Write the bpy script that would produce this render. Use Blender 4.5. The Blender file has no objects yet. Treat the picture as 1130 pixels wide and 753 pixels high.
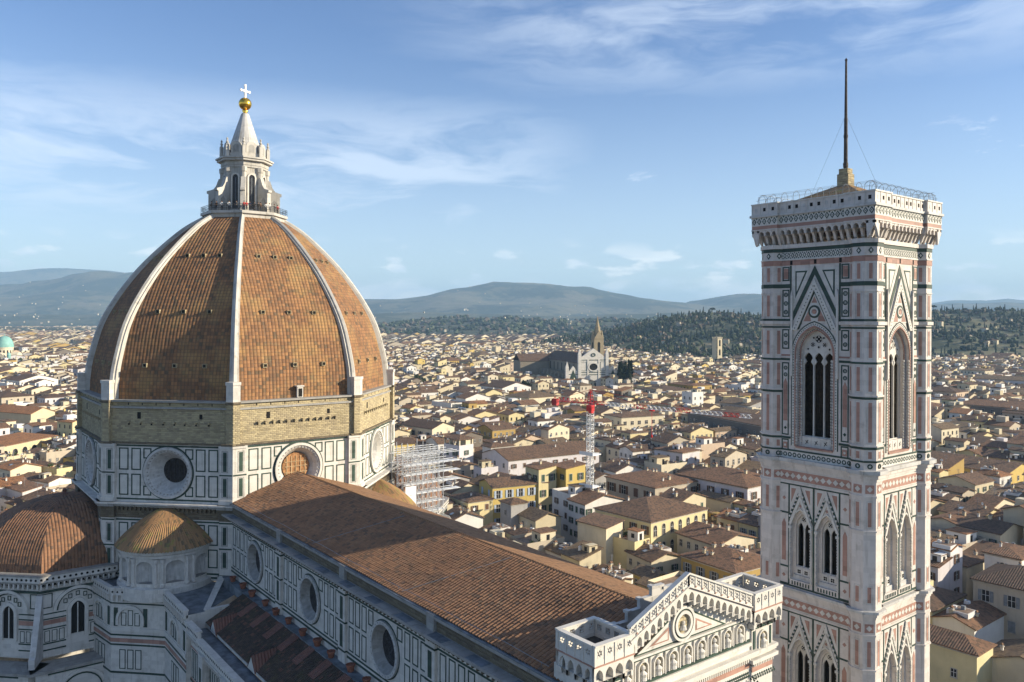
import bpy, bmesh, math, random
import numpy as np
from mathutils import Vector, noise
R = math.radians
PI = math.pi
S = bpy.context.scene
COL = S.collection
rnd = random.Random(11)

# ------------------------------------------------------------------ camera
CAM = (-154.66, 54.38, 69.43)
YAW = R(-37.927)
FW = (math.cos(YAW), math.sin(YAW))
RT = (math.sin(YAW), -math.cos(YAW))
F_PX, PPX, PPY = 880.9, 565.0, 352.9          # in pixels of the 1130 x 753 photograph
cam = bpy.data.cameras.new('camera')
cam.sensor_width = 36.0
cam.lens = F_PX / 1130 * 36
cam.shift_y = (PPY - 376.5) / 1130
cam.clip_start, cam.clip_end = 1.0, 90000.0
co = bpy.data.objects.new('camera', cam)
COL.objects.link(co)
co.location = CAM
co.rotation_mode = 'YXZ'
co.rotation_euler = (PI / 2, 0, YAW - PI / 2)
co.rotation_mode = 'QUATERNION'
from mathutils import Matrix
rot = Matrix(((RT[0], 0, -FW[0]), (RT[1], 0, -FW[1]), (0, 1, 0)))
rot = rot @ Matrix.Rotation(R(0.287), 3, 'Z')
co.rotation_quaternion = rot.to_quaternion()
S.camera = co

# ------------------------------------------------------------------ light and sky
SUN_TH, SUN_EL = R(47.0), R(20.0)
sdir = Vector((-math.cos(SUN_TH) * math.cos(SUN_EL), -math.sin(SUN_TH) * math.cos(SUN_EL), math.sin(SUN_EL)))
sun = bpy.data.lights.new('sun', 'SUN')
sun.energy = 5.0
sun.angle = R(0.55)
sun.color = (1.0, 0.87, 0.66)
so = bpy.data.objects.new('sun', sun)
COL.objects.link(so)
so.rotation_mode = 'QUATERNION'
so.rotation_quaternion = sdir.to_track_quat('Z', 'Y')
S.view_settings.view_transform = 'Standard'
S.view_settings.look = 'None'
S.view_settings.exposure = 0.95
S.view_settings.gamma = 1.0
S.view_settings.use_curve_mapping = False

W = bpy.data.worlds.new('World')
S.world = W
W.use_nodes = True


class NT:
    """small helper to write node trees"""
    def __init__(s, tree):
        s.t = tree
        for n in list(tree.nodes): tree.nodes.remove(n)

    def n(s, typ, ins=None, **kw):
        nd = s.t.nodes.new(typ)
        for k, v in kw.items(): setattr(nd, k, v)
        for k, v in (ins or {}).items():
            if hasattr(v, 'links') and hasattr(v, 'is_output'): s.t.links.new(v, nd.inputs[k])
            else: nd.inputs[k].default_value = v
        return nd

    def m(s, op, a, b=0.0, c=0.0, clamp=False):
        return s.n('ShaderNodeMath', {0: a, 1: b, 2: c}, operation=op, use_clamp=clamp).outputs[0]

    def mix(s, f, a, b, bt='MIX'):
        nd = s.n('ShaderNodeMix', data_type='RGBA', blend_type=bt, clamp_factor=True)
        for k, v in ((0, f), (6, a), (7, b)):
            if hasattr(v, 'is_output'): s.t.links.new(v, nd.inputs[k])
            else: nd.inputs[k].default_value = v if k == 0 else (tuple(v) + (1,))[:4]
        return nd.outputs[2]

    def ramp(s, f, a, b):
        return s.n('ShaderNodeMapRange', {0: f, 1: a, 2: b, 3: 0.0, 4: 1.0}, interpolation_type='SMOOTHSTEP').outputs[0]

    def noise(s, vec, scale, detail=4, rough=.55):
        return s.n('ShaderNodeTexNoise', {'Vector': vec, 'Scale': scale, 'Detail': detail, 'Roughness': rough}).outputs[0]


def build_world():
    t = NT(W.node_tree)
    sky = t.n('ShaderNodeTexSky', sky_type='NISHITA', sun_disc=False)
    sky.sun_elevation = SUN_EL
    # Nishita: rotation is measured from +Y towards +X
    sky.sun_rotation = math.atan2(sdir.x, sdir.y)
    sky.air_density, sky.dust_density, sky.ozone_density, sky.altitude = 1.0, 0.25, 3.0, 100
    d = t.n('ShaderNodeTexCoord').outputs['Generated']
    x = t.n('ShaderNodeSeparateXYZ', {0: d})
    # azimuth right of the view axis and elevation of a direction
    rgt = t.m('ADD', t.m('MULTIPLY', x.outputs[0], RT[0]), t.m('MULTIPLY', x.outputs[1], RT[1]))
    fwd = t.m('ADD', t.m('MULTIPLY', x.outputs[0], FW[0]), t.m('MULTIPLY', x.outputs[1], FW[1]))
    az = t.m('ARCTAN2', rgt, fwd)
    el = t.m('ARCSINE', x.outputs[2])
    p = t.n('ShaderNodeCombineXYZ', {0: az, 1: t.m('MULTIPLY', el, 3.2), 2: 0.0}).outputs[0]
    pw = t.n('ShaderNodeVectorMath', {0: p, 1: t.n('ShaderNodeVectorMath', {0: t.n('ShaderNodeTexNoise', {'Vector': p, 'Scale': 5.0, 'Detail': 3.0}).outputs[1], 'Scale': 0.22}, operation='SCALE').outputs[0]}, operation='ADD').outputs[0]
    n1 = t.noise(t.n('ShaderNodeVectorMath', {0: pw, 1: (1.0, 1.7, 1.0)}, operation='MULTIPLY').outputs[0], 4.0, 8, .6)
    n2 = t.noise(pw, 9.0, 8, .62)

    def band(v, a, b, s):
        return t.m('MULTIPLY', t.ramp(v, a - s, a + s), t.m('SUBTRACT', 1.0, t.ramp(v, b - s, b + s)))
    # thin cirrus bank, left half
    cA = t.m('MULTIPLY', t.m('MULTIPLY', band(el, .105, .245, .055), t.m('SUBTRACT', 1.0, t.ramp(az, -.10, .20))), t.ramp(n1, .34, .62))
    # upper right veil
    cB = t.m('MULTIPLY', t.m('MULTIPLY', t.ramp(el, .235, .35), t.ramp(az, -.25, .22)), t.ramp(n1, .33, .64))
    # scattered wisps to the right of centre
    cC = t.m('MULTIPLY', t.m('MULTIPLY', band(el, .10, .22, .03), band(az, -.05, .65, .1)), t.ramp(n2, .56, .74))
    # small cumulus low over the hills
    q = t.n('ShaderNodeCombineXYZ', {0: az, 1: t.m('MULTIPLY', el, 2.6), 2: 3.7}).outputs[0]
    n3 = t.noise(q, 17.0, 6, .5)
    n4 = t.noise(q, 4.0, 2, .5)
    n3b = t.m('ADD', n3, t.m('MULTIPLY', t.m('SUBTRACT', n4, .5), .35))
    cD = t.m('MULTIPLY', band(el, .012, .085, .02), t.ramp(n3b, .54, .64))
    cE = t.m('MULTIPLY', band(el, .0, .045, .014), t.ramp(n3b, .43, .57))
    veil = t.m('MULTIPLY', t.m('SUBTRACT', 1.0, t.ramp(el, -.05, .36)), .42)
    c = t.m('MULTIPLY', cA, .62)
    for k, w in ((cB, .52), (cC, .65)): c = t.m('MAXIMUM', c, t.m('MULTIPLY', k, w))
    c = t.m('MAXIMUM', c, veil)
    cum = t.m('MAXIMUM', t.m('MULTIPLY', cD, .6), t.m('MULTIPLY', cE, .7))
    base = t.n('ShaderNodeHueSaturation', {'Hue': .512, 'Saturation': 1.10, 'Value': 1.5, 'Color': sky.outputs[0]}).outputs[0]
    col = t.mix(c, base, (8.6, 9.6, 11.0))
    col = t.mix(cum, col, t.mix(t.ramp(n2, .35, .65), (8.6, 9.6, 11.0), (15.0, 14.4, 13.4)))
    bg = t.n('ShaderNodeBackground', {0: col, 1: 0.060})
    o = t.n('ShaderNodeOutputWorld', {0: bg.outputs[0]})


build_world()

# ------------------------------------------------------------------ materials
MATS = {}


def new_mat(name):
    m = bpy.data.materials.new(name)
    m.use_nodes = True
    MATS[name] = m
    return m, NT(m.node_tree)


def finish(t, col, rough=.8, bump=None, bstr=.5, bdist=.05, metal=0.0, spec=.3):
    ins = {'Base Color': col, 'Roughness': rough, 'Metallic': metal, 'Specular IOR Level': spec}
    if not hasattr(col, 'is_output'): ins['Base Color'] = tuple(col) + (1,)
    if bump is not None:
        ins['Normal'] = t.n('ShaderNodeBump', {'Height': bump, 'Strength': bstr, 'Distance': bdist}).outputs[0]
    b = t.n('ShaderNodeBsdfPrincipled', ins)
    t.n('ShaderNodeOutputMaterial', {0: b.outputs[0]})


def simple(name, col, rough=.8, var=.15, scale=1.5, metal=0.0):
    m, t = new_mat(name)
    p = t.n('ShaderNodeNewGeometry').outputs['Position']
    n = t.noise(p, scale, 5, .6)
    lo = tuple(c * (1 - var * 1.6) for c in col)
    hi = tuple(min(1, c * (1 + var)) for c in col)
    finish(t, t.mix(t.ramp(n, .3, .7), lo, hi), rough, metal=metal)
    return m


def uvx(t):
    u = t.n('ShaderNodeUVMap').outputs[0]
    s = t.n('ShaderNodeSeparateXYZ', {0: u})
    return u, s.outputs[0], s.outputs[1]


def cellrand(t, u, v, p, q, shift=False):
    fu = t.m('FLOOR', t.m('DIVIDE', u, p)) if not shift else None
    row = t.m('FLOOR', t.m('DIVIDE', v, q))
    if shift:
        fu = t.m('FLOOR', t.m('ADD', t.m('DIVIDE', u, p), t.m('MULTIPLY', t.m('MODULO', row, 2.0), .5)))
    w = t.n('ShaderNodeTexWhiteNoise', {0: t.n('ShaderNodeCombineXYZ', {0: fu, 1: row, 2: 0.0}).outputs[0]}, noise_dimensions='3D')
    return w.outputs[0]


def marble(name, col, bp=1.3, bq=.62, dirt=.35, blockvar=.12):
    """stone slabs with block to block variation, dirt and rain streaks"""
    m, t = new_mat(name)
    uv, u, v = uvx(t)
    r = cellrand(t, u, v, bp, bq, True)
    p = t.n('ShaderNodeNewGeometry').outputs['Position']
    n = t.noise(p, .9, 6, .65)
    st = t.noise(t.n('ShaderNodeCombineXYZ', {0: t.m('MULTIPLY', u, 1.6), 1: t.m('MULTIPLY', v, .16), 2: 0.0}).outputs[0], 1.0, 5, .6)
    k = t.m('ADD', t.m('MULTIPLY', t.m('SUBTRACT', r, .5), blockvar * 2), 1.0)
    base = t.n('ShaderNodeVectorMath', {0: col, 'Scale': k}, operation='SCALE').outputs[0]
    d = t.m('MULTIPLY', t.m('ADD', t.ramp(n, .50, .74), t.ramp(st, .52, .72)), dirt, clamp=True)
    c = t.mix(d, base, tuple(c * .52 for c in (col[0] * .98, col[1] * .95, col[2] * .86)))
    finish(t, c, .55, t.noise(p, 6, 4), .25, .03)
    return m


def tiles(name, c1, c2, c3, p=.42, q=.45, rnd_bump=True, dark=.25, bstr=.9, bdist=.14, moss=0.0, geo=False, weather=False, joint=False, weather2=False):
    """clay pan tiles: columns along v, courses across"""
    m, t = new_mat(name)
    uv, u, v = uvx(t)
    r = cellrand(t, u, v, p, q)
    r2 = cellrand(t, t.m('ADD', u, 91.7), v, p, q)
    P = t.n('ShaderNodeNewGeometry').outputs['Position']
    big = t.noise(P, .22, 5, .6)
    med = t.noise(P, 1.7, 4, .6)
    c = t.mix(r, c1, c2)
    c = t.mix(t.m('GREATER_THAN', r2, 1 - dark), c, c3)
    c = t.mix(t.m('MULTIPLY', t.ramp(big, .45, .75), .55), c, tuple(k * .55 for k in c1))
    c = t.mix(t.m('MULTIPLY', t.ramp(med, .55, .75), .35), c, (.20, .17, .12))
    if weather:
        sv = t.n('ShaderNodeCombineXYZ', {0: t.m('MULTIPLY', u, .9), 1: t.m('MULTIPLY', v, .10), 2: 0.0}).outputs[0]
        c = t.mix(t.m('MULTIPLY', t.ramp(t.noise(sv, 1.0, 5, .65), .50, .70), .55), c, (.12, .085, .055))
        c = t.mix(t.m('MULTIPLY', t.ramp(t.noise(P, .16, 6, .7), .46, .66), .5), c, (.40, .25, .095))
        c = t.mix(t.m('MULTIPLY', t.ramp(t.noise(t.n('ShaderNodeVectorMath', {0: P, 1: (31.0, 7.0, 3.0)}, operation='ADD').outputs[0], .35, 6, .7), .56, .70), .5), c, (.20, .17, .09))
    if moss: c = t.mix(t.m('MULTIPLY', t.ramp(t.noise(P, .5, 5, .7), .52, .66), moss), c, (.22, .24, .05))
    if weather2:
        c = t.mix(t.m('MULTIPLY', t.ramp(t.noise(P, .45, 6, .7), .50, .66), .45), c, (.10, .075, .055))
        c = t.mix(t.m('MULTIPLY', t.ramp(t.noise(t.n('ShaderNodeVectorMath', {0: P, 1: (11.0, 5.0, 2.0)}, operation='ADD').outputs[0], .8, 6, .7), .58, .70), .4), c, (.30, .24, .15))
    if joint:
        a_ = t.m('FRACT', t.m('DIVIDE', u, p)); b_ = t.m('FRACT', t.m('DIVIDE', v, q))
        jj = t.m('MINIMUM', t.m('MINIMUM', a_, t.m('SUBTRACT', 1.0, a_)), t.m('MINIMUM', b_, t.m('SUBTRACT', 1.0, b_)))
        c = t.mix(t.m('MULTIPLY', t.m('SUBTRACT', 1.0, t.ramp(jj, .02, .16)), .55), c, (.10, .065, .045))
    if geo: finish(t, c, .85)
    else:
        fu = t.m('FRACT', t.m('DIVIDE', u, p))
        s = t.m('SUBTRACT', t.m('MULTIPLY', fu, 2.0), 1.0)
        h = t.m('SUBTRACT', 1.0, t.m('MULTIPLY', s, s))
        fv = t.m('SUBTRACT', 1.0, t.m('FRACT', t.m('DIVIDE', v, q)))
        h = t.m('ADD', h, t.m('MULTIPLY', fv, .45))
        h = t.m('ADD', h, t.m('MULTIPLY', r, .25))
        finish(t, c, .85, h, bstr, bdist)
    return m


def plaster(name, col, var=.12, stain=.35):
    m, t = new_mat(name)
    uv, u, v = uvx(t)
    P = t.n('ShaderNodeNewGeometry').outputs['Position']
    n = t.noise(P, .35, 5, .6)
    st = t.noise(t.n('ShaderNodeCombineXYZ', {0: t.m('MULTIPLY', u, 1.1), 1: t.m('MULTIPLY', v, .12), 2: 0.0}).outputs[0], 1.0, 4, .6)
    k = t.m('ADD', .92, t.m('MULTIPLY', t.m('SUBTRACT', n, .5), var * 3))
    base = t.n('ShaderNodeVectorMath', {0: col, 'Scale': k}, operation='SCALE').outputs[0]
    c = t.mix(t.m('MULTIPLY', t.ramp(st, .5, .75), stain), base, tuple(c * .62 for c in col))
    finish(t, c, .9)
    return m


def rubble(name, c1, c2, p=.7, q=.3):
    """coursed rough stone"""
    m, t = new_mat(name)
    uv, u, v = uvx(t)
    r = cellrand(t, u, v, p, q, True)
    P = t.n('ShaderNodeNewGeometry').outputs['Position']
    big = t.noise(P, .3, 6, .65)
    fine = t.noise(P, 4, 4, .6)
    c = t.mix(r, c1, c2)
    c = t.mix(t.m('MULTIPLY', t.ramp(big, .48, .7), .6), c, tuple(k * .6 for k in c1))
    fv = t.m('FRACT', t.m('DIVIDE', v, q))
    fu = t.m('FRACT', t.m('ADD', t.m('DIVIDE', u, p), t.m('MULTIPLY', t.m('MODULO', t.m('FLOOR', t.m('DIVIDE', v, q)), 2.0), .5)))
    j = t.m('MINIMUM', t.m('MULTIPLY', t.m('MINIMUM', fv, t.m('SUBTRACT', 1.0, fv)), q / p), t.m('MINIMUM', fu, t.m('SUBTRACT', 1.0, fu)))
    h = t.m('ADD', t.ramp(j, .0, .08), t.m('ADD', t.m('MULTIPLY', fine, .8), t.m('MULTIPLY', r, .6)))
    finish(t, c, .95, h, .8, .08)
    return m


M_W = marble('white_marble', (.56, .535, .49), dirt=.42, blockvar=.10)
M_W2 = marble('clean_white_marble', (.58, .555, .505), dirt=.34, blockvar=.06)
M_WN = marble('weathered_white_marble', (.48, .47, .45), dirt=.55)
M_G = marble('green_serpentine', (.030, .056, .043), dirt=.2, blockvar=.25)
M_P = marble('pink_marble', (.35, .20, .155), dirt=.25, blockvar=.2)
M_TW = marble('tower_white_marble', (.58, .53, .485), dirt=.45, blockvar=.08)
M_GREY = marble('grey_stone', (.30, .29, .27), dirt=.6)
M_DK = simple('dark_opening', (.012, .011, .010), .9, .1)
M_GL = simple('leaded_glass', (.025, .025, .028), .25, .4, 3)
M_BRICK = rubble('ochre_rubble_stone', (.47, .395, .24), (.30, .25, .165))
M_RST = rubble('rough_brown_stone', (.20, .165, .11), (.13, .105, .075), .9, .35)
M_RIB = marble('rib_marble', (.45, .43, .39), 1.4, 2.2, dirt=.6, blockvar=.1)
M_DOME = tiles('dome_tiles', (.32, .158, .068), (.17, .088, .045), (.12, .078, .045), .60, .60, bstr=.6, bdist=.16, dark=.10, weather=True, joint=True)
M_NAVE = tiles('nave_coppi', (.29, .155, .082), (.22, .12, .068), (.145, .092, .06), .48, .45, dark=.10, geo=True, weather2=True)
M_NAVEB = tiles('nave_coppi_far_slope', (.34, .185, .09), (.28, .15, .075), (.2, .11, .055), .42, .45, dark=.2, bstr=.8)
M_TRIB = tiles('tribune_tiles', (.25, .13, .07), (.19, .10, .06), (.12, .075, .05), .48, .5, dark=.15)
M_EXED = tiles('exedra_tiles', (.40, .22, .09), (.32, .18, .08), (.2, .13, .06), .45, .45, dark=.25, moss=.8)
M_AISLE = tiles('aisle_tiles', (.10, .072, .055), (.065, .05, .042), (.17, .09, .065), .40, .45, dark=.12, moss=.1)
M_NEWTILE = tiles('replacement_tiles', (.22, .105, .075), (.19, .09, .07), (.17, .09, .07), .40, .45)
M_GOLD = simple('gilded_copper', (.95, .55, .08), .22, .05, 1.0, 1.0)
M_CROSS = simple('white_cross_metal', (.85, .83, .78), .4, .05)
M_IRON = simple('dark_iron', (.05, .045, .04), .5, .2)
M_WIRE = simple('galvanised_wire', (.25, .26, .27), .4, .2)
M_LEAD = simple('lead_sheet', (.16, .18, .20), .6, .3, .6)
M_POT = simple('terracotta_pot', (.26, .10, .06), .8, .3)
M_WOODP = simple('wood_planks', (.33, .17, .075), .8, .3, 2)
M_WHITE = simple('white_paint', (.78, .78, .76), .5, .05)
M_RED = simple('red_paint', (.55, .03, .03), .45, .1)
M_SCAF = simple('scaffold_steel', (.66, .68, .70), .4, .15, metal=.0)
M_SHEET = simple('white_sheeting', (.72, .73, .74), .7, .06)

# ------------------------------------------------------------------ mesh helper


class MB:
    def __init__(s):
        s.v, s.f, s.m, s.uv = [], [], [], {}

    def add(s, vs, fs, m=0):
        b = len(s.v)
        s.v.extend(vs)
        for f in fs: s.f.append(tuple(i + b for i in f))
        s.m.extend([m] * len(fs))

    def poly(s, pts, m=0, uv=None):
        if uv: s.uv[len(s.f)] = uv
        s.add(pts, [tuple(range(len(pts)))], m)

    def hexa(s, p, m=0):   # 8 points: bottom 4 ccw, top 4 ccw
        s.add(p, [(3, 2, 1, 0), (4, 5, 6, 7), (0, 1, 5, 4), (1, 2, 6, 5), (2, 3, 7, 6), (3, 0, 4, 7)], m)

    def box(s, x0, x1, y0, y1, z0, z1, m=0):
        s.hexa([(x0, y0, z0), (x1, y0, z0), (x1, y1, z0), (x0, y1, z0), (x0, y0, z1), (x1, y0, z1), (x1, y1, z1), (x0, y1, z1)], m)

    def prism(s, pts, z0, z1, m=0, mt=None, cap=True, top=None):
        n = len(pts)
        t = top or pts
        s.add([(x, y, z0) for x, y in pts] + [(x, y, z1) for x, y in t], [(i, (i + 1) % n, n + (i + 1) % n, n + i) for i in range(n)], m)
        if cap:
            s.poly([(x, y, z1) for x, y in t], m if mt is None else mt)
            s.poly([(x, y, z0) for x, y in reversed(pts)], m)

    def lathe(s, prof, seg=16, c=(0, 0, 0), m=0, a0=0.0, a1=2 * PI, rot=0.0):
        full = abs(a1 - a0 - 2 * PI) < 1e-6
        k = seg if full else seg + 1
        vs = []
        for r, z in prof:
            for i in range(k):
                a = a0 + (a1 - a0) * i / seg + rot
                vs.append((c[0] + r * math.cos(a), c[1] + r * math.sin(a), c[2] + z))
        fs = []
        for j in range(len(prof) - 1):
            for i in range(seg):
                i2 = (i + 1) % k
                fs.append((j * k + i, j * k + i2, (j + 1) * k + i2, (j + 1) * k + i))
        s.add(vs, fs, m)

    def tube(s, path, r, seg=6, m=0, r2=None):
        k = len(path)
        vs, fs = [], []
        for j, p in enumerate(path):
            p = Vector(p)
            a = Vector(path[max(0, j - 1)]); b = Vector(path[min(k - 1, j + 1)])
            d = (b - a).normalized()
            up = Vector((0, 0, 1)) if abs(d.z) < .9 else Vector((1, 0, 0))
            e1 = d.cross(up).normalized(); e2 = d.cross(e1)
            rr = r if r2 is None else r + (r2 - r) * j / (k - 1)
            for i in range(seg):
                an = 2 * PI * i / seg
                q = p + e1 * (rr * math.cos(an)) + e2 * (rr * math.sin(an))
                vs.append(tuple(q))
        for j in range(k - 1):
            for i in range(seg):
                fs.append((j * seg + i, j * seg + (i + 1) % seg, (j + 1) * seg + (i + 1) % seg, (j + 1) * seg + i))
        fs.append(tuple(range(seg))); fs.append(tuple(range((k - 1) * seg, k * seg)))
        s.add(vs, fs, m)

    def build(s, name, mats, parent=None, smooth=False, loc=None):
        me = bpy.data.meshes.new(name)
        me.from_pydata(s.v, [], s.f)
        if not isinstance(mats, (list, tuple)): mats = [mats]
        for m in mats: me.materials.append(m)
        n = len(me.polygons)
        if n:
            me.polygons.foreach_set('material_index', np.array(s.m, dtype=np.int32))
            if smooth: me.polygons.foreach_set('use_smooth', np.ones(n, dtype=bool))
            nl = len(me.loops)
            vi = np.empty(nl, np.int32); me.loops.foreach_get('vertex_index', vi)
            V = np.array(s.v, dtype=np.float64)
            N = np.empty(n * 3); me.polygons.foreach_get('normal', N); N = N.reshape(-1, 3)
            tot = np.empty(n, np.int32); me.polygons.foreach_get('loop_total', tot)
            fl = np.repeat(np.arange(n), tot)
            # u horizontal along the face, v up the slope
            h = np.hypot(N[:, 0], N[:, 1])
            U = np.stack([-N[:, 1] / np.maximum(h, 1e-9), N[:, 0] / np.maximum(h, 1e-9), np.zeros(n)], 1)
            U[h < 1e-3] = (1, 0, 0)
            Vv = np.cross(N, U)
            P = V[vi]
            uv = np.stack([(P * U[fl]).sum(1), (P * Vv[fl]).sum(1)], 1)
            if s.uv:
                st = np.concatenate([[0], np.cumsum(tot)[:-1]])
                for k, q in s.uv.items(): uv[st[k]:st[k] + len(q)] = q
            l = me.uv_layers.new(name='UVMap')
            l.data.foreach_set('uv', uv.astype(np.float32).ravel())
        o = bpy.data.objects.new(name, me)
        COL.objects.link(o)
        if parent: o.parent = parent
        if loc: o.location = loc
        return o


class Fr:
    """wall frame: u to the right seen from outside, z up, d outwards"""
    def __init__(s, o, ang, mb):
        s.o = o
        s.zo = o[2] if len(o) > 2 else 0.0
        s.n = (math.cos(ang), math.sin(ang))
        s.u = (-math.sin(ang), math.cos(ang))   # seen from outside this runs to the viewer's right
        s.mb = mb

    def p(s, u, z, d):
        return (s.o[0] + s.u[0] * u + s.n[0] * d, s.o[1] + s.u[1] * u + s.n[1] * d, z + s.zo)

    def box(s, u0, u1, z0, z1, d0, d1, m=0):
        s.mb.hexa([s.p(u0, z0, d1), s.p(u1, z0, d1), s.p(u1, z0, d0), s.p(u0, z0, d0), s.p(u0, z1, d1), s.p(u1, z1, d1), s.p(u1, z1, d0), s.p(u0, z1, d0)], m)

    def frame(s, u0, u1, z0, z1, t, d0, d1, m=0):
        s.box(u0, u1, z0, z0 + t, d0, d1, m); s.box(u0, u1, z1 - t, z1, d0, d1, m)
        s.box(u0, u0 + t, z0 + t, z1 - t, d0, d1, m); s.box(u1 - t, u1, z0 + t, z1 - t, d0, d1, m)

    def poly(s, pts, d0, d1, m=0):
        n = len(pts)
        s.mb.add([s.p(u, z, d1) for u, z in pts] + [s.p(u, z, d0) for u, z in pts],
                 [tuple(range(n))] + [(i, n + i, n + (i + 1) % n, (i + 1) % n) for i in range(n)], m)

    def disc(s, cu, cz, r, d0, d1, m=0, seg=12):
        s.poly([(cu + r * math.cos(2 * PI * i / seg), cz + r * math.sin(2 * PI * i / seg)) for i in range(seg)], d0, d1, m)

    def ring(s, cu, cz, r0, r1, d0, d1, m=0, seg=32, a0=0.0, a1=2 * PI, e0=None):
        """annulus; e0: depth of the inner edge (splayed ring)"""
        ei = d1 if e0 is None else e0
        k = seg + 1
        A = [a0 + (a1 - a0) * i / seg for i in range(k)]
        vs = []
        for r, d in ((r1, d0), (r1, d1), (r0, ei), (r0, min(d0, ei))):
            vs += [s.p(cu + r * math.cos(a), cz + r * math.sin(a), d) for a in A]
        fs = []
        for j in range(3):
            fs += [(j * k + i, j * k + i + 1, (j + 1) * k + i + 1, (j + 1) * k + i) for i in range(seg)]
        s.mb.add(vs, fs, m)

    def dia(s, u, z, r, d0, d1, m=0, rz=None):
        rz = rz or r
        s.poly([(u - r, z), (u, z - rz), (u + r, z), (u, z + rz)], d0, d1, m)

    def cross(s, u, z, r, d0, d1, m=0):
        s.dia(u, z, r, d0, d1, m)
        a = r * .62; b = r * .36
        for du, dz in ((a, 0), (-a, 0), (0, a), (0, -a)): s.dia(u + du, z + dz, b, d0, d1 + .003, m)


def arch_pts(cu, hw, zs, rise, seg=7):
    """pointed arch from left spring to right spring"""
    if rise <= hw * 1.02:
        return [(cu - hw * math.cos(PI * i / (2 * seg)), zs + rise * math.sin(PI * i / (2 * seg))) for i in range(2 * seg + 1)]
    Rr = (hw * hw + rise * rise) / (2 * hw)
    am = math.asin(min(1, rise / Rr))
    L = [(cu - hw + Rr - Rr * math.cos(am * i / seg), zs + Rr * math.sin(am * i / seg)) for i in range(seg + 1)]
    return L + [(2 * cu - u, z) for u, z in reversed(L[:-1])]


def arch_band(fr, cu, hi, ho, zb, zs, ri, ro, d0, d1, m):
    """moulding that follows an arch and its jambs"""
    A = [(cu - hi, zb)] + arch_pts(cu, hi, zs, ri) + [(cu + hi, zb)]
    B = [(cu - ho, zb)] + arch_pts(cu, ho, zs, ro) + [(cu + ho, zb)]
    n = len(A)
    for i in range(n - 1):
        fr.poly([A[i], A[i + 1], B[i + 1], B[i]], d0, d1, m)


def arch_wall(fr, u0, u1, z0, z1, ops, d0, d1, m, mr=None):
    """wall front at d1 with arched openings cut through to d0; ops: (cu, hw, zsill, zspring, rise)"""
    mr = m if mr is None else mr
    ops = sorted(ops)
    cuts = [u0] + [(a[0] + a[1] + b[0] - b[1]) / 2 for a, b in zip(ops, ops[1:])] + [u1]
    q = lambda pts, mm: fr.mb.poly([fr.p(*x) for x in pts], mm)
    for (cu, hw, zb, zs, rise), ua, ub in zip(ops, cuts, cuts[1:]):
        if zb > z0: q([(ua, z0, d1), (ub, z0, d1), (ub, zb, d1), (ua, zb, d1)], m)
        for a, b in ((ua, cu - hw), (cu + hw, ub)):
            q([(a, zb, d1), (b, zb, d1), (b, zs, d1), (a, zs, d1)], m)
            q([(a, zs, d1), (b, zs, d1), (b, z1, d1), (a, z1, d1)], m)
        A = arch_pts(cu, hw, zs, rise)
        for (ua_, za), (ub_, zb_) in zip(A, A[1:]):
            q([(ua_, za, d1), (ub_, zb_, d1), (ub_, z1, d1), (ua_, z1, d1)], m)
        C = [(cu - hw, zb)] + A + [(cu + hw, zb)]
        for a, b in zip(C, C[1:] + C[:1]):
            q([(a[0], a[1], d1), (b[0], b[1], d1), (b[0], b[1], d0), (a[0], a[1], d0)], mr)


def tag(o, label=None, cat=None, group=None, kind=None):
    for k, v in (('label', label), ('category', cat), ('group', group), ('kind', kind)):
        if v: o[k] = v
    return o


def empty(name, loc, label, cat, group=None, rz=0.0):
    o = bpy.data.objects.new(name, None)
    o.empty_display_size = 1.0
    o.location = loc
    o.rotation_euler = (0, 0, rz)
    COL.objects.link(o)
    return tag(o, label, cat, group)


def octv(ap, k, c=(0, 0)):
    r = ap / math.cos(PI / 8)
    a = R(22.5 + 45 * k)
    return (c[0] + r * math.cos(a), c[1] + r * math.sin(a))


def octagon(ap, c=(0, 0)): return [octv(ap, k, c) for k in range(8)]


def px_of(p):
    dx, dy, dz = p[0] - CAM[0], p[1] - CAM[1], p[2] - CAM[2]
    z = dx * FW[0] + dy * FW[1]
    if z < 1: return (-9999, -9999, z)
    return (PPX + F_PX * (dx * RT[0] + dy * RT[1]) / z, PPY - F_PX * dz / z, z)


def grid_mesh(name, P, UV, mats, parent=None, smooth=False, mi=None):
    ny, nx = P.shape[:2]
    idx = np.arange(ny * nx).reshape(ny, nx)
    f = np.stack([idx[:-1, :-1], idx[:-1, 1:], idx[1:, 1:], idx[1:, :-1]], -1).reshape(-1, 4)
    me = bpy.data.meshes.new(name)
    me.from_pydata(P.reshape(-1, 3).tolist(), [], f.tolist())
    for m in (mats if isinstance(mats, (list, tuple)) else [mats]): me.materials.append(m)
    if smooth: me.polygons.foreach_set('use_smooth', np.ones(len(f), dtype=bool))
    if mi is not None: me.polygons.foreach_set('material_index', mi.ravel().astype(np.int32))
    if UV is not None:
        l = me.uv_layers.new(name='UVMap')
        l.data.foreach_set('uv', UV.reshape(-1, 2)[f.reshape(-1)].astype(np.float32).ravel())
    o = bpy.data.objects.new(name, me)
    COL.objects.link(o)
    if parent: o.parent = parent
    return o


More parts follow.
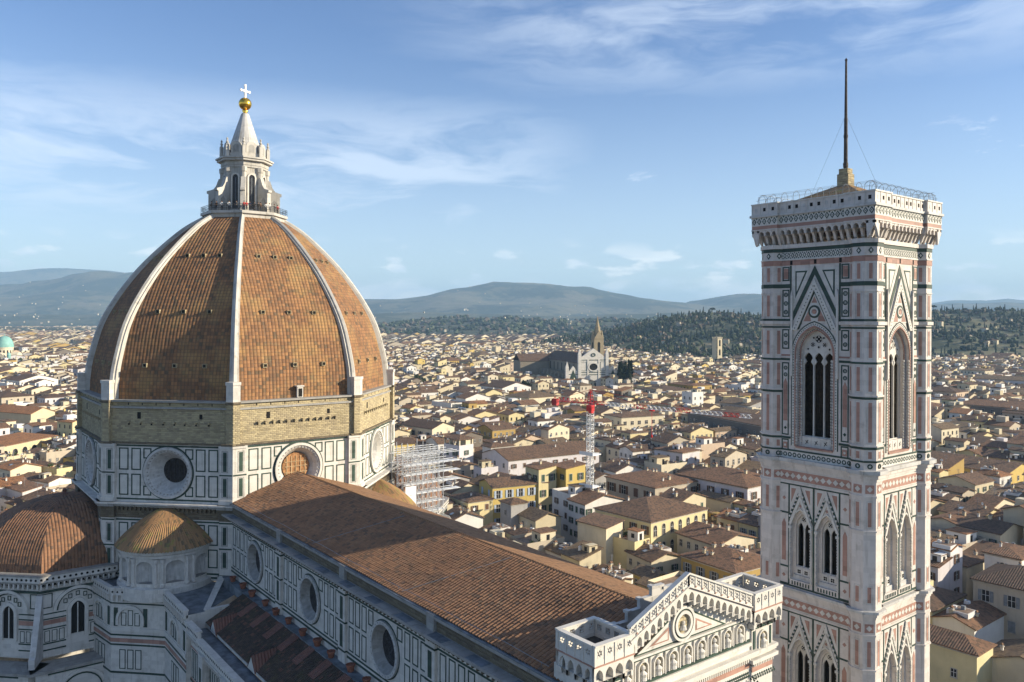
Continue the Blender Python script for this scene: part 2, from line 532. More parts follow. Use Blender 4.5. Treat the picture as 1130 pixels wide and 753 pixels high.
def coppi(name, O, U, V, lu, lv, mat, parent, p=.42, q=.45, amp=.20, seed=1, taper=None):
    """a pan tile slope as real corrugated geometry; O = eave corner, U along the eave, V up the slope"""
    g = np.random.default_rng(seed)
    O, U, V = (np.array(a, float) for a in (O, U, V))
    N = np.cross(U, V); N /= np.linalg.norm(N)
    nu, nv = int(lu / p), int(lv / q)
    prof = np.array([0, .62, 1.0, .62])
    x = (np.arange(nu)[:, None] * p + np.array([0, .14, .5, .86]) * p).ravel()
    hx = np.tile(prof, nu)
    jit = np.repeat(g.normal(0, .012, nu), 4)
    rows = []
    for j in range(nv):
        rows += [(j * q, 1.0), ((j + 1) * q - .001, 0.0)]
    y = np.array([r[0] for r in rows]); ly = np.array([r[1] for r in rows])
    cell = np.repeat(g.normal(0, .010, (nv, nu)), 2, 0)
    cell = np.repeat(cell, 4, 1)
    wav = np.array([[noise.noise((a * .12, b * .2, seed)) * .12 for a in x[::4]] for b in y])
    wav = np.repeat(wav, 4, 1)
    H = hx[None, :] * amp + ly[:, None] * .028 * (hx[None, :] > .3) + cell + wav + .05
    X = x + jit
    P = O + X[None, :, None] * U + y[:, None, None] * V + H[..., None] * N
    UV = np.stack([np.broadcast_to(x + .001, H.shape), np.broadcast_to((y + np.where(ly > 0, .01, -.01))[:, None], H.shape)], -1)
    return grid_mesh(name, P, UV, mat, parent)


def hole_wall(fr, u0, u1, z0, z1, cu, cz, r, d, m, seg=40):
    """rectangular wall panel with a round hole"""
    A = set(2 * PI * i / seg for i in range(seg))
    for u in (u0, u1):
        for z in (z0, z1): A.add(math.atan2(z - cz, u - cu) % (2 * PI))
    A = sorted(A)

    def edge(a):
        c, s = math.cos(a), math.sin(a)
        k = 1e9
        if c > 1e-9: k = min(k, (u1 - cu) / c)
        if c < -1e-9: k = min(k, (u0 - cu) / c)
        if s > 1e-9: k = min(k, (z1 - cz) / s)
        if s < -1e-9: k = min(k, (z0 - cz) / s)
        return (cu + c * k, cz + s * k)
    for a, b in zip(A, A[1:] + A[:1]):
        p, q = edge(a), edge(b)
        fr.mb.poly([fr.p(cu + r * math.cos(a), cz + r * math.sin(a), d), fr.p(*p, d), fr.p(*q, d), fr.p(cu + r * math.cos(b), cz + r * math.sin(b), d)], m)


def panel(fr, u0, u1, z0, z1, d, t=.2, mg=1, mw=2):
    fr.frame(u0, u1, z0, z1, t, d - .05, d + .035, mg)
    fr.box(u0 + t, u1 - t, z0 + t, z1 - t, d - .05, d + .012, mw)


# =================================================================== cathedral
CATH = empty('cathedral', (0, 0, 0), 'marble cathedral with a huge red tiled dome, white ribs and a long tiled nave roof', 'cathedral')
AP = 26.6
HWF = AP * math.tan(PI / 8)
MM = [M_W, M_G, M_W2, M_P, M_DK, M_GREY, M_RST]


def drum_face(mb, ang, lower):
    f = Fr((0, 0), ang, mb)
    if not lower:
        hole_wall(f, -HWF, HWF, 39.6, 49.0, 0, 44.4, 4.0, AP, 0)
        for s in (-1, 1):
            for cu in (5.55, 7.7):
                for z0, z1 in ((40.6, 44.1), (44.7, 48.3)):
                    a, b = s * cu - .83, s * cu + .83
                    panel(f, a, b, z0, z1, AP)
            for z0, z1 in ((40.6, 42.2), (46.6, 48.3)):        # partly hidden behind the oculus
                a, b = s * 3.6 - .7, s * 3.6 + .7
                f.frame(a, b, z0, z1, .2, AP - .05, AP + .035, 1)
        f.ring(0, 44.4, 4.15, 4.42, AP - .05, AP + .05, 1, 48)
        f.box(-9, 9, 48.55, 48.8, AP - .05, AP + .06, 1)
        f.box(-9, 9, 39.9, 40.15, AP - .05, AP + .04, 1)
    else:
        f.box(-HWF, HWF, 27.3, 39.0, AP - 1, AP, 0)
        for cu in [-7.7 + 2.2 * i for i in range(8)]:
            for z0, z1 in ((29.3, 32.3), (32.9, 36.2)):
                panel(f, cu - .83, cu + .83, z0, z1, AP)
        for z in (27.6, 28.2): f.box(-9, 9, z, z + .3, AP - .05, AP + .03, 1)
        f.box(-9, 9, 36.5, 36.75, AP - .05, AP + .04, 1)
        f.box(-9, 9, 37.0, 38.6, AP - .05, AP + .16, 6)
        for i in range(24):
            u = -8.6 + i * .75
            f.box(u, u + .3, 38.2, 38.9, AP, AP + .5, 6)


mb = MB()
for k in range(8): drum_face(mb, k * PI / 4, False)
mb.build('drum_wall', MM, CATH)
mb = MB()
for k in range(8): drum_face(mb, k * PI / 4, True)
mb.prism(octagon(27.5), 38.95, 39.35, 5); mb.prism(octagon(27.9), 39.35, 39.6, 0)
mb.build('lower_drum_wall', MM, CATH)
# rough stone band under the dome
mb = MB()
mb.prism(octagon(27.0), 49.0, 49.25, 1); mb.prism(octagon(26.4), 49.25, 54.7, 0)
mb.prism(octagon(26.65), 54.7, 55.0, 2); mb.prism(octagon(26.3), 55.0, 55.75, 0); mb.prism(octagon(26.75), 55.75, 56.05, 2)
for k in range(8):
    f = Fr((0, 0), k * PI / 4, mb)
    g = random.Random(k)
    f.box(-9.6, 9.6, 51.2, 51.35, 26.3, 26.46, 0)
    n = 12 if k in (4, 5) else 8
    for i in range(n):
        u = -6.8 + 13.6 * i / (n - 1) + g.uniform(-.15, .15)
        f.box(u - .16, u + .16, 52.3, 52.62, 26.3, 26.95, 0); f.box(u - .25, u + .05, 52.0, 52.28, 26.35, 26.42, 3)
    f.box(-5.5, -4.9, 53.0, 54.1, 26.35, 26.43, 3); f.box(5.2, 5.7, 53.1, 53.9, 26.35, 26.43, 3)
    for i in range(7): f.box(-7.2 + i * 2.4, -7.05 + i * 2.4, 55.2, 55.6, 26.25, 26.32, 3)
mb.build('rough_stone_band', [M_BRICK, M_RST, M_GREY, M_DK], CATH)
# corner piers


def vert(ap, k): return octv(ap, k)


def pier(mb, k, w, d, z0, z1, m, mt=None):
    fa, fb = Fr((0, 0), k * PI / 4, mb), Fr((0, 0), (k + 1) * PI / 4, mb)
    h = (AP + d) * math.tan(PI / 8)
    P = [fa.p(h - w, 0, AP - 1.0)[:2], fa.p(h - w, 0, AP + d)[:2], vert(AP + d, k), fb.p(-h + w, 0, AP + d)[:2], fb.p(-h + w, 0, AP - 1.0)[:2]]
    mb.prism(P, z0, z1, m, mt)


for k in range(8):
    mb = MB()
    for z0, z1, w, d, m in ((27.3, 28.1, 2.5, .75, 0), (28.1, 28.4, 2.4, .65, 1), (28.4, 37.0, 2.2, .5, 0), (37.0, 38.9, 2.3, .65, 6), (38.9, 39.6, 2.7, 1.1, 5),
                            (39.6, 40.3, 2.4, .7, 0), (40.3, 48.6, 2.2, .5, 0), (48.6, 49.0, 2.4, .7, 0), (49.0, 49.3, 2.0, .8, 6), (49.3, 55.6, 1.15, .45, 7), (55.6, 56.0, 1.3, .62, 6), (56.0, 58.7, 1.18, .42, 0), (58.7, 59.2, 1.3, .55, 0)):
        pier(mb, k, w, d, z0, z1, m)
    for ang, s in ((k * PI / 4, 1), ((k + 1) * PI / 4, -1)):
        f = Fr((0, 0), ang, mb)
        for z0, z1 in ((29.4, 32.2), (33.0, 36.2), (40.7, 44.0), (44.7, 48.2)):
            f.frame(*sorted((s * 9.35, s * 10.45)), z0, z1, .14, AP + .4, AP + .515, 5); f.box(*sorted((s * 9.6, s * 10.2)), z0 + .2, z1 - .2, AP + .4, AP + .53, 1)
        for z in (32.45, 36.55, 44.2): f.box(*sorted((s * 9.0, s * 11.15)), z, z + .22, AP + .4, AP + .545, 1)
    mb.build('corner_pier', MM + [M_BRICK], CATH)

# oculi
WOOD_FACE = 4
for k in range(8):
    mb = MB()
    f = Fr((0, 0), k * PI / 4, mb)
    f.ring(0, 44.4, 3.75, 4.15, AP - .2, AP + .38, 0, 48)
    f.ring(0, 44.4, 3.3, 3.75, AP - .3, AP + .22, 1, 48, e0=AP + .0)
    f.ring(0, 44.4, 2.9, 3.3, AP - 1, AP - .0, 0, 48, e0=AP - .7)
    f.ring(0, 44.4, 2.0, 2.9, AP - 2.4, AP - .7, 1, 48, e0=AP - 2.2)
    for i in range(36):
        a = 2 * PI * i / 36
        f.disc(3.52 * math.cos(a), 44.4 + 3.52 * math.sin(a), .13, AP + .05, AP + .20, 2, 6)
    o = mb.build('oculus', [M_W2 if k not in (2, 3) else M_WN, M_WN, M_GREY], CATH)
    mb = MB()
    f = Fr((0, 0), k * PI / 4, mb)
    if k == WOOD_FACE:
        f.disc(0, 44.4, 2.35, AP - 1.4, AP - 1.2, 0, 32)
        for i in range(-2, 3): f.box(i * .8 - .06, i * .8 + .06, 42.6, 46.2, AP - 1.2, AP - 1.1, 1)
        for z in (43.4, 44.4, 45.2): f.box(-2.0, 2.0, z, z + .1, AP - 1.2, AP - 1.08, 1)
        mb.build('wooden_screen', [M_WOODP, simple('scaffold_wood', (.42, .30, .17))], o)
    else:
        f.disc(0, 44.4, 2.2, AP - 2.3, AP - 2.15, 0, 32)
        for i in range(-2, 3): f.box(i * .8 - .03, i * .8 + .03, 42.4, 46.4, AP - 2.15, AP - 2.1, 1)
        mb.build('round_glass', [M_GL, M_IRON], o)

# dome shell ---------------------------------------------------------------
PR = [(28.6, 50.0), (28.05, 56.0), (27.9, 58.5), (27.2, 62.7), (24.9, 69.8), (19.4, 78.2), (12.3, 85.5), (7.3, 88.9), (2.5, 91.5)]


def dome_prof(n):
    out = []
    for i in range(1, len(PR) - 2):
        p0, p1, p2, p3 = (np.array(PR[j]) for j in (i - 1, i, i + 1, i + 2))
        for t in np.linspace(0, 1, n, endpoint=False):
            out.append(.5 * (2 * p1 + (p2 - p0) * t + (2 * p0 - 5 * p1 + 4 * p2 - p3) * t * t + (3 * p1 - p0 - 3 * p2 + p3) * t ** 3))
    out.append(np.array(PR[-2]))
    return np.array(out)


DP = dome_prof(5)
CV = math.cos(PI / 8)
arc = np.concatenate([[0], np.cumsum(np.hypot(*(DP[1:] - DP[:-1]).T))])
DV, DF, DUV = [], [], []
mbd = MB()
for k in range(8):
    f = Fr((0, 0), k * PI / 4, mbd)
    for j in range(len(DP) - 1):
        (r0, z0), (r1, z1) = DP[j], DP[j + 1]
        r0, r1 = r0 - .75, r1 - .75
        a0, a1 = r0 * CV, r1 * CV
        h0, h1 = r0 * math.sin(PI / 8), r1 * math.sin(PI / 8)
        mbd.poly([f.p(-h0, z0, a0), f.p(h0, z0, a0), f.p(h1, z1, a1), f.p(-h1, z1, a1)], 0,
                 uv=[(-h0 + 40 * k, arc[j]), (h0 + 40 * k, arc[j]), (h1 + 40 * k, arc[j + 1]), (-h1 + 40 * k, arc[j + 1])])
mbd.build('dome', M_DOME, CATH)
for k in range(8):
    a = R(22.5 + 45 * k)
    er, et = Vector((math.cos(a), math.sin(a), 0)), Vector((-math.sin(a), math.cos(a), 0))
    mb = MB()
    n = len(DP)
    ring = []
    for j in range(n):
        r, z = DP[j]
        t = DP[min(j + 1, n - 1)] - DP[max(j - 1, 0)]
        nr = Vector((er.x * t[1], er.y * t[1], -t[0])).normalized()
        w = .72 - .33 * j / (n - 1)
        c = er * float(r) + Vector((0, 0, float(z)))
        # stepped section: a broad base strip and a raised peaked crown
        ring.append([c - nr * 1.1 - et * w * 1.12, c - nr * .38 - et * w * 1.12, c - nr * .34 - et * w * .72, c - nr * .05 - et * w * .66, c + nr * .18,
                     c - nr * .05 + et * w * .66, c - nr * .34 + et * w * .72, c - nr * .38 + et * w * 1.12, c - nr * 1.1 + et * w * 1.12])
    q = len(ring[0])
    for j in range(n - 1):
        for i in range(q - 1):
            mb.poly([tuple(ring[j][i]), tuple(ring[j][i + 1]), tuple(ring[j + 1][i + 1]), tuple(ring[j + 1][i])], 0,
                    uv=[(i * .5, arc[j]), (i * .5 + .5, arc[j]), (i * .5 + .5, arc[j + 1]), (i * .5, arc[j + 1])])
    mb.poly([tuple(p) for p in ring[0]], 0)
    mb.build('dome_rib', M_RIB, CATH)


def dome_at(z):
    for j in range(len(DP) - 1):
        if DP[j][1] <= z <= DP[j + 1][1]:
            t = (z - DP[j][1]) / (DP[j + 1][1] - DP[j][1])
            r = DP[j][0] + (DP[j + 1][0] - DP[j][0]) * t - .75
            return r, DP[j + 1] - DP[j]


for k in (2, 3, 4, 5):                                     # small vents in the tiled faces that are in view
    for z, us in ((61.6, (-5.2, 0, 5.2)), (70.5, (-4.6, 0, 4.6)), (80.4, (-3.0, 0, 3.0))):
        r, t = dome_at(z)
        mb = MB()
        f = Fr((0, 0), k * PI / 4, mb)
        a = r * CV
        n_, zt = t[1] / np.hypot(*t), -t[0] / np.hypot(*t)
        for u in us:
            mb = MB(); f.mb = mb
            f.frame(u - .36, u + .36, z - .34, z + .34, .10, a - .6, a + .34, 0)
            f.box(u - .3, u + .3, z - .3, z + .3, a - .6, a + .22, 1)
            mb.build('dome_vent', [M_BRICK, M_DK], CATH)
mb = MB()
f = Fr((0, 0), PI, mb)
f.box(-.0, 1.0, 56.1, 57.9, 25.4, 26.0, 0); f.box(.15, .85, 56.2, 57.6, 26.0, 26.02, 1); f.box(-.15, 1.15, 57.9, 58.1, 25.2, 26.2, 0)
mb.build('roof_door', [M_W2, M_DK], CATH)

# lantern ------------------------------------------------------------------
mb = MB()
mb.prism(octagon(7.0), 88.2, 89.0, 0); mb.prism(octagon(7.45), 89.0, 89.5, 0)
mb.prism(octagon(3.75), 89.5, 99.2, 0)
for k in range(8):
    x, y = octv(3.75, k)
    mb.lathe([(.5, 89.5), (.5, 97.2), (.65, 97.4), (.7, 98.2), (.5, 98.3)], 8, (x, y, 0), 0)
for ap, z0, z1 in ((4.0, 98.2, 98.6), (4.1, 98.6, 99.4), (4.75, 99.4, 99.8), (5.0, 99.8, 100.1), (3.7, 100.1, 101.0)): mb.prism(octagon(ap), z0, z1, 0)
LAN = mb.build('lantern', [M_RIB], CATH)
for k in range(8):
    mb = MB(); f = Fr((0, 0), k * PI / 4, mb)
    A = [(-.58, 90.3)] + arch_pts(0, .58, 96.2, .6, 5) + [(.58, 90.3)]
    f.poly(A, 3.5, 3.78, 0)
    arch_band(f, 0, .58, .85, 90.3, 96.2, .6, .88, 3.7, 3.98, 1)
    f.box(-.05, .05, 90.3, 96.2, 3.78, 3.84, 2)
    mb.build('tall_window', [M_GL, M_W2, M_LEAD], LAN)
    # volute buttress at each corner
    mb = MB()
    g = Fr((0, 0), R(22.5 + 45 * k), mb)
    g.mb = mb
    h = .42
    prof = [(4.1, 89.5), (6.6, 89.5), (6.6, 93.3), (6.9, 93.4), (6.9, 93.8), (6.2, 94.0), (5.7, 94.2), (5.2, 94.9), (4.9, 95.8), (4.75, 96.2), (4.1, 96.4)]
    L = [g.p(-h, z, d) for d, z in prof]; Rr = [g.p(h, z, d) for d, z in prof]
    nn = len(prof)
    mb.add(L + Rr, [tuple(range(nn)), tuple(range(2 * nn - 1, nn - 1, -1))] + [(i, nn + i, nn + (i + 1) % nn, (i + 1) % nn) for i in range(nn)], 0)
    for s in (-1, 1):
        pts = [(5.0, 89.6), (6.1, 89.6), (6.1, 91.9), (5.55, 92.6), (5.0, 91.9)]
        mb.poly([g.p(s * (h + .02), z, d) for d, z in pts], 1)
    mb.build('volute_buttress', [M_RIB, M_GREY], LAN)
    # niche and pinnacle above the cornice
    mb = MB()
    g2 = Fr((0, 0), k * PI / 4, mb)
    g2.box(-1.05, 1.05, 101.0, 102.3, 3.2, 3.72, 0)
    A = [(-1.05, 102.3)] + [(-1.05 * math.cos(PI * i / 10), 102.3 + .85 * math.sin(PI * i / 10)) for i in range(1, 10)] + [(1.05, 102.3)]
    g2.poly(A, 3.2, 3.72, 0)
    B = [(-.55, 101.1)] + arch_pts(0, .55, 102.1, .5, 4) + [(.55, 101.1)]
    g2.poly(B, 3.6, 3.74, 1)
    mb.build('niche', [M_RIB, M_GREY], LAN)
    x, y = octv(3.95, k)
    mb = MB()
    mb.box(x - .3, x + .3, y - .3, y + .3, 100.1, 102.3, 0)
    mb.lathe([(.38, 102.3), (.38, 102.45), (.15, 102.7), (.3, 103.0), (.12, 103.3), (.22, 103.55), (.02, 103.9)], 8, (x, y, 0), 0)
    mb.build('pinnacle', [M_RIB], LAN)
mb = MB()
mb.lathe([(3.0, 101.0), (2.95, 102.6), (2.75, 103.0), (.75, 109.1), (.55, 109.3)], 16, m=0)
mb.build('cone_roof', [M_WN], LAN)
mb = MB()
mb.lathe([(.01, 109.2), (.6, 109.2), (.35, 109.5), (.62, 109.75), (.4, 109.95)], 12)
mb.lathe([(1.22 * math.sin(PI * i / 14), 111.15 - 1.22 * math.cos(PI * i / 14)) for i in range(15)], 24)
mb.build('gilded_ball', [M_GOLD], LAN, True)
mb = MB()
g = Fr((0, 0), PI + R(22), mb)
g.box(-.16, .16, 112.3, 114.75, -.12, .12); g.box(-1.0, 1.0, 113.5, 113.82, -.115, .115)
for u, z in ((-1, 113.66), (1, 113.66), (0, 114.75)): g.disc(u, z, .25, -.13, .13, 0, 8)
mb.build('cross', [M_CROSS], LAN)
mb = MB()
ringpts = [octv(7.35, k) for k in range(8)]
for a, b in zip(ringpts, ringpts[1:] + ringpts[:1]):
    for z in (90.0, 90.35, 90.65): mb.tube([(a[0], a[1], z), (b[0], b[1], z)], .035, 4)
    for i in range(8):
        t = i / 8
        mb.tube([(a[0] + (b[0] - a[0]) * t, a[1] + (b[1] - a[1]) * t, 89.5), (a[0] + (b[0] - a[0]) * t, a[1] + (b[1] - a[1]) * t, 90.7)], .035, 4)
mb.build('gallery_railing', [M_IRON], LAN)

# nave ---------------------------------------------------------------------
NX0, NX1 = -106.4, -26.2
EY, EZ, RZ = 11.3, 39.88, 43.5
sl = math.atan2(RZ - EZ, EY)
lv = math.hypot(EY, RZ - EZ)
coppi('nave_roof', (NX1, EY, EZ), (-1, 0, 0), (0, -math.cos(sl), math.sin(sl)), NX1 - NX0, lv, M_NAVE, CATH, p=.48, amp=.20)
mb = MB()
mb.poly([(NX0, 0, RZ), (NX0, -EY, EZ), (NX1, -EY, EZ), (NX1, 0, RZ)], 0)
mb.build('nave_roof_far_slope', [M_NAVEB], CATH)
mb = MB()
n = 190
for i in range(n):
    x = NX0 + (NX1 - NX0) * i / n
    mb.lathe([(.20, 0), (.16, .42)], 6, (0, 0, 0), 0, 0, PI)
    k = len(mb.v) - 14
    for j in range(k, len(mb.v)):
        a, b, c = mb.v[j]
        mb.v[j] = (x + c, a * 1.0, RZ + .02 + b + rnd.uniform(-.01, .01) * 0)
mb.build('ridge_tiles', [M_NAVEB], CATH)
mb = MB()      # cables lying on the roof
for xs in ((-57, -63), (-80, -86)):
    pts = [(xs[0] + (xs[1] - xs[0]) * t, EY * (.97 - .9 * t), EZ + (RZ - EZ) * (.03 + .9 * t) + .26) for t in [i / 8 for i in range(9)]]
    mb.tube(pts, .035, 4)
mb.tube([(x, EY - .5, EZ + .62 + .06 * math.sin(x * .5)) for x in range(-104, -30, 3)], .03, 4)
for x in range(-103, -30, 12): mb.tube([(x, EY - .5, EZ), (x, EY - .5, EZ + .62)], .03, 4)
mb.build('roof_cable', [M_WIRE], CATH)

mb = MB()
f = Fr((-1.2, .8, .55), PI / 2, mb)     # u runs towards -x
WY = 10.5
bays = [(25.3, 46.0, 36.3), (46.0, 65.8, 56.0), (65.8, 85.6, 75.8), (85.6, 105.5, 95.6)]
for b0, b1, c in bays:
    hole_wall(f, b0, b1, 27.0, 37.3, c, 32.6, 2.95, WY, 0)
    n = 11
    w = (b1 - b0 - 2.0) / n
    for i in range(n):
        cu = b0 + 1.0 + w * (i + .5)
        for z0, z1 in ((29.6, 32.5), (32.95, 35.9)):
            if abs(cu - c) > 2.95 + .45: panel(f, cu - .58, cu + .58, z0, z1, WY, .15)
            elif z1 > 33 and abs(cu - c) < 3.4:
                zz = 32.6 + math.sqrt(max(0, 3.15 ** 2 - max(0, abs(cu - c) - .58) ** 2))
                if zz < 35.3: f.frame(cu - .58, cu + .58, zz, z1, .15, WY - .05, WY + .035, 1)
    f.ring(c, 32.6, 3.05, 3.2, WY - .05, WY + .04, 1, 40)
    f.box(b0, b1, 36.05, 36.25, WY - .05, WY + .04, 1)
    f.box(b0, b1, 29.15, 29.35, WY - .05, WY + .05, 1); f.box(b0, b1, 28.6, 28.85, WY - .05, WY + .06, 1)
    for i in range(int((b1 - b0) / .36)):
        f.dia(b0 + .2 + .36 * i, 36.62, .12, WY - .05, WY + .03, 5)
        f.dia(b0 + .02 + .36 * i, 36.9, .12, WY - .05, WY + .03, 5)
    f.box(b1 - 1.0, b1 + .8, 27.5, 37.3, WY - .1, WY + .35, 0)
    for z0, z1 in ((29.7, 32.4), (33.0, 35.7)): f.box(b1 - .45, b1 + .25, z0, z1, WY + .3, WY + .38, 1)
    for z in (29.2, 32.6, 35.95): f.box(b1 - 1.02, b1 + .82, z, z + .2, WY - .1, WY + .4, 1)
mb.build('clerestory_wall', MM, CATH)
for b0, b1, c in bays:
    mb = MB(); f.mb = mb
    f.ring(c, 32.6, 2.65, 3.05, WY - .1, WY + .3, 0, 40)
    f.ring(c, 32.6, 2.05, 2.65, WY - .9, WY + .15, 1, 40, e0=WY - .8)
    for i in range(28):
        a = 2 * PI * i / 28
        f.disc(c + 2.85 * math.cos(a), 32.6 + 2.85 * math.sin(a), .09, WY + .2, WY + .32, 3, 6)
    f.disc(c, 32.6, 2.15, WY - .9, WY - .82, 2, 32)
    mb.build('round_window', [M_WN, M_GREY, M_GL, M_GREY], CATH)
# gallery that runs under the eaves
mb = MB(); f.mb = mb
f.box(25.2, 106.5, 37.3, 37.55, WY - .5, WY + .5, 0); f.box(25.2, 106.5, 37.55, 37.8, WY - .5, WY + 1.45, 0)
for i in range(200): f.box(27 + i * .4, 27.2 + i * .4, 37.1, 37.55, WY, WY + 1.0 + .2 * math.sin(i * 3.1), 2)
for i in range(12): f.box(27 + i * 6.6, 29.6 + i * 6.6, 37.8, 37.83, WY + .2, WY + 1.3, 1)
f.box(25.2, 106.5, 37.8, 39.0, WY - .6, WY + .0, 2); f.box(25.2, 106.5, 39.0, 39.3, WY - .7, WY + .3, 0)
for b0, b1, c in bays: f.box(b1 - .8, b1 + .6, 37.8, 39.45, WY - .6, WY + .35, 0)
f.box(25.2, 106.5, 39.3, 39.42, WY - .15, WY + .32, 3)
mb.build('eaves_gallery', [M_GREY, M_LEAD, M_RST, M_LEAD], CATH)
# south wall closes the nave
mb = MB()
mb.box(-106, -26.4, -10.6, -10.3, 20, 39.3, 0); mb.box(-106, -26.4, -20.8, -10.6, 18, 26.5, 0)
mb.build('south_wall', [M_W], CATH)

# north aisle --------------------------------------------------------------
AX0, AX1 = -106.0, -36.0
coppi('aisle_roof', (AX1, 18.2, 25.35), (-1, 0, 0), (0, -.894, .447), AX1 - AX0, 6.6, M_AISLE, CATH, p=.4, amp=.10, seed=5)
for i in range(9):
    mb = MB()
    x = -40.5 - i * 4.9
    y0, y1 = (12.6, 15.1)
    z = lambda y: 25.35 + (18.2 - y) * .5 + .24
    mb.poly([(x, y0, z(y0)), (x - 1.7, y0, z(y0)), (x - 1.7, y1, z(y1)), (x, y1, z(y1))], 0)
    mb.build('replacement_tile_strip', [M_NEWTILE], CATH)
for xd in (-40.5, -55.5, -70.5, -85.5):                    # little gabled ends of the buttresses
    mb = MB()
    zt = 26.9
    mb.add([(xd - 1.3, 18.4, 25.1), (xd + 1.3, 18.4, 25.1), (xd, 18.4, zt), (xd, 14.6, 27.2), (xd - 1.3, 17.6, 25.6), (xd + 1.3, 17.6, 25.6)], [(0, 1, 2)], 0)
    mb.add([(xd - 1.4, 18.45, 25.15), (xd, 18.45, zt + .1), (xd, 14.4, 27.35), (xd - 1.0, 16.8, 26.2)], [(0, 1, 2, 3)], 1)
    mb.add([(xd + 1.4, 18.45, 25.15), (xd, 18.45, zt + .1), (xd, 14.4, 27.35), (xd + 1.0, 16.8, 26.2)], [(0, 1, 2, 3)], 1)
    mb.build('buttress_gable', [M_W2, M_NEWTILE], CATH)
mb = MB(); f = Fr((0, 0), PI / 2, mb)
f.box(26.4, 106, 27.0, 28.35, 10.4, 12.6, 5)              # flat gutter walk at the foot of the clerestory
f.box(36, 106, 24.0, 24.6, 18.0, 20.3, 5)
f.box(36, 106, 25.0, 25.35, 17.95, 18.25, 0)
f.box(36.5, 106, 6, 24.4, 19.0, 20.2, 0)
for s0, s1, zt in ((24.5, 41.5, 26.2), (41.5, 106, 25.2)):
    f.box(s0, s1, zt - .25, zt, 20.15, 21.05, 2); f.box(s0, s1, zt - 1.4, zt - .25, 20.3, 20.8, 0); f.box(s0, s1, zt - 1.6, zt - 1.4, 20.2, 20.95, 0)
    for i in range(int((s1 - s0) / .62)):
        u = s0 + .3 + i * .62
        f.box(u - .1, u + .1, zt - 2.3, zt - 1.6, 20.2, 20.75, 0); f.dia(u + .3, zt - .8, .16, 20.7, 20.83, 4)
for b in (44, 53, 63, 73, 83, 93):                         # panelled outer wall
    f.box(b - .9, b + .9, 6, 23.9, 20.2, 21.2, 0); f.box(b - .4, b + .4, 17, 22.2, 21.15, 21.23, 1)
for i in range(75):
    u = 37.4 + i * .92
    for z0, z1 in ((18.3, 22.3), (13.5, 17.4)): f.frame(u - .36, u + .36, z0, z1, .11, 20.15, 20.24, 1)
for z in (17.7, 12.9): f.box(36.5, 106, z, z + .25, 20.1, 20.3, 1)
for z in (22.5, 18.0): f.box(36.5, 106, z, z + .14, 20.1, 20.28, 3)
mb.build('aisle_wall', [M_W, M_G, M_W2, M_P, M_DK, M_LEAD], CATH)
mb = MB()
mb.box(-106, -26.4, 10.4, 12.62, 28.36, 28.4, 0); mb.box(-106, -36, 18.2, 20.2, 24.6, 24.66, 0)
mb.build('gutter_walk', [M_LEAD], CATH)

# tribunes and exedrae ---------------------------------------------------------


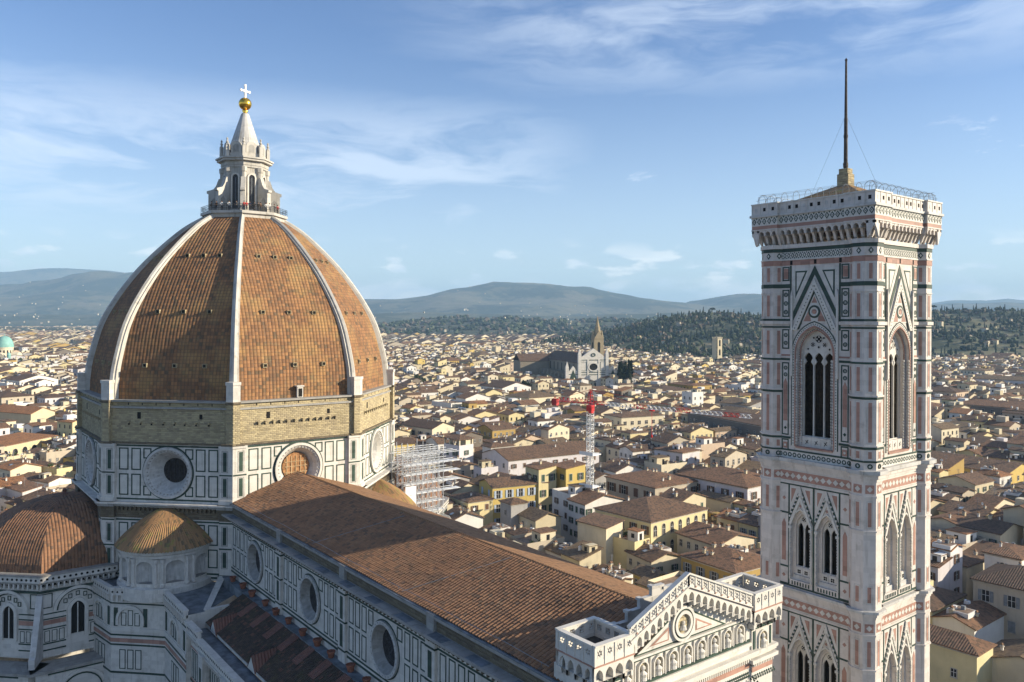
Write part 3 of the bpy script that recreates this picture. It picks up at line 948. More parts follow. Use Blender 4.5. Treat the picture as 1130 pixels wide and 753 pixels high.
def tribune(name, cy, sgn, detail):
    mb = MB()
    c = (0, cy)
    ap = 12.5
    f8 = [0, 1, 2, 3, 4] if sgn > 0 else [4, 5, 6, 7, 8]
    body = [octv(ap, k, c) for k in range(8)]
    mb.prism(body, 16.5, 29.0, 0)
    for a_, z0, z1, m in ((.35, 26.7, 27.0, 1), (.75, 28.2, 28.5, 5), (.95, 28.5, 29.4, 0), (1.05, 29.4, 29.6, 5)):
        mb.prism([octv(ap + a_, k, c) for k in range(8)], z0, z1, m)
    for k in f8:
        f = Fr(c, k * PI / 4, mb)
        h = (ap + .9) * math.tan(PI / 8)
        n = 14
        for i in range(n):
            u = -h + h * 2 * (i + .5) / n
            f.box(u - .12, u + .12, 27.4, 28.25, ap - .1, ap + .7, 0)
            f.disc(u, 28.95, .2, ap + .8, ap + .98, 4, 6)
            f.poly([(u + .12, 27.7), (u + .6, 27.7), (u + .36, 28.1)], ap, ap + .3, 4)
        if not detail: continue
        # window with a round arch over it
        A = [(-.95, 19.5)] + arch_pts(0, .95, 23.3, 1.3, 5) + [(.95, 19.5)]
        f.poly(A, ap - .3, ap + .06, 4)
        arch_band(f, 0, .95, 1.45, 19.2, 23.3, 1.3, 1.8, ap - .1, ap + .3, 2)
        f.box(-.08, .08, 19.5, 24.3, ap, ap + .14, 2)
        arch_band(f, 0, 3.0, 3.45, 23.6, 23.6, 3.0, 3.45, ap - .1, ap + .45, 2)
        arch_band(f, 0, 2.75, 2.95, 23.6, 23.6, 2.75, 2.95, ap - .1, ap + .12, 1)
        for a in (35, 60, 90, 120, 145): f.frame(2.1 * math.cos(R(a)) - .28, 2.1 * math.cos(R(a)) + .28, 23.7 + 2.1 * math.sin(R(a)) - .4, 23.7 + 2.1 * math.sin(R(a)) + .3, .1, ap - .05, ap + .1, 1)
        for s in (-1, 1):
            for z, t in ((23.2, .18), (22.4, .18), (20.9, .18), (18.6, .2), (17.6, .2)): f.box(*sorted((s * 1.6, s * 5.0)), z, z + t, ap - .05, ap + .06, 1)
            f.box(*sorted((s * 1.6, s * 5.0)), 21.6, 22.3, ap - .05, ap + .04, 3)
            for u in (2.2, 3.2, 4.2): panel(f, s * u - .38, s * u + .38, 18.9, 20.7, ap, .1)
            f.frame(*sorted((s * 3.5, s * 5.0)), 24.2, 26.5, .14, ap - .05, ap + .06, 1)
        # lower chapels
        f.box(-h * 1.12, h * 1.12, 6, 15.6, ap, ap + 3.8, 0); f.box(-h * 1.25, h * 1.25, 15.6, 16.0, ap, ap + 4.2, 5)
        arch_band(f, 0, 3.2, 3.6, 11, 11.5, 3.2, 3.6, ap + 3.7, ap + 4.05, 2); f.box(-4.6, 4.6, 15.2, 15.4, ap + 3.7, ap + 3.9, 1)
        arch_band(f, 0, 2.8, 3.0, 11, 11.5, 2.8, 3.0, ap + 3.7, ap + 3.9, 1)
    o = mb.build(name, MM, CATH)
    if detail:
        for k in f8:                                       # raking buttress at each corner
            mb = MB()
            g = Fr(c, R(22.5 + 45 * k), mb)
            g.mb = mb
            r0 = ap / math.cos(PI / 8)
            for s in (0,):
                L = [(r0 - .6, 16.6), (r0 + 4.2, 16.6), (r0 + 4.2, 18.0), (r0 + 3.7, 18.3), (r0 + .4, 26.4), (r0 - .6, 26.6)]
                q = len(L)
                mb.add([g.p(-.42, z, d) for d, z in L] + [g.p(.42, z, d) for d, z in L], [tuple(range(q)), tuple(range(2 * q - 1, q - 1, -1))] + [(i, q + i, q + (i + 1) % q, (i + 1) % q) for i in range(q)], 0)
            mb.build('raking_buttress', [M_WN], o)
    # half dome of tiles: octagonal cloister vault
    mb = MB()
    n = 12
    prof = [(13.1 * math.cos(PI / 2 * (i / n) ** 1.0) ** .9, 29.6 + 9.6 * math.sin(PI / 2 * i / n)) for i in range(n)] + [(.3, 39.25)]
    ar = [0]
    for a, b in zip(prof, prof[1:]): ar.append(ar[-1] + math.hypot(b[0] - a[0], b[1] - a[1]))
    for k in range(8):
        f = Fr(c, k * PI / 4, mb)
        for j in range(n):
            (r0, z0), (r1, z1) = prof[j], prof[j + 1]
            a0, a1 = r0 * CV * 1.0, r1 * CV * 1.0
            h0, h1 = r0 * math.sin(PI / 8), r1 * math.sin(PI / 8)
            mb.poly([f.p(-h0, z0, a0), f.p(h0, z0, a0), f.p(h1, z1, a1), f.p(-h1, z1, a1)], 0, uv=[(-h0 + 20 * k, ar[j]), (h0 + 20 * k, ar[j]), (h1 + 20 * k, ar[j + 1]), (-h1 + 20 * k, ar[j + 1])])
    d = mb.build('tribune_dome', [M_TRIB], CATH)
    mb = MB()
    mb.lathe([(.5, 39.0), (.45, 39.4), (.22, 39.5), (.38, 39.9), (.2, 40.2), (.02, 40.3)], 10, (0, cy, 0))
    mb.build('finial', [M_NEWTILE], d)


tribune('north_tribune', 30.7, 1, True)
tribune('south_tribune', -30.7, -1, False)


def exedra(cx, cy, a_mid, detail):
    mb = MB()
    r = 6.7
    a0, a1 = a_mid - PI / 2 - .15, a_mid + PI / 2 + .15
    c = (cx, cy, 0)
    mb.lathe([(7.4, 26.0), (7.4, 27.9), (6.9, 28.0), (r, 28.1), (r, 28.6)], 40, c, 0, a0, a1)
    mb.lathe([(r, 32.4), (7.0, 32.5), (7.0, 32.9), (7.35, 33.1), (7.45, 33.6), (6, 33.62)], 40, c, 0, a0, a1)
    # wall between the niches, niches are real recesses
    N = 5
    step = (a1 - a0) / N
    for i in range(N):
        am = a0 + step * (i + .5)
        hw = .20                                            # half opening, radians
        zs = 31.0
        arc_ = [(am - hw * math.cos(PI * t / 10), zs + 1.0 * math.sin(PI * t / 10)) for t in range(11)]
        P = lambda a, z, rr: (cx + rr * math.cos(a), cy + rr * math.sin(a), z)
        e0, e1 = am - step / 2, am + step / 2
        for s0, s1 in ((e0, am - hw), (am + hw, e1)):
            for q in range(3):
                b0, b1 = s0 + (s1 - s0) * q / 3, s0 + (s1 - s0) * (q + 1) / 3
                mb.poly([P(b0, 28.6, r), P(b1, 28.6, r), P(b1, 32.4, r), P(b0, 32.4, r)], 0)
        for (b0, z0), (b1, z1) in zip(arc_, arc_[1:]):
            mb.poly([P(b0, z0, r), P(b1, z1, r), P(b1, 32.4, r), P(b0, 32.4, r)], 0)
            mb.poly([P(b0, z0, r), P(b1, z1, r), P((b1 - am) * .8 + am, z1 - .1, r - 1.1), P((b0 - am) * .8 + am, z0 - .1, r - 1.1)], 1)
        # niche back (half round shell) and sill
        nb = [(am + hw * math.cos(PI * t / 8), r - 1.15 * math.sin(PI * t / 8)) for t in range(9)]
        for (b0, r0), (b1, r1) in zip(nb, nb[1:]): mb.poly([P(b0, 28.6, r0), P(b1, 28.6, r1), P(b1, 32.2, r1), P(b0, 32.2, r0)], 1)
        mb.poly([P(b, 28.62, rr) for b, rr in nb], 2)
        # paired half columns with capitals beside each niche
        for s in (-1, 1):
            ac = am + s * (step / 2 - .075)
            x, y = cx + (r + .05) * math.cos(ac), cy + (r + .05) * math.sin(ac)
            mb.lathe([(.42, 28.1), (.42, 28.5), (.3, 28.6), (.28, 31.6), (.36, 31.7), (.46, 32.4)], 8, (x, y, 0), 0)
    mb.build('exedra', [M_W, M_WN, M_GREY], CATH)
    # conical tiled roof as corrugated geometry
    n = int((a1 - a0) * 7.7 / .45)
    prof = [(7.75 - 7.6 * (i / 14), 33.55 + 5.7 * (i / 14) ** .86 + .35 * math.sin(PI * i / 14)) for i in range(15)]
    A = np.linspace(a0, a1, n * 4 + 1)
    hh = np.tile([0, .62, 1, .62], n); hh = np.append(hh, 0)
    P_ = np.zeros((len(prof), len(A), 3)); U_ = np.zeros((len(prof), len(A), 2))
    for j, (rr, z) in enumerate(prof):
        amp = .12 * min(1, rr / 5)
        P_[j, :, 0] = cx + rr * np.cos(A); P_[j, :, 1] = cy + rr * np.sin(A); P_[j, :, 2] = z + hh * amp
        U_[j, :, 0] = (A - a0) * 7.7; U_[j, :, 1] = j * .67
    grid_mesh('exedra_roof', P_, U_, M_EXED_G, CATH)


M_EXED_G = tiles('exedra_coppi', (.32, .185, .085), (.26, .15, .075), (.16, .11, .06), .45, .67, dark=.2, moss=.6, geo=True)
exedra(-18.8, 18.8, R(135), True)
exedra(-18.8, -18.8, R(225), False)
# block under the exedra with its machicolated parapet
mb = MB()
pl = [(-10.0, 27.3), (-11.0, 28.6), (-19.2, 27.2), (-23.7, 22.6), (-25.5, 20.9), (-36.5, 20.9), (-36.5, 18.2), (-30, 10), (-10, 20)]
mb.prism(pl, 6, 27.0, 0, 1)
PL = pl[1:6]
for (x0, y0), (x1, y1) in zip(PL, PL[1:]):
    L = math.hypot(x1 - x0, y1 - y0)
    a = math.atan2(y1 - y0, x1 - x0) + PI / 2
    mid = ((x0 + x1) / 2, (y0 + y1) / 2)
    if math.cos(a) * (mid[0] + 15) + math.sin(a) * (mid[1] - 15) < 0: a += PI
    f = Fr(mid, a, mb)
    f.box(-L / 2, L / 2, 26.6, 27.55, -.25, .3, 0); f.box(-L / 2, L / 2, 27.55, 27.75, -.35, .4, 2)
    for i in range(int(L / .8)):
        u = -L / 2 + .4 + i * .8
        f.box(u - .13, u + .13, 25.7, 26.6, 0, .4, 0); f.disc(u, 27.1, .17, .2, .32, 3, 6)
    f.box(-L / 2, L / 2, 25.2, 25.4, 0, .06, 4)
    for z, t, m in ((21.0, .5, 2), (20.3, .25, 4), (19.3, .6, 5), (18.8, .25, 4), (14.5, .3, 4)): f.box(-L / 2, L / 2, z, z + t, -.05, .12 if m == 2 else .05, m)
    if L > 5:
        arch_band(f, 0, 1.9, 2.3, 22.0, 22.8, 1.9, 2.3, 0, .3, 2)
        f.poly([(-1.9, 21.8)] + arch_pts(0, 1.9, 22.8, 1.9, 5) + [(1.9, 21.8)], 0, .05, 2)
        for u in (-1.1, 0, 1.1): f.frame(u - .42, u + .42, 21.9, 23.9 if u else 24.3, .1, 0, .1, 4)
        for u in (-1.3, 0, 1.3): panel(f, u - .5, u + .5, 15.2, 18.2, .02, .12, 4, 2)
    for u in (-L / 2 + .8, L / 2 - .8):
        if L > 4: f.box(u - .3, u + .3, 21.8, 24.6, 0, .12, 4)
mb.build('sacristy_block', [M_W, M_LEAD, M_W2, M_DK, M_G, M_P], CATH)
mb = MB()                                                  # stone ramp between exedra and aisle roof
mb.add([(-25.0, 12.5, 28.45), (-36.0, 18.4, 27.1), (-36.3, 17.6, 27.0), (-26.2, 11.9, 28.4)], [(0, 1, 2, 3)], 0)
mb.box(-36.6, -35.9, 12.1, 18.3, 24, 27.2, 0)
mb.build('coping_slab', [M_W2], CATH)

# facade ---------------------------------------------------------------------
FX = -110.2
FM = [M_W2, M_G, M_WN, M_P, M_DK, M_GREY]
mb = MB()
f = Fr((FX, 0), PI, mb)          # u runs towards -y (to the right)
FD = 3.6                          # facade block depth
# body of the facade: front wall plane at d=-0.9, behind it the block
f.box(-11.2, 13.1, 6, 41.3, -FD - 1.5, -.9, 0)
f.box(-21, -11.2, 6, 27.0, -FD, -.9, 0); f.box(13.1, 21, 6, 27.0, -FD, -.9, 0)
AY, AZ = -.4, 47.9                # apex (u, z)
# pediment block
f.poly([(-8.0, 41.3), (9.4, 41.3), (9.4, 42.2), (AY, 46.3), (-8.0, 42.2)], -1.6, -.9, 0)
mb_f = mb
# triangle ornament
tri = lambda s, b, dz: [(AY - s, b), (AY + s, b), (AY, b + dz)]
f.poly(tri(6.2, 41.85, 2.95), -.95, -.8, 1); f.poly(tri(5.55, 42.0, 2.62), -.95, -.76, 0)
f.poly(tri(4.6, 42.12, 2.18), -.95, -.74, 2); f.poly(tri(4.3, 42.2, 2.0), -.95, -.72, 0)
for s in (-1, 1):
    f.poly([(AY + s * 1.75, 42.3), (AY + s * 4.1, 42.3), (AY + s * 1.75, 43.4)][::s], -.95, -.70, 3)
    f.poly([(AY + s * 1.92, 42.42), (AY + s * 3.5, 42.42), (AY + s * 1.92, 43.15)][::s], -.95, -.68, 0)
f.ring(AY, 43.35, 1.28, 1.5, -.95, -.50, 0, 32); f.ring(AY, 43.35, 1.12, 1.28, -.95, -.56, 1, 32); f.ring(AY, 43.35, .84, 1.12, -.95, -.46, 0, 32)
f.disc(AY, 43.35, .88, -.95, -.70, 6, 24)
mb.lathe([(.01, 0), (.22, .06), (.25, .25), (.12, .4), (.17, .52), (.14, .7), (.01, .76)], 8, f.p(AY, 42.85, -.6), 0)
mb.lathe([(.01, 0), (.34, .1), (.3, .3), (.01, .45)], 8, f.p(AY, 42.72, -.66), 0)
# courses below: green strips, row of busts, cornice, pink band, mosaic
f.box(-8.0, 9.4, 41.4, 41.62, -.95, -.78, 1); f.box(-8.0, 9.4, 41.62, 41.8, -.95, -.6, 0)
f.box(-8.0, 9.4, 39.3, 39.55, -.95, -.78, 1); f.box(-8.0, 9.4, 39.0, 39.3, -.95, -.62, 0)
f.box(-11.3, 13.2, 38.2, 38.5, -.95, -.3, 0); f.box(-11.3, 13.2, 37.9, 38.2, -.95, -.5, 0)
for i in range(60): f.box(-8.0 + i * .29, -7.86 + i * .29, 37.5, 37.9, -.95, -.6, 0)
f.box(-8.0, 9.4, 37.45, 37.9, -.95, -.85, 1); f.box(-8.0, 9.4, 36.9, 37.4, -.95, -.8, 3)
for i in range(58):
    f.dia(-7.9 + i * .3, 36.4, .14, -.95, -.84, 1); f.dia(-7.75 + i * .3, 36.1, .14, -.95, -.84, 1)
f.box(-8.0, 9.4, 35.4, 35.7, -.95, -.7, 0); f.box(-8.0, 9.4, 35.1, 35.4, -.95, -.8, 1)
for i in range(9):
    panel(f, -7.4 + i * 1.9, -5.9 + i * 1.9, 30.5, 34.8, -.9, .2)
# plate set on the wall: balustraded roof edge
mb.box(FX + 1.2, FX + 4.8, -9.2, 7.2, 41.2, 41.5, 5)
FAC = mb.build('facade', FM + [M_BRICK], CATH)


def bust(mb, f, u, z, d, s=1.0, m=0):
    """small carved half figure"""
    o = f.p(u, z, d)
    mb.lathe([(.01, 0), (.30 * s, .02), (.27 * s, .25 * s), (.33 * s, .5 * s), (.12 * s, .66 * s), (.10 * s, .7 * s), (.19 * s, .84 * s), (.17 * s, 1.0 * s), (.01, 1.09 * s)], 8, o, m)


mb = MB(); f.mb = mb
for i in range(9):
    u = -7.15 + i * 1.86
    f.box(u - .75, u + .75, 39.6, 41.35, -.92, -.86, 0)
    f.poly([(u - .5, 39.75)] + arch_pts(u, .5, 40.75, .5, 5) + [(u + .5, 39.75)], -.88, -.83, 1)
    arch_band(f, u, .5, .62, 39.7, 40.75, .5, .62, -.88, -.62, 0)
    bust(mb, f, u, 39.75, -.74, 1.15)
    f.box(u + .88, u + .98, 39.55, 41.4, -.9, -.7, 0)
mb.build('row_of_busts', [M_W2, M_BRICK], FAC)

# sloping balustrade on pointed corbel arches
mb = MB(); f.mb = mb
for s, n, uend, zend in ((-1, 9, -7.6, 44.9), (1, 10, 8.6, 44.2)):
    du = (uend - AY) / n
    dz = (zend - AZ) / n
    for i in range(n):
        ua, ub = AY + du * i, AY + du * (i + 1)
        za, zb_ = AZ + dz * i, AZ + dz * (i + 1)
        um, zm = (ua + ub) / 2, (za + zb_) / 2
        w = abs(du) / 2
        q = lambda pts, d0, d1, m: f.poly(pts, d0, d1, m)
        order = 1 if s < 0 else -1
        par = lambda t0, t1, d0, d1, m: f.poly([(ua, za - t1), (ub, zb_ - t1), (ub, zb_ - t0), (ua, za - t0)][::order], d0, d1, m)
        par(0, .16, -.38, .10, 0)                       # coping
        # plate with a star shaped hole: four strips round it
        hs = .25
        par(.16, .38, -.25, -.05, 0); par(.92, 1.15, -.25, -.05, 0)
        tL = abs(du) * .5 - hs
        for a, b in ((ua, ua + math.copysign(tL, du)), (ub - math.copysign(tL, du), ub)):
            t = lambda x: za + dz * (x - ua) / du
            f.poly([(a, t(a) - .95), (b, t(b) - .95), (b, t(b) - .36), (a, t(a) - .36)][::order], -.25, -.05, 0)
        for k in range(6):
            a = k * PI / 3 + PI / 6
            f.disc(um + .29 * math.cos(a), zm - .65 + .29 * math.sin(a), .105, -.24, -.04, 0, 6)
        f.disc(um, zm - .65, .08, -.24, -.06, 0, 6)
        par(1.15, 1.25, -.7, .1, 0); par(1.25, 1.32, -.7, .02, 3)
        f.box(ua - .07, ua + .07, za - 1.3, za - .1, -.3, .02, 0)
        f.dia(ua, za - 1.02, .1, -.02, .05, 3); f.dia(um, zm - 1.2, .07, -.06, .04, 1)
        # hanging arch on a bracket
        t = lambda x: za + dz * (x - ua) / du
        zbk = zm - 2.9
        arch_wall(f, min(ua, ub), max(ua, ub), zm - 2.4, min(za, zb_) - 1.32, [(um, w - .13, zm - 2.4, zm - 2.05, .45)], -.8, -.08, 0)
        f.poly([(ua, za - 1.32), (ub, zb_ - 1.32), (ua if za > zb_ else ub, min(za, zb_) - 1.32)], -.8, -.08, 0)
        uc = ub
        zc = zb_ - 2.35
        f.poly([(uc - .13, zc - .3), (uc + .13, zc - .3), (uc + .16, zc + .4), (uc - .16, zc + .4)], -.95, -.1, 0)
        f.poly([(uc - .08, zc - .55), (uc + .08, zc - .55), (uc + .12, zc - .3), (uc - .12, zc - .3)], -.95, -.5, 0)
mb.build('gable_balustrade', FM, FAC)


def turret(y0, y1, zt):
    """square corner turret with an open parapet on pointed corbels"""
    mb = MB()
    x0, x1 = FX, FX + 4.6
    cx, cy = (x0 + x1) / 2, (y0 + y1) / 2
    hx, hy = (x1 - x0) / 2, (y1 - y0) / 2
    mb.box(x0 + .75, x1 - .6, y0 + .6, y1 - .6, 20, zt - 1.75, 0)
    mb.box(x0 + .2, x1 - .2, y0 + .2, y1 - .2, zt - 1.75, zt - 1.5, 7)
    for ang, hw, dd in ((PI, hy, hx), (PI / 2, hx, hy), (-PI / 2, hx, hy), (0, hx, hy)):
        dd = hx if ang in (PI, 0) else hy
        hw = (hy - .002 if ang in (PI, 0) else hx - .31)
        e_ = .003 * (PI, PI / 2, -PI / 2, 0).index(ang)
        f = Fr((cx, cy, e_), ang, mb)
        f.box(-hw, hw, zt - .14, zt, dd - .4, dd + .08, 0)
        f.box(-hw, hw, zt - 1.6, zt - 1.25, dd - .3, dd, 0); f.box(-hw, hw, zt - 1.72, zt - 1.6, dd - .35, dd + .05, 3)
        n = 4
        w = 2 * hw / n
        for i in range(n):
            u = -hw + w * (i + .5)
            hs = .26
            f.box(u - w / 2, u - hs, zt - 1.25, zt - .14, dd - .22, dd - .02, 0); f.box(u + hs, u + w / 2, zt - 1.25, zt - .14, dd - .22, dd - .02, 0)
            f.box(u - hs, u + hs, zt - .42, zt - .14, dd - .22, dd - .02, 0); f.box(u - hs, u + hs, zt - 1.25, zt - .95, dd - .22, dd - .02, 0)
            for k in range(6):
                a = k * PI / 3
                f.disc(u + .3 * math.cos(a), zt - .69 + .3 * math.sin(a), .11, dd - .21, dd - .01, 0, 6)
            f.disc(u, zt - .69, .09, dd - .21, dd - .03, 0, 6)
            f.box(u - w / 2 - .05, u - w / 2 + .05, zt - 1.6, zt - .1, dd - .2, dd + .05, 0)
            arch_wall(f, u - w / 2, u + w / 2, zt - 2.95, zt - 1.72, [(u, w / 2 - .13, zt - 2.95, zt - 2.6, .62)], dd - .7, dd - .05, 0)
            for e in (u - w / 2, u + w / 2):
                e = max(-hw + .12, min(hw - .12, e))
                f.poly([(e - .1, zt - 3.4), (e + .1, zt - 3.4), (e + .15, zt - 2.9), (e - .15, zt - 2.9)], dd - .75, dd - .1, 0)
        d2 = dd - .62 if ang != PI else dd - .75
        hw2 = hw - .62
        f.box(-hw2 - .1, hw2 + .1, zt - 3.75, zt - 3.5, d2 - .1, d2 + .08, 1)
        f.box(-hw2 - .1, hw2 + .1, zt - 6.3, zt - 6.0, d2 - .1, d2 + .08, 1)
        f.box(-hw2 + .55, hw2 - .55, zt - 5.9, zt - 3.85, d2 - .1, d2 + .05, 0)
        f.poly([(-.6, zt - 5.6)] + arch_pts(0, .6, zt - 4.7, .6, 5) + [(.6, zt - 5.6)], d2, d2 + .07, 6)
        arch_band(f, 0, .6, .75, zt - 5.6, zt - 4.7, .6, .75, d2, d2 + .2, 0)
        bust(mb, f, 0, zt - 5.6, d2 + .12, 1.2)
        for s in (-1, 1):
            f.box(*sorted((s * (hw2 - .4), s * (hw2 - .15))), zt - 5.8, zt - 3.9, d2, d2 + .06, 1)
        f.box(-hw2 - .45, hw2 + .45, zt - 6.75, zt - 6.4, d2 - .1, d2 + .45, 0)
        for i in range(12): f.box(-hw2 + i * hw2 / 6, -hw2 + .12 + i * hw2 / 6, zt - 7.1, zt - 6.75, d2, d2 + .3, 0)
        f.box(-hw2 - .05, hw2 + .05, zt - 7.15, zt - 6.8, d2, d2 + .06, 1)
        f.box(-hw2 - .05, hw2 + .05, zt - 7.7, zt - 7.25, d2, d2 + .07, 3)
        for i in range(10):
            f.dia(-hw2 + .15 + i * .36, zt - 8.1, .13, d2, d2 + .05, 1); f.dia(-hw2 + .33 + i * .36, zt - 8.35, .13, d2, d2 + .05, 1)
    mb.build('corner_turret', FM + [M_BRICK, M_IRON], FAC)


turret(7.1, 11.5, 44.3)
turret(-13.4, -9.0, 44.1)
# stepped wall and roof behind the gable
mb = MB()
xs = FX + 4.2
for i in range(9):
    y = 6.6 - i * 1.55
    z = 42.3 + min(i, 4.2) * .78 - max(0, i - 4.2) * .62
    mb.box(xs, xs + .35, y - 1.6, y, 39.5, z, 0); mb.box(xs - .12, xs + .45, y - .35, y + .12, z, z + .22, 0); mb.box(xs - .05, xs + .4, y - 1.6, y, z, z + .1, 0)
mb.add([(FX + .6, 7.2, 41.6), (FX + .6, .4, 45.1), (xs, .4, 44.2), (xs, 7.2, 41.2)], [(0, 1, 2, 3)], 1)
mb.add([(FX + .6, -9.0, 41.6), (FX + .6, .4, 45.1), (xs, .4, 44.2), (xs, -9.0, 41.2)], [(0, 1, 2, 3)], 1)
mb.build('stepped_wall', [M_WN, M_AISLE], FAC)

# =================================================================== bell tower
TC = (-100.03, -42.43)
TWR = empty('bell_tower', (TC[0], TC[1], 0), 'tall square bell tower of white, pink and green marble with a dark mast on top', 'bell tower')
T0 = (0, 0)
TM = [M_TW, M_G, M_P, M_DK, M_WN, M_W2]
WD = 7.0          # wall plane
SIDES = (0, PI / 2, PI, -PI / 2)
OC = 6.05          # corner buttress centre
OA = 1.70          # corner buttress apothem


def colstrip(f, u0, u1, z0, z1, d, m=2): f.box(u0, u1, z0, z1, d - .05, d + .02, m)


def rosette(f, u, z, r, d):
    f.ring(u, z, r * .6, r, d - .02, d + .022, 1, 12)
    for k in range(6): f.disc(u + r * .34 * math.cos(k * PI / 3), z + r * .34 * math.sin(k * PI / 3), r * .16, d - .02, d + .022, 1, 5)


def gpanel(f, u0, u1, z0, z1, d, t=.16): f.frame(u0, u1, z0, z1, t, d - .05, d + .03, 1)


def dots(f, cu, zb, zs, hw, rise, d, m, r=.06, step=.3):
    A = [(cu - hw, zb)] + arch_pts(cu, hw, zs, rise, 8) + [(cu + hw, zb)]
    for (ua, za), (ub, zb_) in zip(A, A[1:]):
        L = math.hypot(ub - ua, zb_ - za)
        n = max(1, round(L / step))
        for i in range(n):
            t = (i + .5) / n
            f.dia(ua + (ub - ua) * t, za + (zb_ - za) * t, r, d - .03, d + .01, m)


def storey_tall(mb, ang, W):
    f = Fr(T0, ang, mb)
    arch_wall(f, -5.0, 5.0, 53.2, 77.3, [(0, 2.55, 53.7, 65.4, 3.3)], WD - .55, WD, 0)
    arch_wall(f, -2.7, 2.7, 53.7, 69.0, [(0, 2.15, 55.0, 65.4, 2.85)], WD - 1.0, WD - .5, 0, 0)
    f.box(-2.5, 2.5, 53.55, 53.75, WD - .6, WD + .12, 2)
    arch_band(f, 0, 2.55, 2.7, 53.75, 65.4, 3.3, 3.5, WD - .04, WD + .10, 2)
    arch_band(f, 0, 2.7, 3.04, 53.75, 65.4, 3.5, 3.9, WD - .04, WD + .05, 5)
    arch_band(f, 0, 3.04, 3.16, 53.75, 65.4, 3.9, 4.05, WD - .04, WD + .07, 1)
    dots(f, 0, 53.9, 65.4, 2.87, 3.7, WD + .05, 1, .09, .34)
    arch_band(f, 0, 2.15, 2.27, 55.0, 65.4, 2.85, 3.0, WD - .55, WD - .42, 2)
    dots(f, 0, 54.2, 65.4, 2.4, 3.1, WD - .5, 1, .08, .3)
    for s in (-1, 1):                                                  # twisted colonnettes
        for u, d in ((2.02, WD - .42), (2.46, WD - .02)):
            for i in range(30): f.dia(s * u, 54.1 + i * .36, .10, d - .1, d + .08, 5 if i % 2 else 4, .18)
    for u in (-1.25, 0, 1.25):
        f.box(u - .55, u + .55, 53.85, 54.9, WD - .55, WD - .47, 5)
        for a, b in ((1, 1), (1, -1)): f.poly([(u - .22, 54.37 - .22 * b - .05), (u - .22 + .1, 54.37 - .22 * b - .05), (u + .22, 54.37 + .22 * b + .05), (u + .22 - .1, 54.37 + .22 * b + .05)], WD - .5, WD - .45, 3)
    # gable over the arch
    f.poly([(-3.05, 68.3), (-2.35, 68.3), (0, 73.3), (2.35, 68.3), (3.05, 68.3), (0, 74.7)], WD - .05, WD + .22, 5)
    dz = 5.7
    for i in range(14):
        t = (i + .5) / 14
        for s in (-1, 1): f.dia(s * 2.7 * (1 - t), 68.35 + 5.6 * t, .09, WD + .2, WD + .235, 1)
    f.poly([(-2.3, 68.4), (-2.12, 68.4), (0, 72.95), (2.12, 68.4), (2.3, 68.4), (0, 73.3)], WD - .05, WD + .10, 1)
    f.poly([(-1.75, 69.25), (1.75, 69.25), (0, 72.8)], WD - .05, WD + .06, 5)
    f.poly([(-1.5, 69.4), (-.45, 69.4), (-.72, 70.9)], WD, WD + .08, 2); f.poly([(.45, 69.4), (1.5, 69.4), (.72, 70.9)], WD, WD + .08, 2)
    f.poly([(-.38, 71.7), (.38, 71.7), (0, 72.5)], WD, WD + .08, 2)
    f.ring(0, 70.6, .55, .8, WD, WD + .12, 1, 20); f.ring(0, 70.6, .40, .55, WD, WD + .14, 5, 20); f.disc(0, 70.6, .3, WD, WD + .13, 2, 10)
    # panel round the gable
    f.poly([(-3.3, 69.9), (-3.0, 69.4), (0, 75.2), (3.0, 69.4), (3.3, 69.9), (0, 76.3)], WD - .05, WD + .05, 1)
    for s in (-1, 1):
        f.box(*sorted((s * 3.2, s * 3.42)), 68.3, 76.4, WD - .05, WD + .045, 1)
        P = [(s * 3.05, 70.8), (s * 3.05, 76.0), (s * .55, 76.0)]
        f.poly(P[::s], WD - .05, WD + .02, 5)
        P = [(s * 2.65, 72.3), (s * 2.65, 75.7), (s * 1.0, 75.7)]
        f.poly(P[::s], WD - .05, WD + .05, 1)
        P = [(s * 2.45, 73.1), (s * 2.45, 75.5), (s * 1.3, 75.5)]
        f.poly(P[::s], WD - .05, WD + .065, 5)
        for i in range(11): f.dia(s * 2.86, 71.3 + i * .42, .08, WD, WD + .03, 4)
        # pinnacle strip beside the gable
        f.box(*sorted((s * 2.95, s * 3.2)), 62.5, 72.6, WD - .05, WD + .26, 5 if s else 5)
        f.poly([(s * 3.075 - .15, 72.6), (s * 3.075 + .15, 72.6), (s * 3.075, 73.3)], WD - .05, WD + .26, 4)
        # side column of panels
        a, b = sorted((s * 3.5, s * 4.5))
        for z0, z1, kind in ((74.5, 76.3, 'pink'), (69.95, 73.4, 'flow'), (65.9, 68.4, 'flow2'), (55.0, 64.2, 'tall'), (52.95, 54.5, 'sq')):
            gpanel(f, a, b, z0, z1, WD)
            c = (a + b) / 2
            if kind == 'pink': f.box(c - .3, c + .3, z0 + .25, z1 - .25, WD - .05, WD + .03, 2)
            if kind == 'flow':
                for i in range(3): rosette(f, c, z0 + .6 + i * 1.1, .3, WD)
            if kind == 'flow2':
                for i in range(2): rosette(f, c, z0 + .75 + i * 1.0, .28, WD)
            if kind == 'tall':
                for i in range(2): rosette(f, c, z1 - .7 - i * .85, .27, WD)
                f.poly([(c - .27, z0 + 1.8), (c + .27, z0 + 1.8), (c + .27, z1 - 2.6), (c, z1 - 2.0), (c - .27, z1 - 2.6)], WD - .05, WD + .03, 2)
                f.dia(c, z0 + .9, .22, WD, WD + .03, 1)
            if kind == 'sq':
                f.box(c - .3, c + .3, z0 + .4, z1 - .4, WD, WD + .03, 2); f.disc(c, (z0 + z1) / 2, .16, WD, WD + .05, 5, 8)
        u0, u1 = sorted((s * 3.25, s * 5.0))
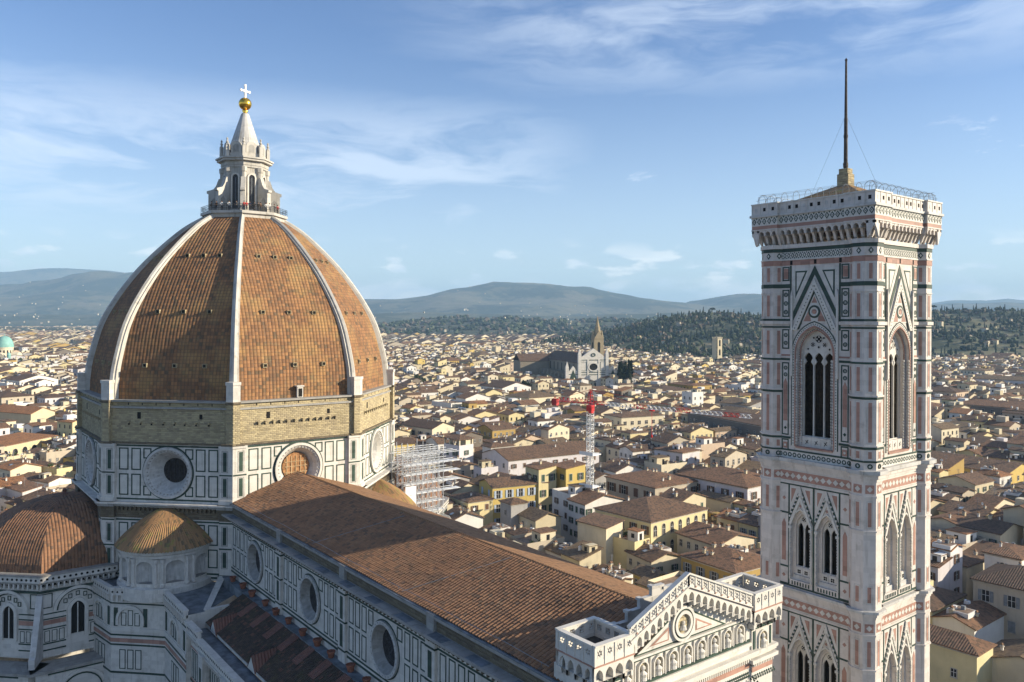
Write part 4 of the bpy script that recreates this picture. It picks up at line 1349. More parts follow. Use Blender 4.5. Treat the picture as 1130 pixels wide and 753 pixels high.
        for z, t, m, pr in ((73.6, .5, 1, .04), (69.45, .25, 1, .05), (69.0, .4, 0, .22), (68.55, .22, 1, .05), (65.0, .22, 2, .04), (64.45, .28, 1, .05), (54.55, .28, 1, .05), (64.8, .15, 0, .14)):
            f.box(u0, u1, z, z + t, WD - .05, WD + pr, m)
    return f


def window_tri(ang):
    mb = MB()
    f = Fr(T0, ang, mb)
    d = WD - 1.0
    ops = [(u, .62, 55.1, 64.5, 1.0) for u in (-1.4, 0, 1.4)]
    arch_wall(f, -2.3, 2.3, 54.6, 68.9, ops, d - .25, d, 0)
    for u in (-2.05, -.70, .70, 2.05):
        mb.lathe([(.12, 55.0), (.12, 55.3), (.08, 55.4), (.08, 64.1), (.13, 64.3), (.15, 64.6)], 8, f.p(u, 0, d - .05), 0)
    for cu, cz, r in ((0, 67.2, .45), (-.8, 66.5, .28), (.8, 66.5, .28), (-.68, 67.35, .13), (.68, 67.35, .13), (0, 66.2, .15), (-1.45, 65.95, .13), (1.45, 65.95, .13)):
        f.ring(cu, cz, r, r + .1, d - .02, d + .06, 0, 16); f.disc(cu, cz, r, d - .02, d + .012, 1, 12)
        if r > .2:
            for k in range(4): f.disc(cu + r * .6 * math.cos(k * PI / 2), cz + r * .6 * math.sin(k * PI / 2), r * .26, d, d + .03, 0, 6)
    for u in (-1.4, 0, 1.4):                      # little cusps in each light
        for s in (-1, 1): f.poly([(u + s * .62, 63.9), (u + s * .3, 64.35), (u + s * .62, 64.9)][::s], d - .2, d - .02, 0)
    f.box(-2, 2, 54.8, 55.1, d - .3, d + .12, 0)
    mb.build('three_light_window', [M_W2, M_DK], TWR)


def storey_pair(mb, ang, dz):
    f = Fr(T0, ang, mb)
    Z = lambda z: z + dz
    ops = [(s * 1.78, 1.38, Z(36.9), Z(43.4), 2.4) for s in (-1, 1)]
    arch_wall(f, -5.0, 5.0, Z(35.9), Z(51.4), ops, WD - .6, WD, 0)
    f.frame(-4.95, 4.95, Z(36.0), Z(48.95), .2, WD - .05, WD + .04, 1)
    f.box(-.12, .12, Z(36.2), Z(48.8), WD - .05, WD + .035, 1)
    for s in (-1, 1):
        c = s * 1.78
        arch_wall(f, c - 1.5, c + 1.5, Z(36.9), Z(46.1), [(c, .98, Z(38.5), Z(43.4), 1.8)], WD - 1.1, WD - .55, 0)
        f.poly([(c - 1.38, Z(36.9)), (c + 1.38, Z(36.9)), (c + 1.2, Z(37.5)), (c - 1.2, Z(37.5))], WD - .6, WD - .3, 4)
        arch_band(f, c, 1.38, 1.55, Z(36.9), Z(43.4), 2.4, 2.62, WD - .05, WD + .10, 5)
        dots(f, c, Z(37.4), Z(43.4), 1.17, 2.1, WD - .55, 4, .07, .32)
        for i in range(18):
            for q in (-1, 1): f.dia(c + q * 1.4, Z(37.2) + i * .35, .09, WD - .05, WD + .14, 5 if i % 2 else 4, .17)
        for q in (-1, 1): f.box(c + q * 1.4 - .2, c + q * 1.4 + .2, Z(43.3), Z(43.6), WD - .3, WD + .2, 5)
        # openwork sill panels
        for q in (-1, 1):
            f.box(c + q * .48 - .42, c + q * .48 + .42, Z(37.5), Z(38.4), WD - .6, WD - .5, 5)
            for a in range(4): f.disc(c + q * .48 + .17 * math.cos(PI / 4 + a * PI / 2), Z(37.95) + .17 * math.sin(PI / 4 + a * PI / 2), .12, WD - .52, WD - .48, 3, 6)
        for i in range(7): f.box(c - 1.2 + i * .38, c - 1.05 + i * .38, Z(36.3), Z(36.75), WD, WD + .05, 1)
        # steep gable, crockets on green
        f.poly([(c - 1.62, Z(44.2)), (c - 1.62, Z(44.9)), (c, Z(48.75)), (c + 1.62, Z(44.9)), (c + 1.62, Z(44.2)), (c, Z(48.0))][::-1], WD - .05, WD + .03, 1)
        f.poly([(c - 1.6, Z(43.9)), (c - 1.25, Z(43.9)), (c, Z(46.9)), (c + 1.25, Z(43.9)), (c + 1.6, Z(43.9)), (c, Z(47.7))], WD - .05, WD + .16, 5)
        for i in range(7):
            t = (i + .5) / 7
            for q in (-1, 1): f.disc(c + q * 1.55 * (1 - t) , Z(44.6) + 3.7 * t, .13, WD, WD + .2, 5, 6)
        f.poly([(c - .3, Z(47.6)), (c + .3, Z(47.6)), (c, Z(48.7))], WD, WD + .18, 5)
        f.dia(c, Z(46.3), .2, WD - .02, WD + .05, 2)
        for q in (-1, 1):
            P = [(c + q * 1.5, Z(45.7)), (c + q * 1.5, Z(48.6)), (c + q * .35, Z(48.6))]
            f.poly(P[::q], WD - .05, WD + .02, 5)
            P = [(c + q * 1.3, Z(46.6)), (c + q * 1.3, Z(48.4)), (c + q * .62, Z(48.4))]
            f.poly(P[::q], WD - .05, WD + .035, 2)
        # outer column of panels
        a, b = sorted((s * 3.45, s * 4.75))
        f.box(*sorted((s * 3.3, s * 3.5)), Z(36.2), Z(48.8), WD - .05, WD + .038, 1)
        cc = s * 4.1
        for z0, z1 in ((45.3, 48.7), (38.5, 44.8), (36.3, 38.2)):
            f.box(*sorted((s * 3.45, s * 4.8)), Z(z0) - .22, Z(z0), WD - .05, WD + .036, 1)
            if z1 - z0 > 5:
                f.poly([(cc - .28, Z(z0 + .6)), (cc + .28, Z(z0 + .6)), (cc + .28, Z(z1 - 1.0)), (cc, Z(z1 - .4)), (cc - .28, Z(z1 - 1.0))], WD - .05, WD + .03, 2)
            else:
                f.dia(cc, Z((z0 + z1) / 2), .26, WD - .02, WD + .03, 2)
    # frieze of white crosses on pink
    f.box(-4.95, 4.95, Z(49.35), Z(50.55), WD - .05, WD + .03, 2)
    f.frame(-5, 5, Z(49.25), Z(50.65), .1, WD - .05, WD + .06, 5)
    for i in range(12): f.cross(-4.5 + i * .82, Z(49.95), .36, WD, WD + .05, 5)
    f.box(-5, 5, Z(48.95), Z(49.2), WD - .05, WD + .10, 0)


def window_pair(ang, c, dz):
    mb = MB()
    f = Fr(T0, ang, mb)
    d = WD - .85
    Z = lambda z: z + dz
    arch_wall(f, c - 1.1, c + 1.1, Z(38.2), Z(45.5), [(c + q * .48, .38, Z(38.6), Z(43.2), .85) for q in (-1, 1)], d - .2, d, 0)
    for u in (-.95, 0, .95): mb.lathe([(.12, Z(38.5)), (.075, Z(38.8)), (.075, Z(42.9)), (.14, Z(43.3))], 8, f.p(c + u, 0, d - .03), 0)
    f.ring(c, Z(44.5), .3, .42, d - .02, d + .07, 0, 14); f.disc(c, Z(44.5), .3, d - .02, d + .012, 1, 10)
    for k in range(4): f.disc(c + .18 * math.cos(k * PI / 2), Z(44.5) + .18 * math.sin(k * PI / 2), .09, d, d + .03, 0, 6)
    f.box(c - 1.0, c + 1.0, Z(38.3), Z(38.6), d - .2, d + .12, 0)
    mb.build('two_light_window', [M_W2, M_DK], TWR)


mb = MB()
for a in SIDES:
    storey_tall(mb, a, None)
    f = Fr(T0, a, mb)
    # string courses, friezes
    for z0, z1, pr, m in ((76.45, 77.1, .05, 2), (77.1, 77.25, .12, 5), (77.25, 78.15, .03, 5), (78.15, 78.6, .05, 1), (78.6, 79.1, .18, 0)): f.box(-5.1, 5.1, z0, z1, WD - .1, WD + pr, m)
    for i in range(3): f.box(-3.4 + i * 3.3, -3.05 + i * 3.3, 76.5, 77.05, WD, WD + .055, 3)
    for i in range(18):
        u = -4.7 + i * .55
        f.dia(u, 77.7, .24, WD, WD + .045, 1, .38); f.dia(u, 77.7, .12, WD, WD + .06, 5, .2)
        f.dia(u + .275, 78.02, .12, WD, WD + .045, 1, .1); f.dia(u + .275, 77.38, .12, WD, WD + .045, 1, .1)
    f.box(-5.1, 5.1, 52.15, 53.2, WD - .1, WD + .06, 5); f.box(-5.1, 5.1, 53.05, 53.25, WD - .1, WD + .1, 1)
    for i in range(15): f.ring(-4.62 + i * .66, 52.6, .15, .28, WD, WD + .08, 1, 12)
    for zz in (0, -16.1):
        storey_pair(mb, a, zz)
        for z0, z1, pr, m in ((35.2, 35.6, .25, 0), (34.9, 35.2, .1, 0), (35.6, 35.9, .5, 4)):
            f.box(-5.1, 5.1, z0 + zz, z1 + zz, WD - .1, WD + pr, m)
    for z0, z1, pr, m in ((50.8, 51.2, .12, 0), (51.2, 51.7, .35, 0), (51.7, 52.15, .65, 4)): f.box(-5.1, 5.1, z0, z1, WD - .1, WD + pr, m)
    f.box(-5.1, 5.1, 0, 19.0, WD - 1, WD, 0)
    for z0, z1 in ((3, 8), (9, 16)):
        for i in range(7): f.frame(-4.6 + i * 1.33, -3.4 + i * 1.33, z0, z1, .15, WD - .05, WD + .04, 1)
mb.build('tower_walls', TM, TWR)
for a in SIDES:
    window_tri(a)
    for zz in (0, -16.1):
        for s in (-1, 1): window_pair(a, s * 1.78, zz)
mb = MB()
for z in (20, 36.0, 52.5, 78.5):
    mb = MB(); mb.box(-5.6, 5.6, -5.6, 5.6, z, z + .4, 0)
    mb.build('inner_floor', [M_RST], TWR)
mb = MB()
for a in SIDES:                                            # dark inner lining
    f = Fr(T0, a, mb)
    arch_wall(f, -5.5, 5.5, 53.0, 78.5, [(0, 2.2, 54.6, 65.2, 3.0)], 5.3, 5.5, 0)
    for zz in (0, -16.1): arch_wall(f, -5.5, 5.5, 36.4 + zz, 52.4 + zz, [(s * 1.78, 1.1, 38.3 + zz, 43.4 + zz, 1.9) for s in (-1, 1)], 5.3, 5.5, 0)
mb.build('inner_lining', [M_RST], TWR)
M_CORE = simple('dark_core_brown', (.045, .032, .022), .8, .3, 2)
for z0, z1 in ((53.2, 66.0), (36.6, 47), (20.6, 31)):  # solid dark boxes added inside to block light seen through the windows
    mb = MB(); mb.box(-3.9, 3.9, -3.9, 3.9, z0, z1, 0)
    mb.build('added_dark_core', [M_CORE], TWR)
for sx in (-1, 1):
    for sy in (-1, 1):
        mb = MB()
        c = (sx * OC, sy * OC)
        oc = lambda e: [octv(OA + e, k, c) for k in range(8)]
        mb.prism(oc(0), 0, 79.1, 0)
        for z0, z1, e, m in ((78.15, 78.6, .05, 1), (78.6, 79.1, .16, 0), (77.1, 77.25, .12, 5), (76.45, 77.1, .05, 2), (73.6, 74.1, .05, 1), (72.9, 73.0, .1, 0), (69.45, 69.7, .06, 1), (69.0, 69.4, .22, 0), (68.55, 68.77, .06, 1),
                             (60.35, 60.65, .05, 1), (60.65, 60.85, .15, 0), (54.55, 54.85, .06, 1), (54.85, 55.0, .14, 0), (53.05, 53.25, .08, 1), (51.7, 52.15, .6, 4), (51.2, 51.7, .32, 0), (50.8, 51.2, .1, 0),
                             (48.95, 49.2, .1, 0), (45.0, 45.15, .14, 0), (35.6, 35.9, .5, 4), (35.2, 35.6, .25, 0), (34.9, 35.2, .1, 0), (32.9, 33.1, .1, 0), (28.9, 29.05, .14, 0), (19.5, 19.9, .5, 4), (19.0, 19.5, .2, 0), (64.45, 64.7, .05, 1)):
            mb.prism(oc(e), z0, z1, m)
        for k in range(8):
            f = Fr(c, k * PI / 4, mb)
            for z0, z1 in ((74.4, 76.2), (70.0, 72.7), (65.2, 68.2), (61.3, 64.1), (55.4, 60.0), (53.5, 54.3), (45.6, 48.4), (36.8, 38.6), (40, 43.5), (29.4, 32.3), (20.7, 22.5), (24, 27.5)):
                if (z0, z1) in ((40, 43.5), (24, 27.5)): continue
                f.box(-.2, .2, z0, z1, OA - .05, OA + .02, 2)
                f.frame(-.36, .36, z0 - .2, z1 + .2, .05, OA - .05, OA + .03, 4)
            for z in (49.95, 33.85): f.box(-.5, .5, z - .5, z + .5, OA - .05, OA + .02, 2); f.cross(0, z, .34, OA, OA + .05, 5)
            f.ring(0, 52.6, .16, .3, OA, OA + .08, 1, 12)
            f.dia(0, 77.7, .3, OA, OA + .04, 1, .4); f.dia(0, 77.7, .15, OA, OA + .055, 5, .2)
        mb.build('corner_buttress', TM, TWR)
# crowning gallery
mb = MB()
MAIN, CB, CBH = 7.85, 6.38, 1.87
outl = []


def gallery_side(f, u0, u1, d, n, solid=True):
    w = (u1 - u0) / n
    for i in range(n + 1):
        u = u0 + w * i
        P = [(d - .95, 79.1), (d - .72, 79.35), (d - .5, 79.95), (d - .12, 80.5), (d + .0, 80.75), (d + .0, 81.05), (d - 1.1, 81.05)]
        q = len(P)
        uu = min(max(u, u0 + .14), u1 - .14)
        f.mb.add([f.p(uu - .15, z, dd) for dd, z in P] + [f.p(uu + .15, z, dd) for dd, z in P], [tuple(range(q)), tuple(range(2 * q - 1, q - 1, -1))] + [(k, q + k, q + (k + 1) % q, (k + 1) % q) for k in range(q)], 0)
    for i in range(n):
        a, b = u0 + w * i, u0 + w * (i + 1)
        arch_wall(f, a, b, 80.3, 81.1, [((a + b) / 2, w / 2 - .1, 80.3, 80.45, .45)], d - .7, d - .04, 0)
    if solid:
        f.box(u0, u1, 81.05, 81.2, d - 1.2, d + .06, 0)
        f.box(u0, u1, 81.2, 81.65, d - 1.0, d, 2); f.box(u0, u1, 81.65, 82.75, d - 1.0, d + .02, 5)
        f.box(u0, u1, 82.75, 83.05, d - 1.0, d + .22, 4)
        f.box(u0, u1, 83.05, 84.35, d - .35, d, 0); f.box(u0, u1, 84.35, 84.5, d - .45, d + .1, 5)
    k = max(2, int((u1 - u0) / .68))
    for i in range(k):
        u = u0 + (u1 - u0) * (i + .5) / k
        f.dia(u, 82.2, .31, d, d + .045, 1, .42); f.dia(u, 82.2, .17, d, d + .06, 5, .24); f.disc(u, 82.2, .07, d, d + .075, 1, 6)
        f.poly([(u + .2, 82.68), (u + .34, 82.45), (u + .48, 82.68)], d, d + .045, 1)
    k = max(2, int((u1 - u0) / .95))
    for i in range(k):
        u = u0 + (u1 - u0) * (i + .5) / k
        f.box(u - .18, u + .18, 83.5, 83.95, d - .1, d + .02, 3 if i % 3 else 4)
        f.box(u + (u1 - u0) / k / 2 - .04, u + (u1 - u0) / k / 2 + .04, 83.1, 84.35, d - .1, d + .05, 5)


for a in SIDES:
    f = Fr(T0, a, mb)
    gallery_side(f, -CB + CBH, CB - CBH, MAIN, 10)
    for s in (-1, 1):
        g = Fr((f.u[0] * s * CB + f.n[0] * CB, f.u[1] * s * CB + f.n[1] * CB), a, mb)
        gallery_side(g, -CBH + .01, CBH - .01, CBH, 4, False)
for sx in (-1, 1):
    for sy in (-1, 1):
        x, y = sx * CB, sy * CB
        for z0, z1, e, m in ((81.05, 81.2, .06, 0), (81.2, 81.65, 0, 2), (81.65, 82.75, .02, 5), (82.75, 83.05, .22, 4), (83.05, 84.36, 0, 0), (84.36, 84.53, .1, 5)):
            h = CBH + e
            mb.box(x - h, x + h, y - h, y + h, z0 + .004, z1 + .004, m)
        mb.box(x - CBH + .35, x + CBH - .35, y - CBH + .35, y + CBH - .35, 84.5, 84.54, 3)
mb.box(-7.5, 7.5, -7.5, 7.5, 82.5, 83.1, 4)
mb.build('crowning_gallery', TM, TWR)
mb = MB()
b = 6.6
mb.add([(-b, -b, 84.0), (b, -b, 84.0), (b, b, 84.0), (-b, b, 84.0), (0, 0, 87.2)], [(0, 1, 4), (1, 2, 4), (2, 3, 4), (3, 0, 4)], 0)
mb.prism([(-b, -b), (b, -b), (b, b), (-b, b)], 83.0, 84.0, 1)
mb.build('pyramid_roof', [M_EXED, M_GREY], TWR)
mb = MB()
mb.box(-.75, .75, -.75, .75, 86.6, 88.3, 0); mb.box(-.6, .6, -.6, .6, 88.3, 89.0, 0)
mb.build('mast_pedestal', [M_BRICK], TWR)
mb = MB()
mb.tube([(0, 0, 88.9), (0, 0, 95.5)], .26, 10, r2=.22); mb.tube([(0, 0, 95.4), (0, 0, 102.9)], .2, 10, r2=.13)
mb.lathe([(.3, 89.2), (.32, 89.6), (.3, 89.8)], 10); mb.lathe([(.26, 93.0), (.28, 93.3), (.25, 93.4)], 10); mb.lathe([(.01, 102.8), (.2, 103.0), (.01, 103.3)], 8)
for a in SIDES: mb.tube([(0, 0, 96), (4.2 * math.cos(a + .6), 4.2 * math.sin(a + .6), 85.6)], .012, 4)
mb.build('mast', [simple('weathered_mast', (.075, .06, .05), .7, .4, 3)], TWR)
mb = MB()
for a in SIDES:
    f = Fr(T0, a, mb)
    prof = [(7.9, 84.4), (7.95, 85.0), (7.75, 85.45), (7.3, 85.75), (6.9, 85.7), (6.55, 85.35), (6.5, 84.4)]
    n = 9
    for i in range(n + 1):
        u = -7.4 + 14.8 * i / n
        mb.tube([f.p(u, z, d) for d, z in prof], .028, 5)
    for d, z in prof[1:6]: mb.tube([f.p(-7.8, z, d), f.p(7.8, z, d)], .013, 3)
    for i in range(60): mb.tube([f.p(-7.6 + i * .257, 84.5, 7.92), f.p(-7.6 + i * .257, 85.45, 7.75)], .008, 3)
mb.build('safety_cage', [M_WIRE], TWR)

# =================================================================== ground, hills
M_GROUND, t_ = new_mat('valley_floor')
P_ = t_.n('ShaderNodeNewGeometry').outputs['Position']
n1_ = t_.noise(P_, .004, 6, .6); n2_ = t_.noise(P_, .03, 5, .6)
finish(t_, t_.mix(t_.ramp(n1_, .42, .6), t_.mix(t_.ramp(n2_, .4, .6), (.075, .08, .045), (.12, .11, .08)), (.035, .045, .03)), .95)
M_STREET = simple('street_paving', (.085, .082, .078), .8, .25, .6)


def land(name, col_wood, col_field, col_dry, sc):
    m, t = new_mat(name)
    p = t.n('ShaderNodeNewGeometry').outputs['Position']
    a = t.noise(p, sc, 7, .62); b = t.noise(p, sc * 5, 6, .65)
    c = t.mix(t.ramp(b, .40, .62), col_field, col_dry)
    c = t.mix(t.ramp(t.m('ADD', a, t.m('MULTIPLY', t.m('SUBTRACT', b, .5), .5)), .44, .56), c, col_wood)
    finish(t, c, 1.0, b, 1.0, 12.0 if sc < .004 else 3.0)
    return m


M_HILLA = land('wooded_hill', (.034, .045, .022), (.12, .125, .065), (.17, .145, .085), .006)
M_HILLB = land('low_hills', (.032, .045, .026), (.08, .085, .05), (.11, .10, .065), .0032)
M_HILLC = land('mountain_side', (.030, .044, .034), (.11, .105, .065), (.16, .14, .10), .0016)

mb = MB()
mb.poly([(-3000, -45000, 0), (60000, -45000, 0), (60000, 45000, 0), (-3000, 45000, 0)], 0)
tag(mb.build('ground', [M_GROUND]), kind='structure')
mb = MB()
mb.poly([(-260, -900, .02), (1900, -900, .02), (1900, 320, .02), (-260, 320, .02)], 0)
tag(mb.build('streets', [M_STREET]), kind='structure')
mb = MB()
mb.poly([(-190, -64, .04), (70, -64, .04), (70, 70, .04), (-190, 70, .04)], 0)
tag(mb.build('cathedral_square', [simple('square_paving', (.16, .155, .145), .8, .2, .5)]), kind='structure')


def ridge_y(line, px):
    for (x0, y0), (x1, y1) in zip(line, line[1:]):
        if x0 <= px <= x1:
            t = (px - x0) / (x1 - x0)
            return y0 + (y1 - y0) * (t * t * (3 - 2 * t) if False else t)
    return line[0][1] if px < line[0][0] else line[-1][1]


def ridge_h(line, D, lat):
    px = PPX + F_PX * lat / D
    return CAM[2] + (PPY - ridge_y(line, px)) / F_PX * D


RANGES = {
    'wooded_hill': ([(300, 400), (520, 392), (600, 378), (660, 368), (705, 357), (740, 352), (770, 347), (795, 346), (830, 350), (900, 348), (990, 344), (1030, 343.5), (1080, 344), (1130, 347), (1300, 350), (1500, 362), (1800, 380)], 2050, 850, M_HILLA, 260, 26),
    'low_hills': ([(-700, 364), (200, 364), (330, 362), (430, 360), (470, 354), (520, 351), (560, 352), (600, 354), (660, 353), (700, 352), (740, 350), (850, 352), (1130, 354), (1800, 352)], 3900, 1500, M_HILLB, 220, 18),
    'dark_ridge': ([(-700, 350), (0, 352), (60, 350), (140, 349), (300, 350), (420, 347), (470, 345), (540, 347), (640, 349), (740, 345), (840, 347), (1130, 346), (1800, 345)], 6000, 1300, M_HILLB, 220, 12),
    'main_mountain': ([(-700, 335), (-300, 328), (0, 321), (60, 318), (100, 311), (140, 306), (200, 310), (300, 320), (400, 331), (440, 331), (470, 327), (500, 320), (530, 315), (550, 313), (575, 312), (610, 314), (650, 320), (690, 326), (730, 331), (760, 334), (790, 327), (815, 323), (840, 324), (900, 330), (1000, 336), (1040, 335), (1130, 337), (1400, 338), (1800, 330)], 9500, 3600, M_HILLC, 300, 30),
    'far_mountain': ([(-700, 308), (-300, 306), (0, 304), (40, 300.5), (70, 298.5), (120, 301), (160, 306), (260, 318), (420, 335), (800, 340), (1000, 337), (1030, 332), (1052, 328.6), (1075, 330.5), (1100, 328), (1118, 330), (1135, 334), (1200, 339), (1500, 342), (1800, 336)], 13800, 2600, M_HILLC, 260, 14),
}


def hill_z(name, lat, dep):
    line, D, wd, m, nx, ny = RANGES[name]
    H = max(ridge_h(line, D, lat * D / max(dep, 1) if False else lat), -40)
    s = (dep - (D - wd)) / wd
    if s <= 0: base = -6 + 6 * s
    elif s <= 1: base = H * (s * s * (3 - 2 * s)) ** .9
    else: base = H * max(0, 1 - (s - 1) * .7)
    k = D / 2000.0
    a = 1 - abs(s - 1) ** 2 if s > 0 else 0
    nz = noise.fractal((lat / (260 * k), dep / (260 * k), D * .01), .9, 2.1, 6)
    return base + nz * max(0, a) * min(abs(H), 60 * k) * (.34 if abs(s - 1) > .15 else .34 * abs(s - 1) / .15)


def at(lat, dep, z=0.0):
    return (CAM[0] + FW[0] * dep + RT[0] * lat, CAM[1] + FW[1] * dep + RT[1] * lat, z)


for nm, (line, D, wd, m, nx, ny) in RANGES.items():
    L = np.linspace((-700 - PPX) / F_PX * D, (1800 - PPX) / F_PX * D, nx)
    dd = np.concatenate([np.linspace(D - wd, D, ny), D + wd * np.array([.25, .6, 1.0])])
    P = np.array([[at(l, d, hill_z(nm, l, d)) for l in L] for d in dd])
    o = grid_mesh(nm, P, None, m, None, True)
    tag(o, kind='structure')

# =================================================================== houses
PLAST = {}
for nm, c in {'cream': (.64, .57, .42), 'pale yellow': (.65, .56, .32), 'yellow': (.58, .44, .15), 'ochre': (.42, .29, .10), 'white': (.70, .68, .64), 'beige': (.47, .41, .32),
              'grey': (.36, .35, .34), 'peach': (.54, .42, .31), 'sand': (.56, .49, .34), 'brown': (.20, .17, .14), 'lavender white': (.60, .57, .58)}.items():
    PLAST[nm] = plaster('plaster_' + nm.replace(' ', '_'), c)
PNAMES = list(PLAST)
ROOFM = [tiles('old_roof_tiles_%s' % n_, a_, b_, c_, .45, .5, dark=.25, bstr=1.0, bdist=.2) for n_, a_, b_, c_ in (
    ('brown', (.25, .15, .09), (.17, .105, .07), (.11, .08, .06)), ('russet', (.28, .155, .09), (.22, .125, .075), (.15, .095, .06)),
    ('dun', (.25, .175, .105), (.20, .14, .085), (.14, .10, .07)), ('orange', (.40, .19, .085), (.33, .16, .075), (.22, .12, .065)), ('umber', (.17, .105, .07), (.13, .085, .06), (.10, .07, .05)))]
RNAMES = ['brown', 'russet', 'dun', 'orange', 'dark']
M_TERR = simple('terrace_floor', (.24, .17, .12), .8, .2, 1)
M_SHUT = {'green': simple('green_shutter', (.035, .075, .05), .6, .15), 'brown': simple('brown_shutter', (.12, .065, .04), .6, .15),
          'grey': simple('grey_shutter', (.20, .215, .23), .6, .15), 'blue': simple('pale_blue_shutter', (.42, .50, .62), .6, .1)}
M_TRIM = simple('stone_trim', (.42, .39, .34), .8, .15)
M_PANE = simple('window_pane', (.022, .022, .024), .35, .3, 2)


def roof_faces(add, L, W, h, roof, pitch, ov=.5, th=.22):
    """add(pts) gets polygons of roof slabs, local coordinates, house centred"""
    a, b = L / 2 + ov, W / 2 + ov
    tp = math.tan(pitch)

    def slab(P):
        Q = [(x, y, z + th) for x, y, z in P]
        n = len(P)
        add(Q, 0); add(P[::-1], 0)
        for i in range(n):
            j = (i + 1) % n
            add([P[i], P[j], Q[j], Q[i]], 0)
    if roof == 'gx':
        r = h + (W / 2) * tp; e = h - ov * tp
        slab([(-a, -b, e), (a, -b, e), (a, 0, r), (-a, 0, r)]); slab([(a, b, e), (-a, b, e), (-a, 0, r), (a, 0, r)])
    elif roof == 'gy':
        r = h + (L / 2) * tp; e = h - ov * tp
        slab([(a, -b, e), (a, b, e), (0, b, r), (0, -b, r)]); slab([(-a, b, e), (-a, -b, e), (0, -b, r), (0, b, r)])
    elif roof == 'hip':
        e = h - ov * tp * .6
        m = min(a, b); r = e + m * tp
        if a >= b:
            p, q = (-(a - m), 0, r), (a - m, 0, r)
            F = [[(-a, -b, e), (a, -b, e), q, p], [(a, b, e), (-a, b, e), p, q], [(a, -b, e), (a, b, e), q], [(-a, b, e), (-a, -b, e), p]]
        else:
            p, q = (0, -(b - m), r), (0, b - m, r)
            F = [[(a, -b, e), (a, b, e), q, p], [(-a, b, e), (-a, -b, e), p, q], [(-a, -b, e), (a, -b, e), p], [(a, b, e), (-a, b, e), q]]
        for f_ in F: slab(f_)
    elif roof == 'shed':
        r = h + W * tp * .8
        slab([(a, b, h - .1), (-a, b, h - .1), (-a, -b, r), (a, -b, r)])


def wall_faces(add, L, W, h, roof, pitch):
    a, b = L / 2, W / 2
    tp = math.tan(pitch)
    C = [(-a, -b), (a, -b), (a, b), (-a, b)]
    top = h + (.9 if roof == 'flat' else 0)
    for i in range(4):
        (x0, y0), (x1, y1) = C[i], C[(i + 1) % 4]
        P = [(x0, y0, 0), (x1, y1, 0), (x1, y1, top), (x0, y0, top)]
        if roof == 'gx' and i in (1, 3): P = P[:3] + [((x0 + x1) / 2, 0, h + b * tp)] + P[3:]
        if roof == 'gy' and i in (0, 2): P = P[:3] + [(0, (y0 + y1) / 2, h + a * tp)] + P[3:]
        if roof == 'shed':
            zz = lambda y: h + (W * tp * .8) * (b - y) / W
            P = [(x0, y0, 0), (x1, y1, 0), (x1, y1, zz(y1)), (x0, y0, zz(y0))]
        add(P, 0)


def roof_z(x, y, L, W, h, roof, pitch):
    tp = math.tan(pitch)
    if roof == 'gx': return h + (W / 2 - abs(y)) * tp
    if roof == 'gy': return h + (L / 2 - abs(x)) * tp
    if roof == 'hip': return h + min(W / 2 - abs(y), L / 2 - abs(x)) * tp
    if roof == 'shed': return h + W * tp * .8 * (W / 2 - y) / W
    return h


M_SKYL = simple('skylight_glass', (.42, .46, .48), .15, .2, 1)
WIN = {}


def win_mesh(w, hh, arched, sh, style):
    """shared meshes of a window and of one shutter; +y points out of the wall"""
    key = (w, hh, arched, style)
    if key not in WIN:
        mb = MB()
        fr = Fr((0, 0), PI / 2, mb)
        if arched:
            fr.poly([(-w / 2, -hh / 2)] + arch_pts(0, w / 2, hh / 2 - w / 2, w / 2, 5) + [(w / 2, -hh / 2)], 0, .03, 1)
            arch_band(fr, 0, w / 2, w / 2 + .14, -hh / 2, hh / 2 - w / 2, w / 2, w / 2 + .14, 0, .09, 0)
        else:
            fr.box(-w / 2, w / 2, -hh / 2, hh / 2, 0, .03, 1)
            fr.frame(-w / 2 - .12, w / 2 + .12, -hh / 2 - .12, hh / 2 + .12, .12, 0, .09, 0)
        fr.box(-.03, .03, -hh / 2, hh / 2 - (w / 2 if arched else 0), .03, .06, 2); fr.box(-w / 2, w / 2, .1, .15, .03, .06, 2)
        fr.box(-w / 2 - .2, w / 2 + .2, -hh / 2 - .2, -hh / 2 - .12, 0, .16, 0)
        o = mb.build('window', [M_TRIM, M_PANE, M_WHITE])
        me = o.data; bpy.data.objects.remove(o)
        WIN[key] = me
    k2 = (w, hh, sh)
    if sh and k2 not in WIN:
        mb = MB(); fr = Fr((0, 0), PI / 2, mb)
        fr.box(-w / 4, w / 4, -hh / 2, hh / 2, .0, .05, 0)
        for i in range(5): fr.box(-w / 4 + .05, w / 4 - .05, -hh / 2 + hh * (i + .15) / 5, -hh / 2 + hh * (i + .8) / 5, .05, .065, 0)
        o = mb.build('shutter', [M_SHUT[sh]])
        WIN[k2] = o.data; bpy.data.objects.remove(o)
    return WIN[key], (WIN[k2] if sh else None)


def put(name, me, parent, loc, rz=0.0):
    o = bpy.data.objects.new(name, me)
    COL.objects.link(o)
    o.parent = parent; o.location = loc; o.rotation_euler = (0, 0, rz)
    return o


FOOT = []
HOUSES = []


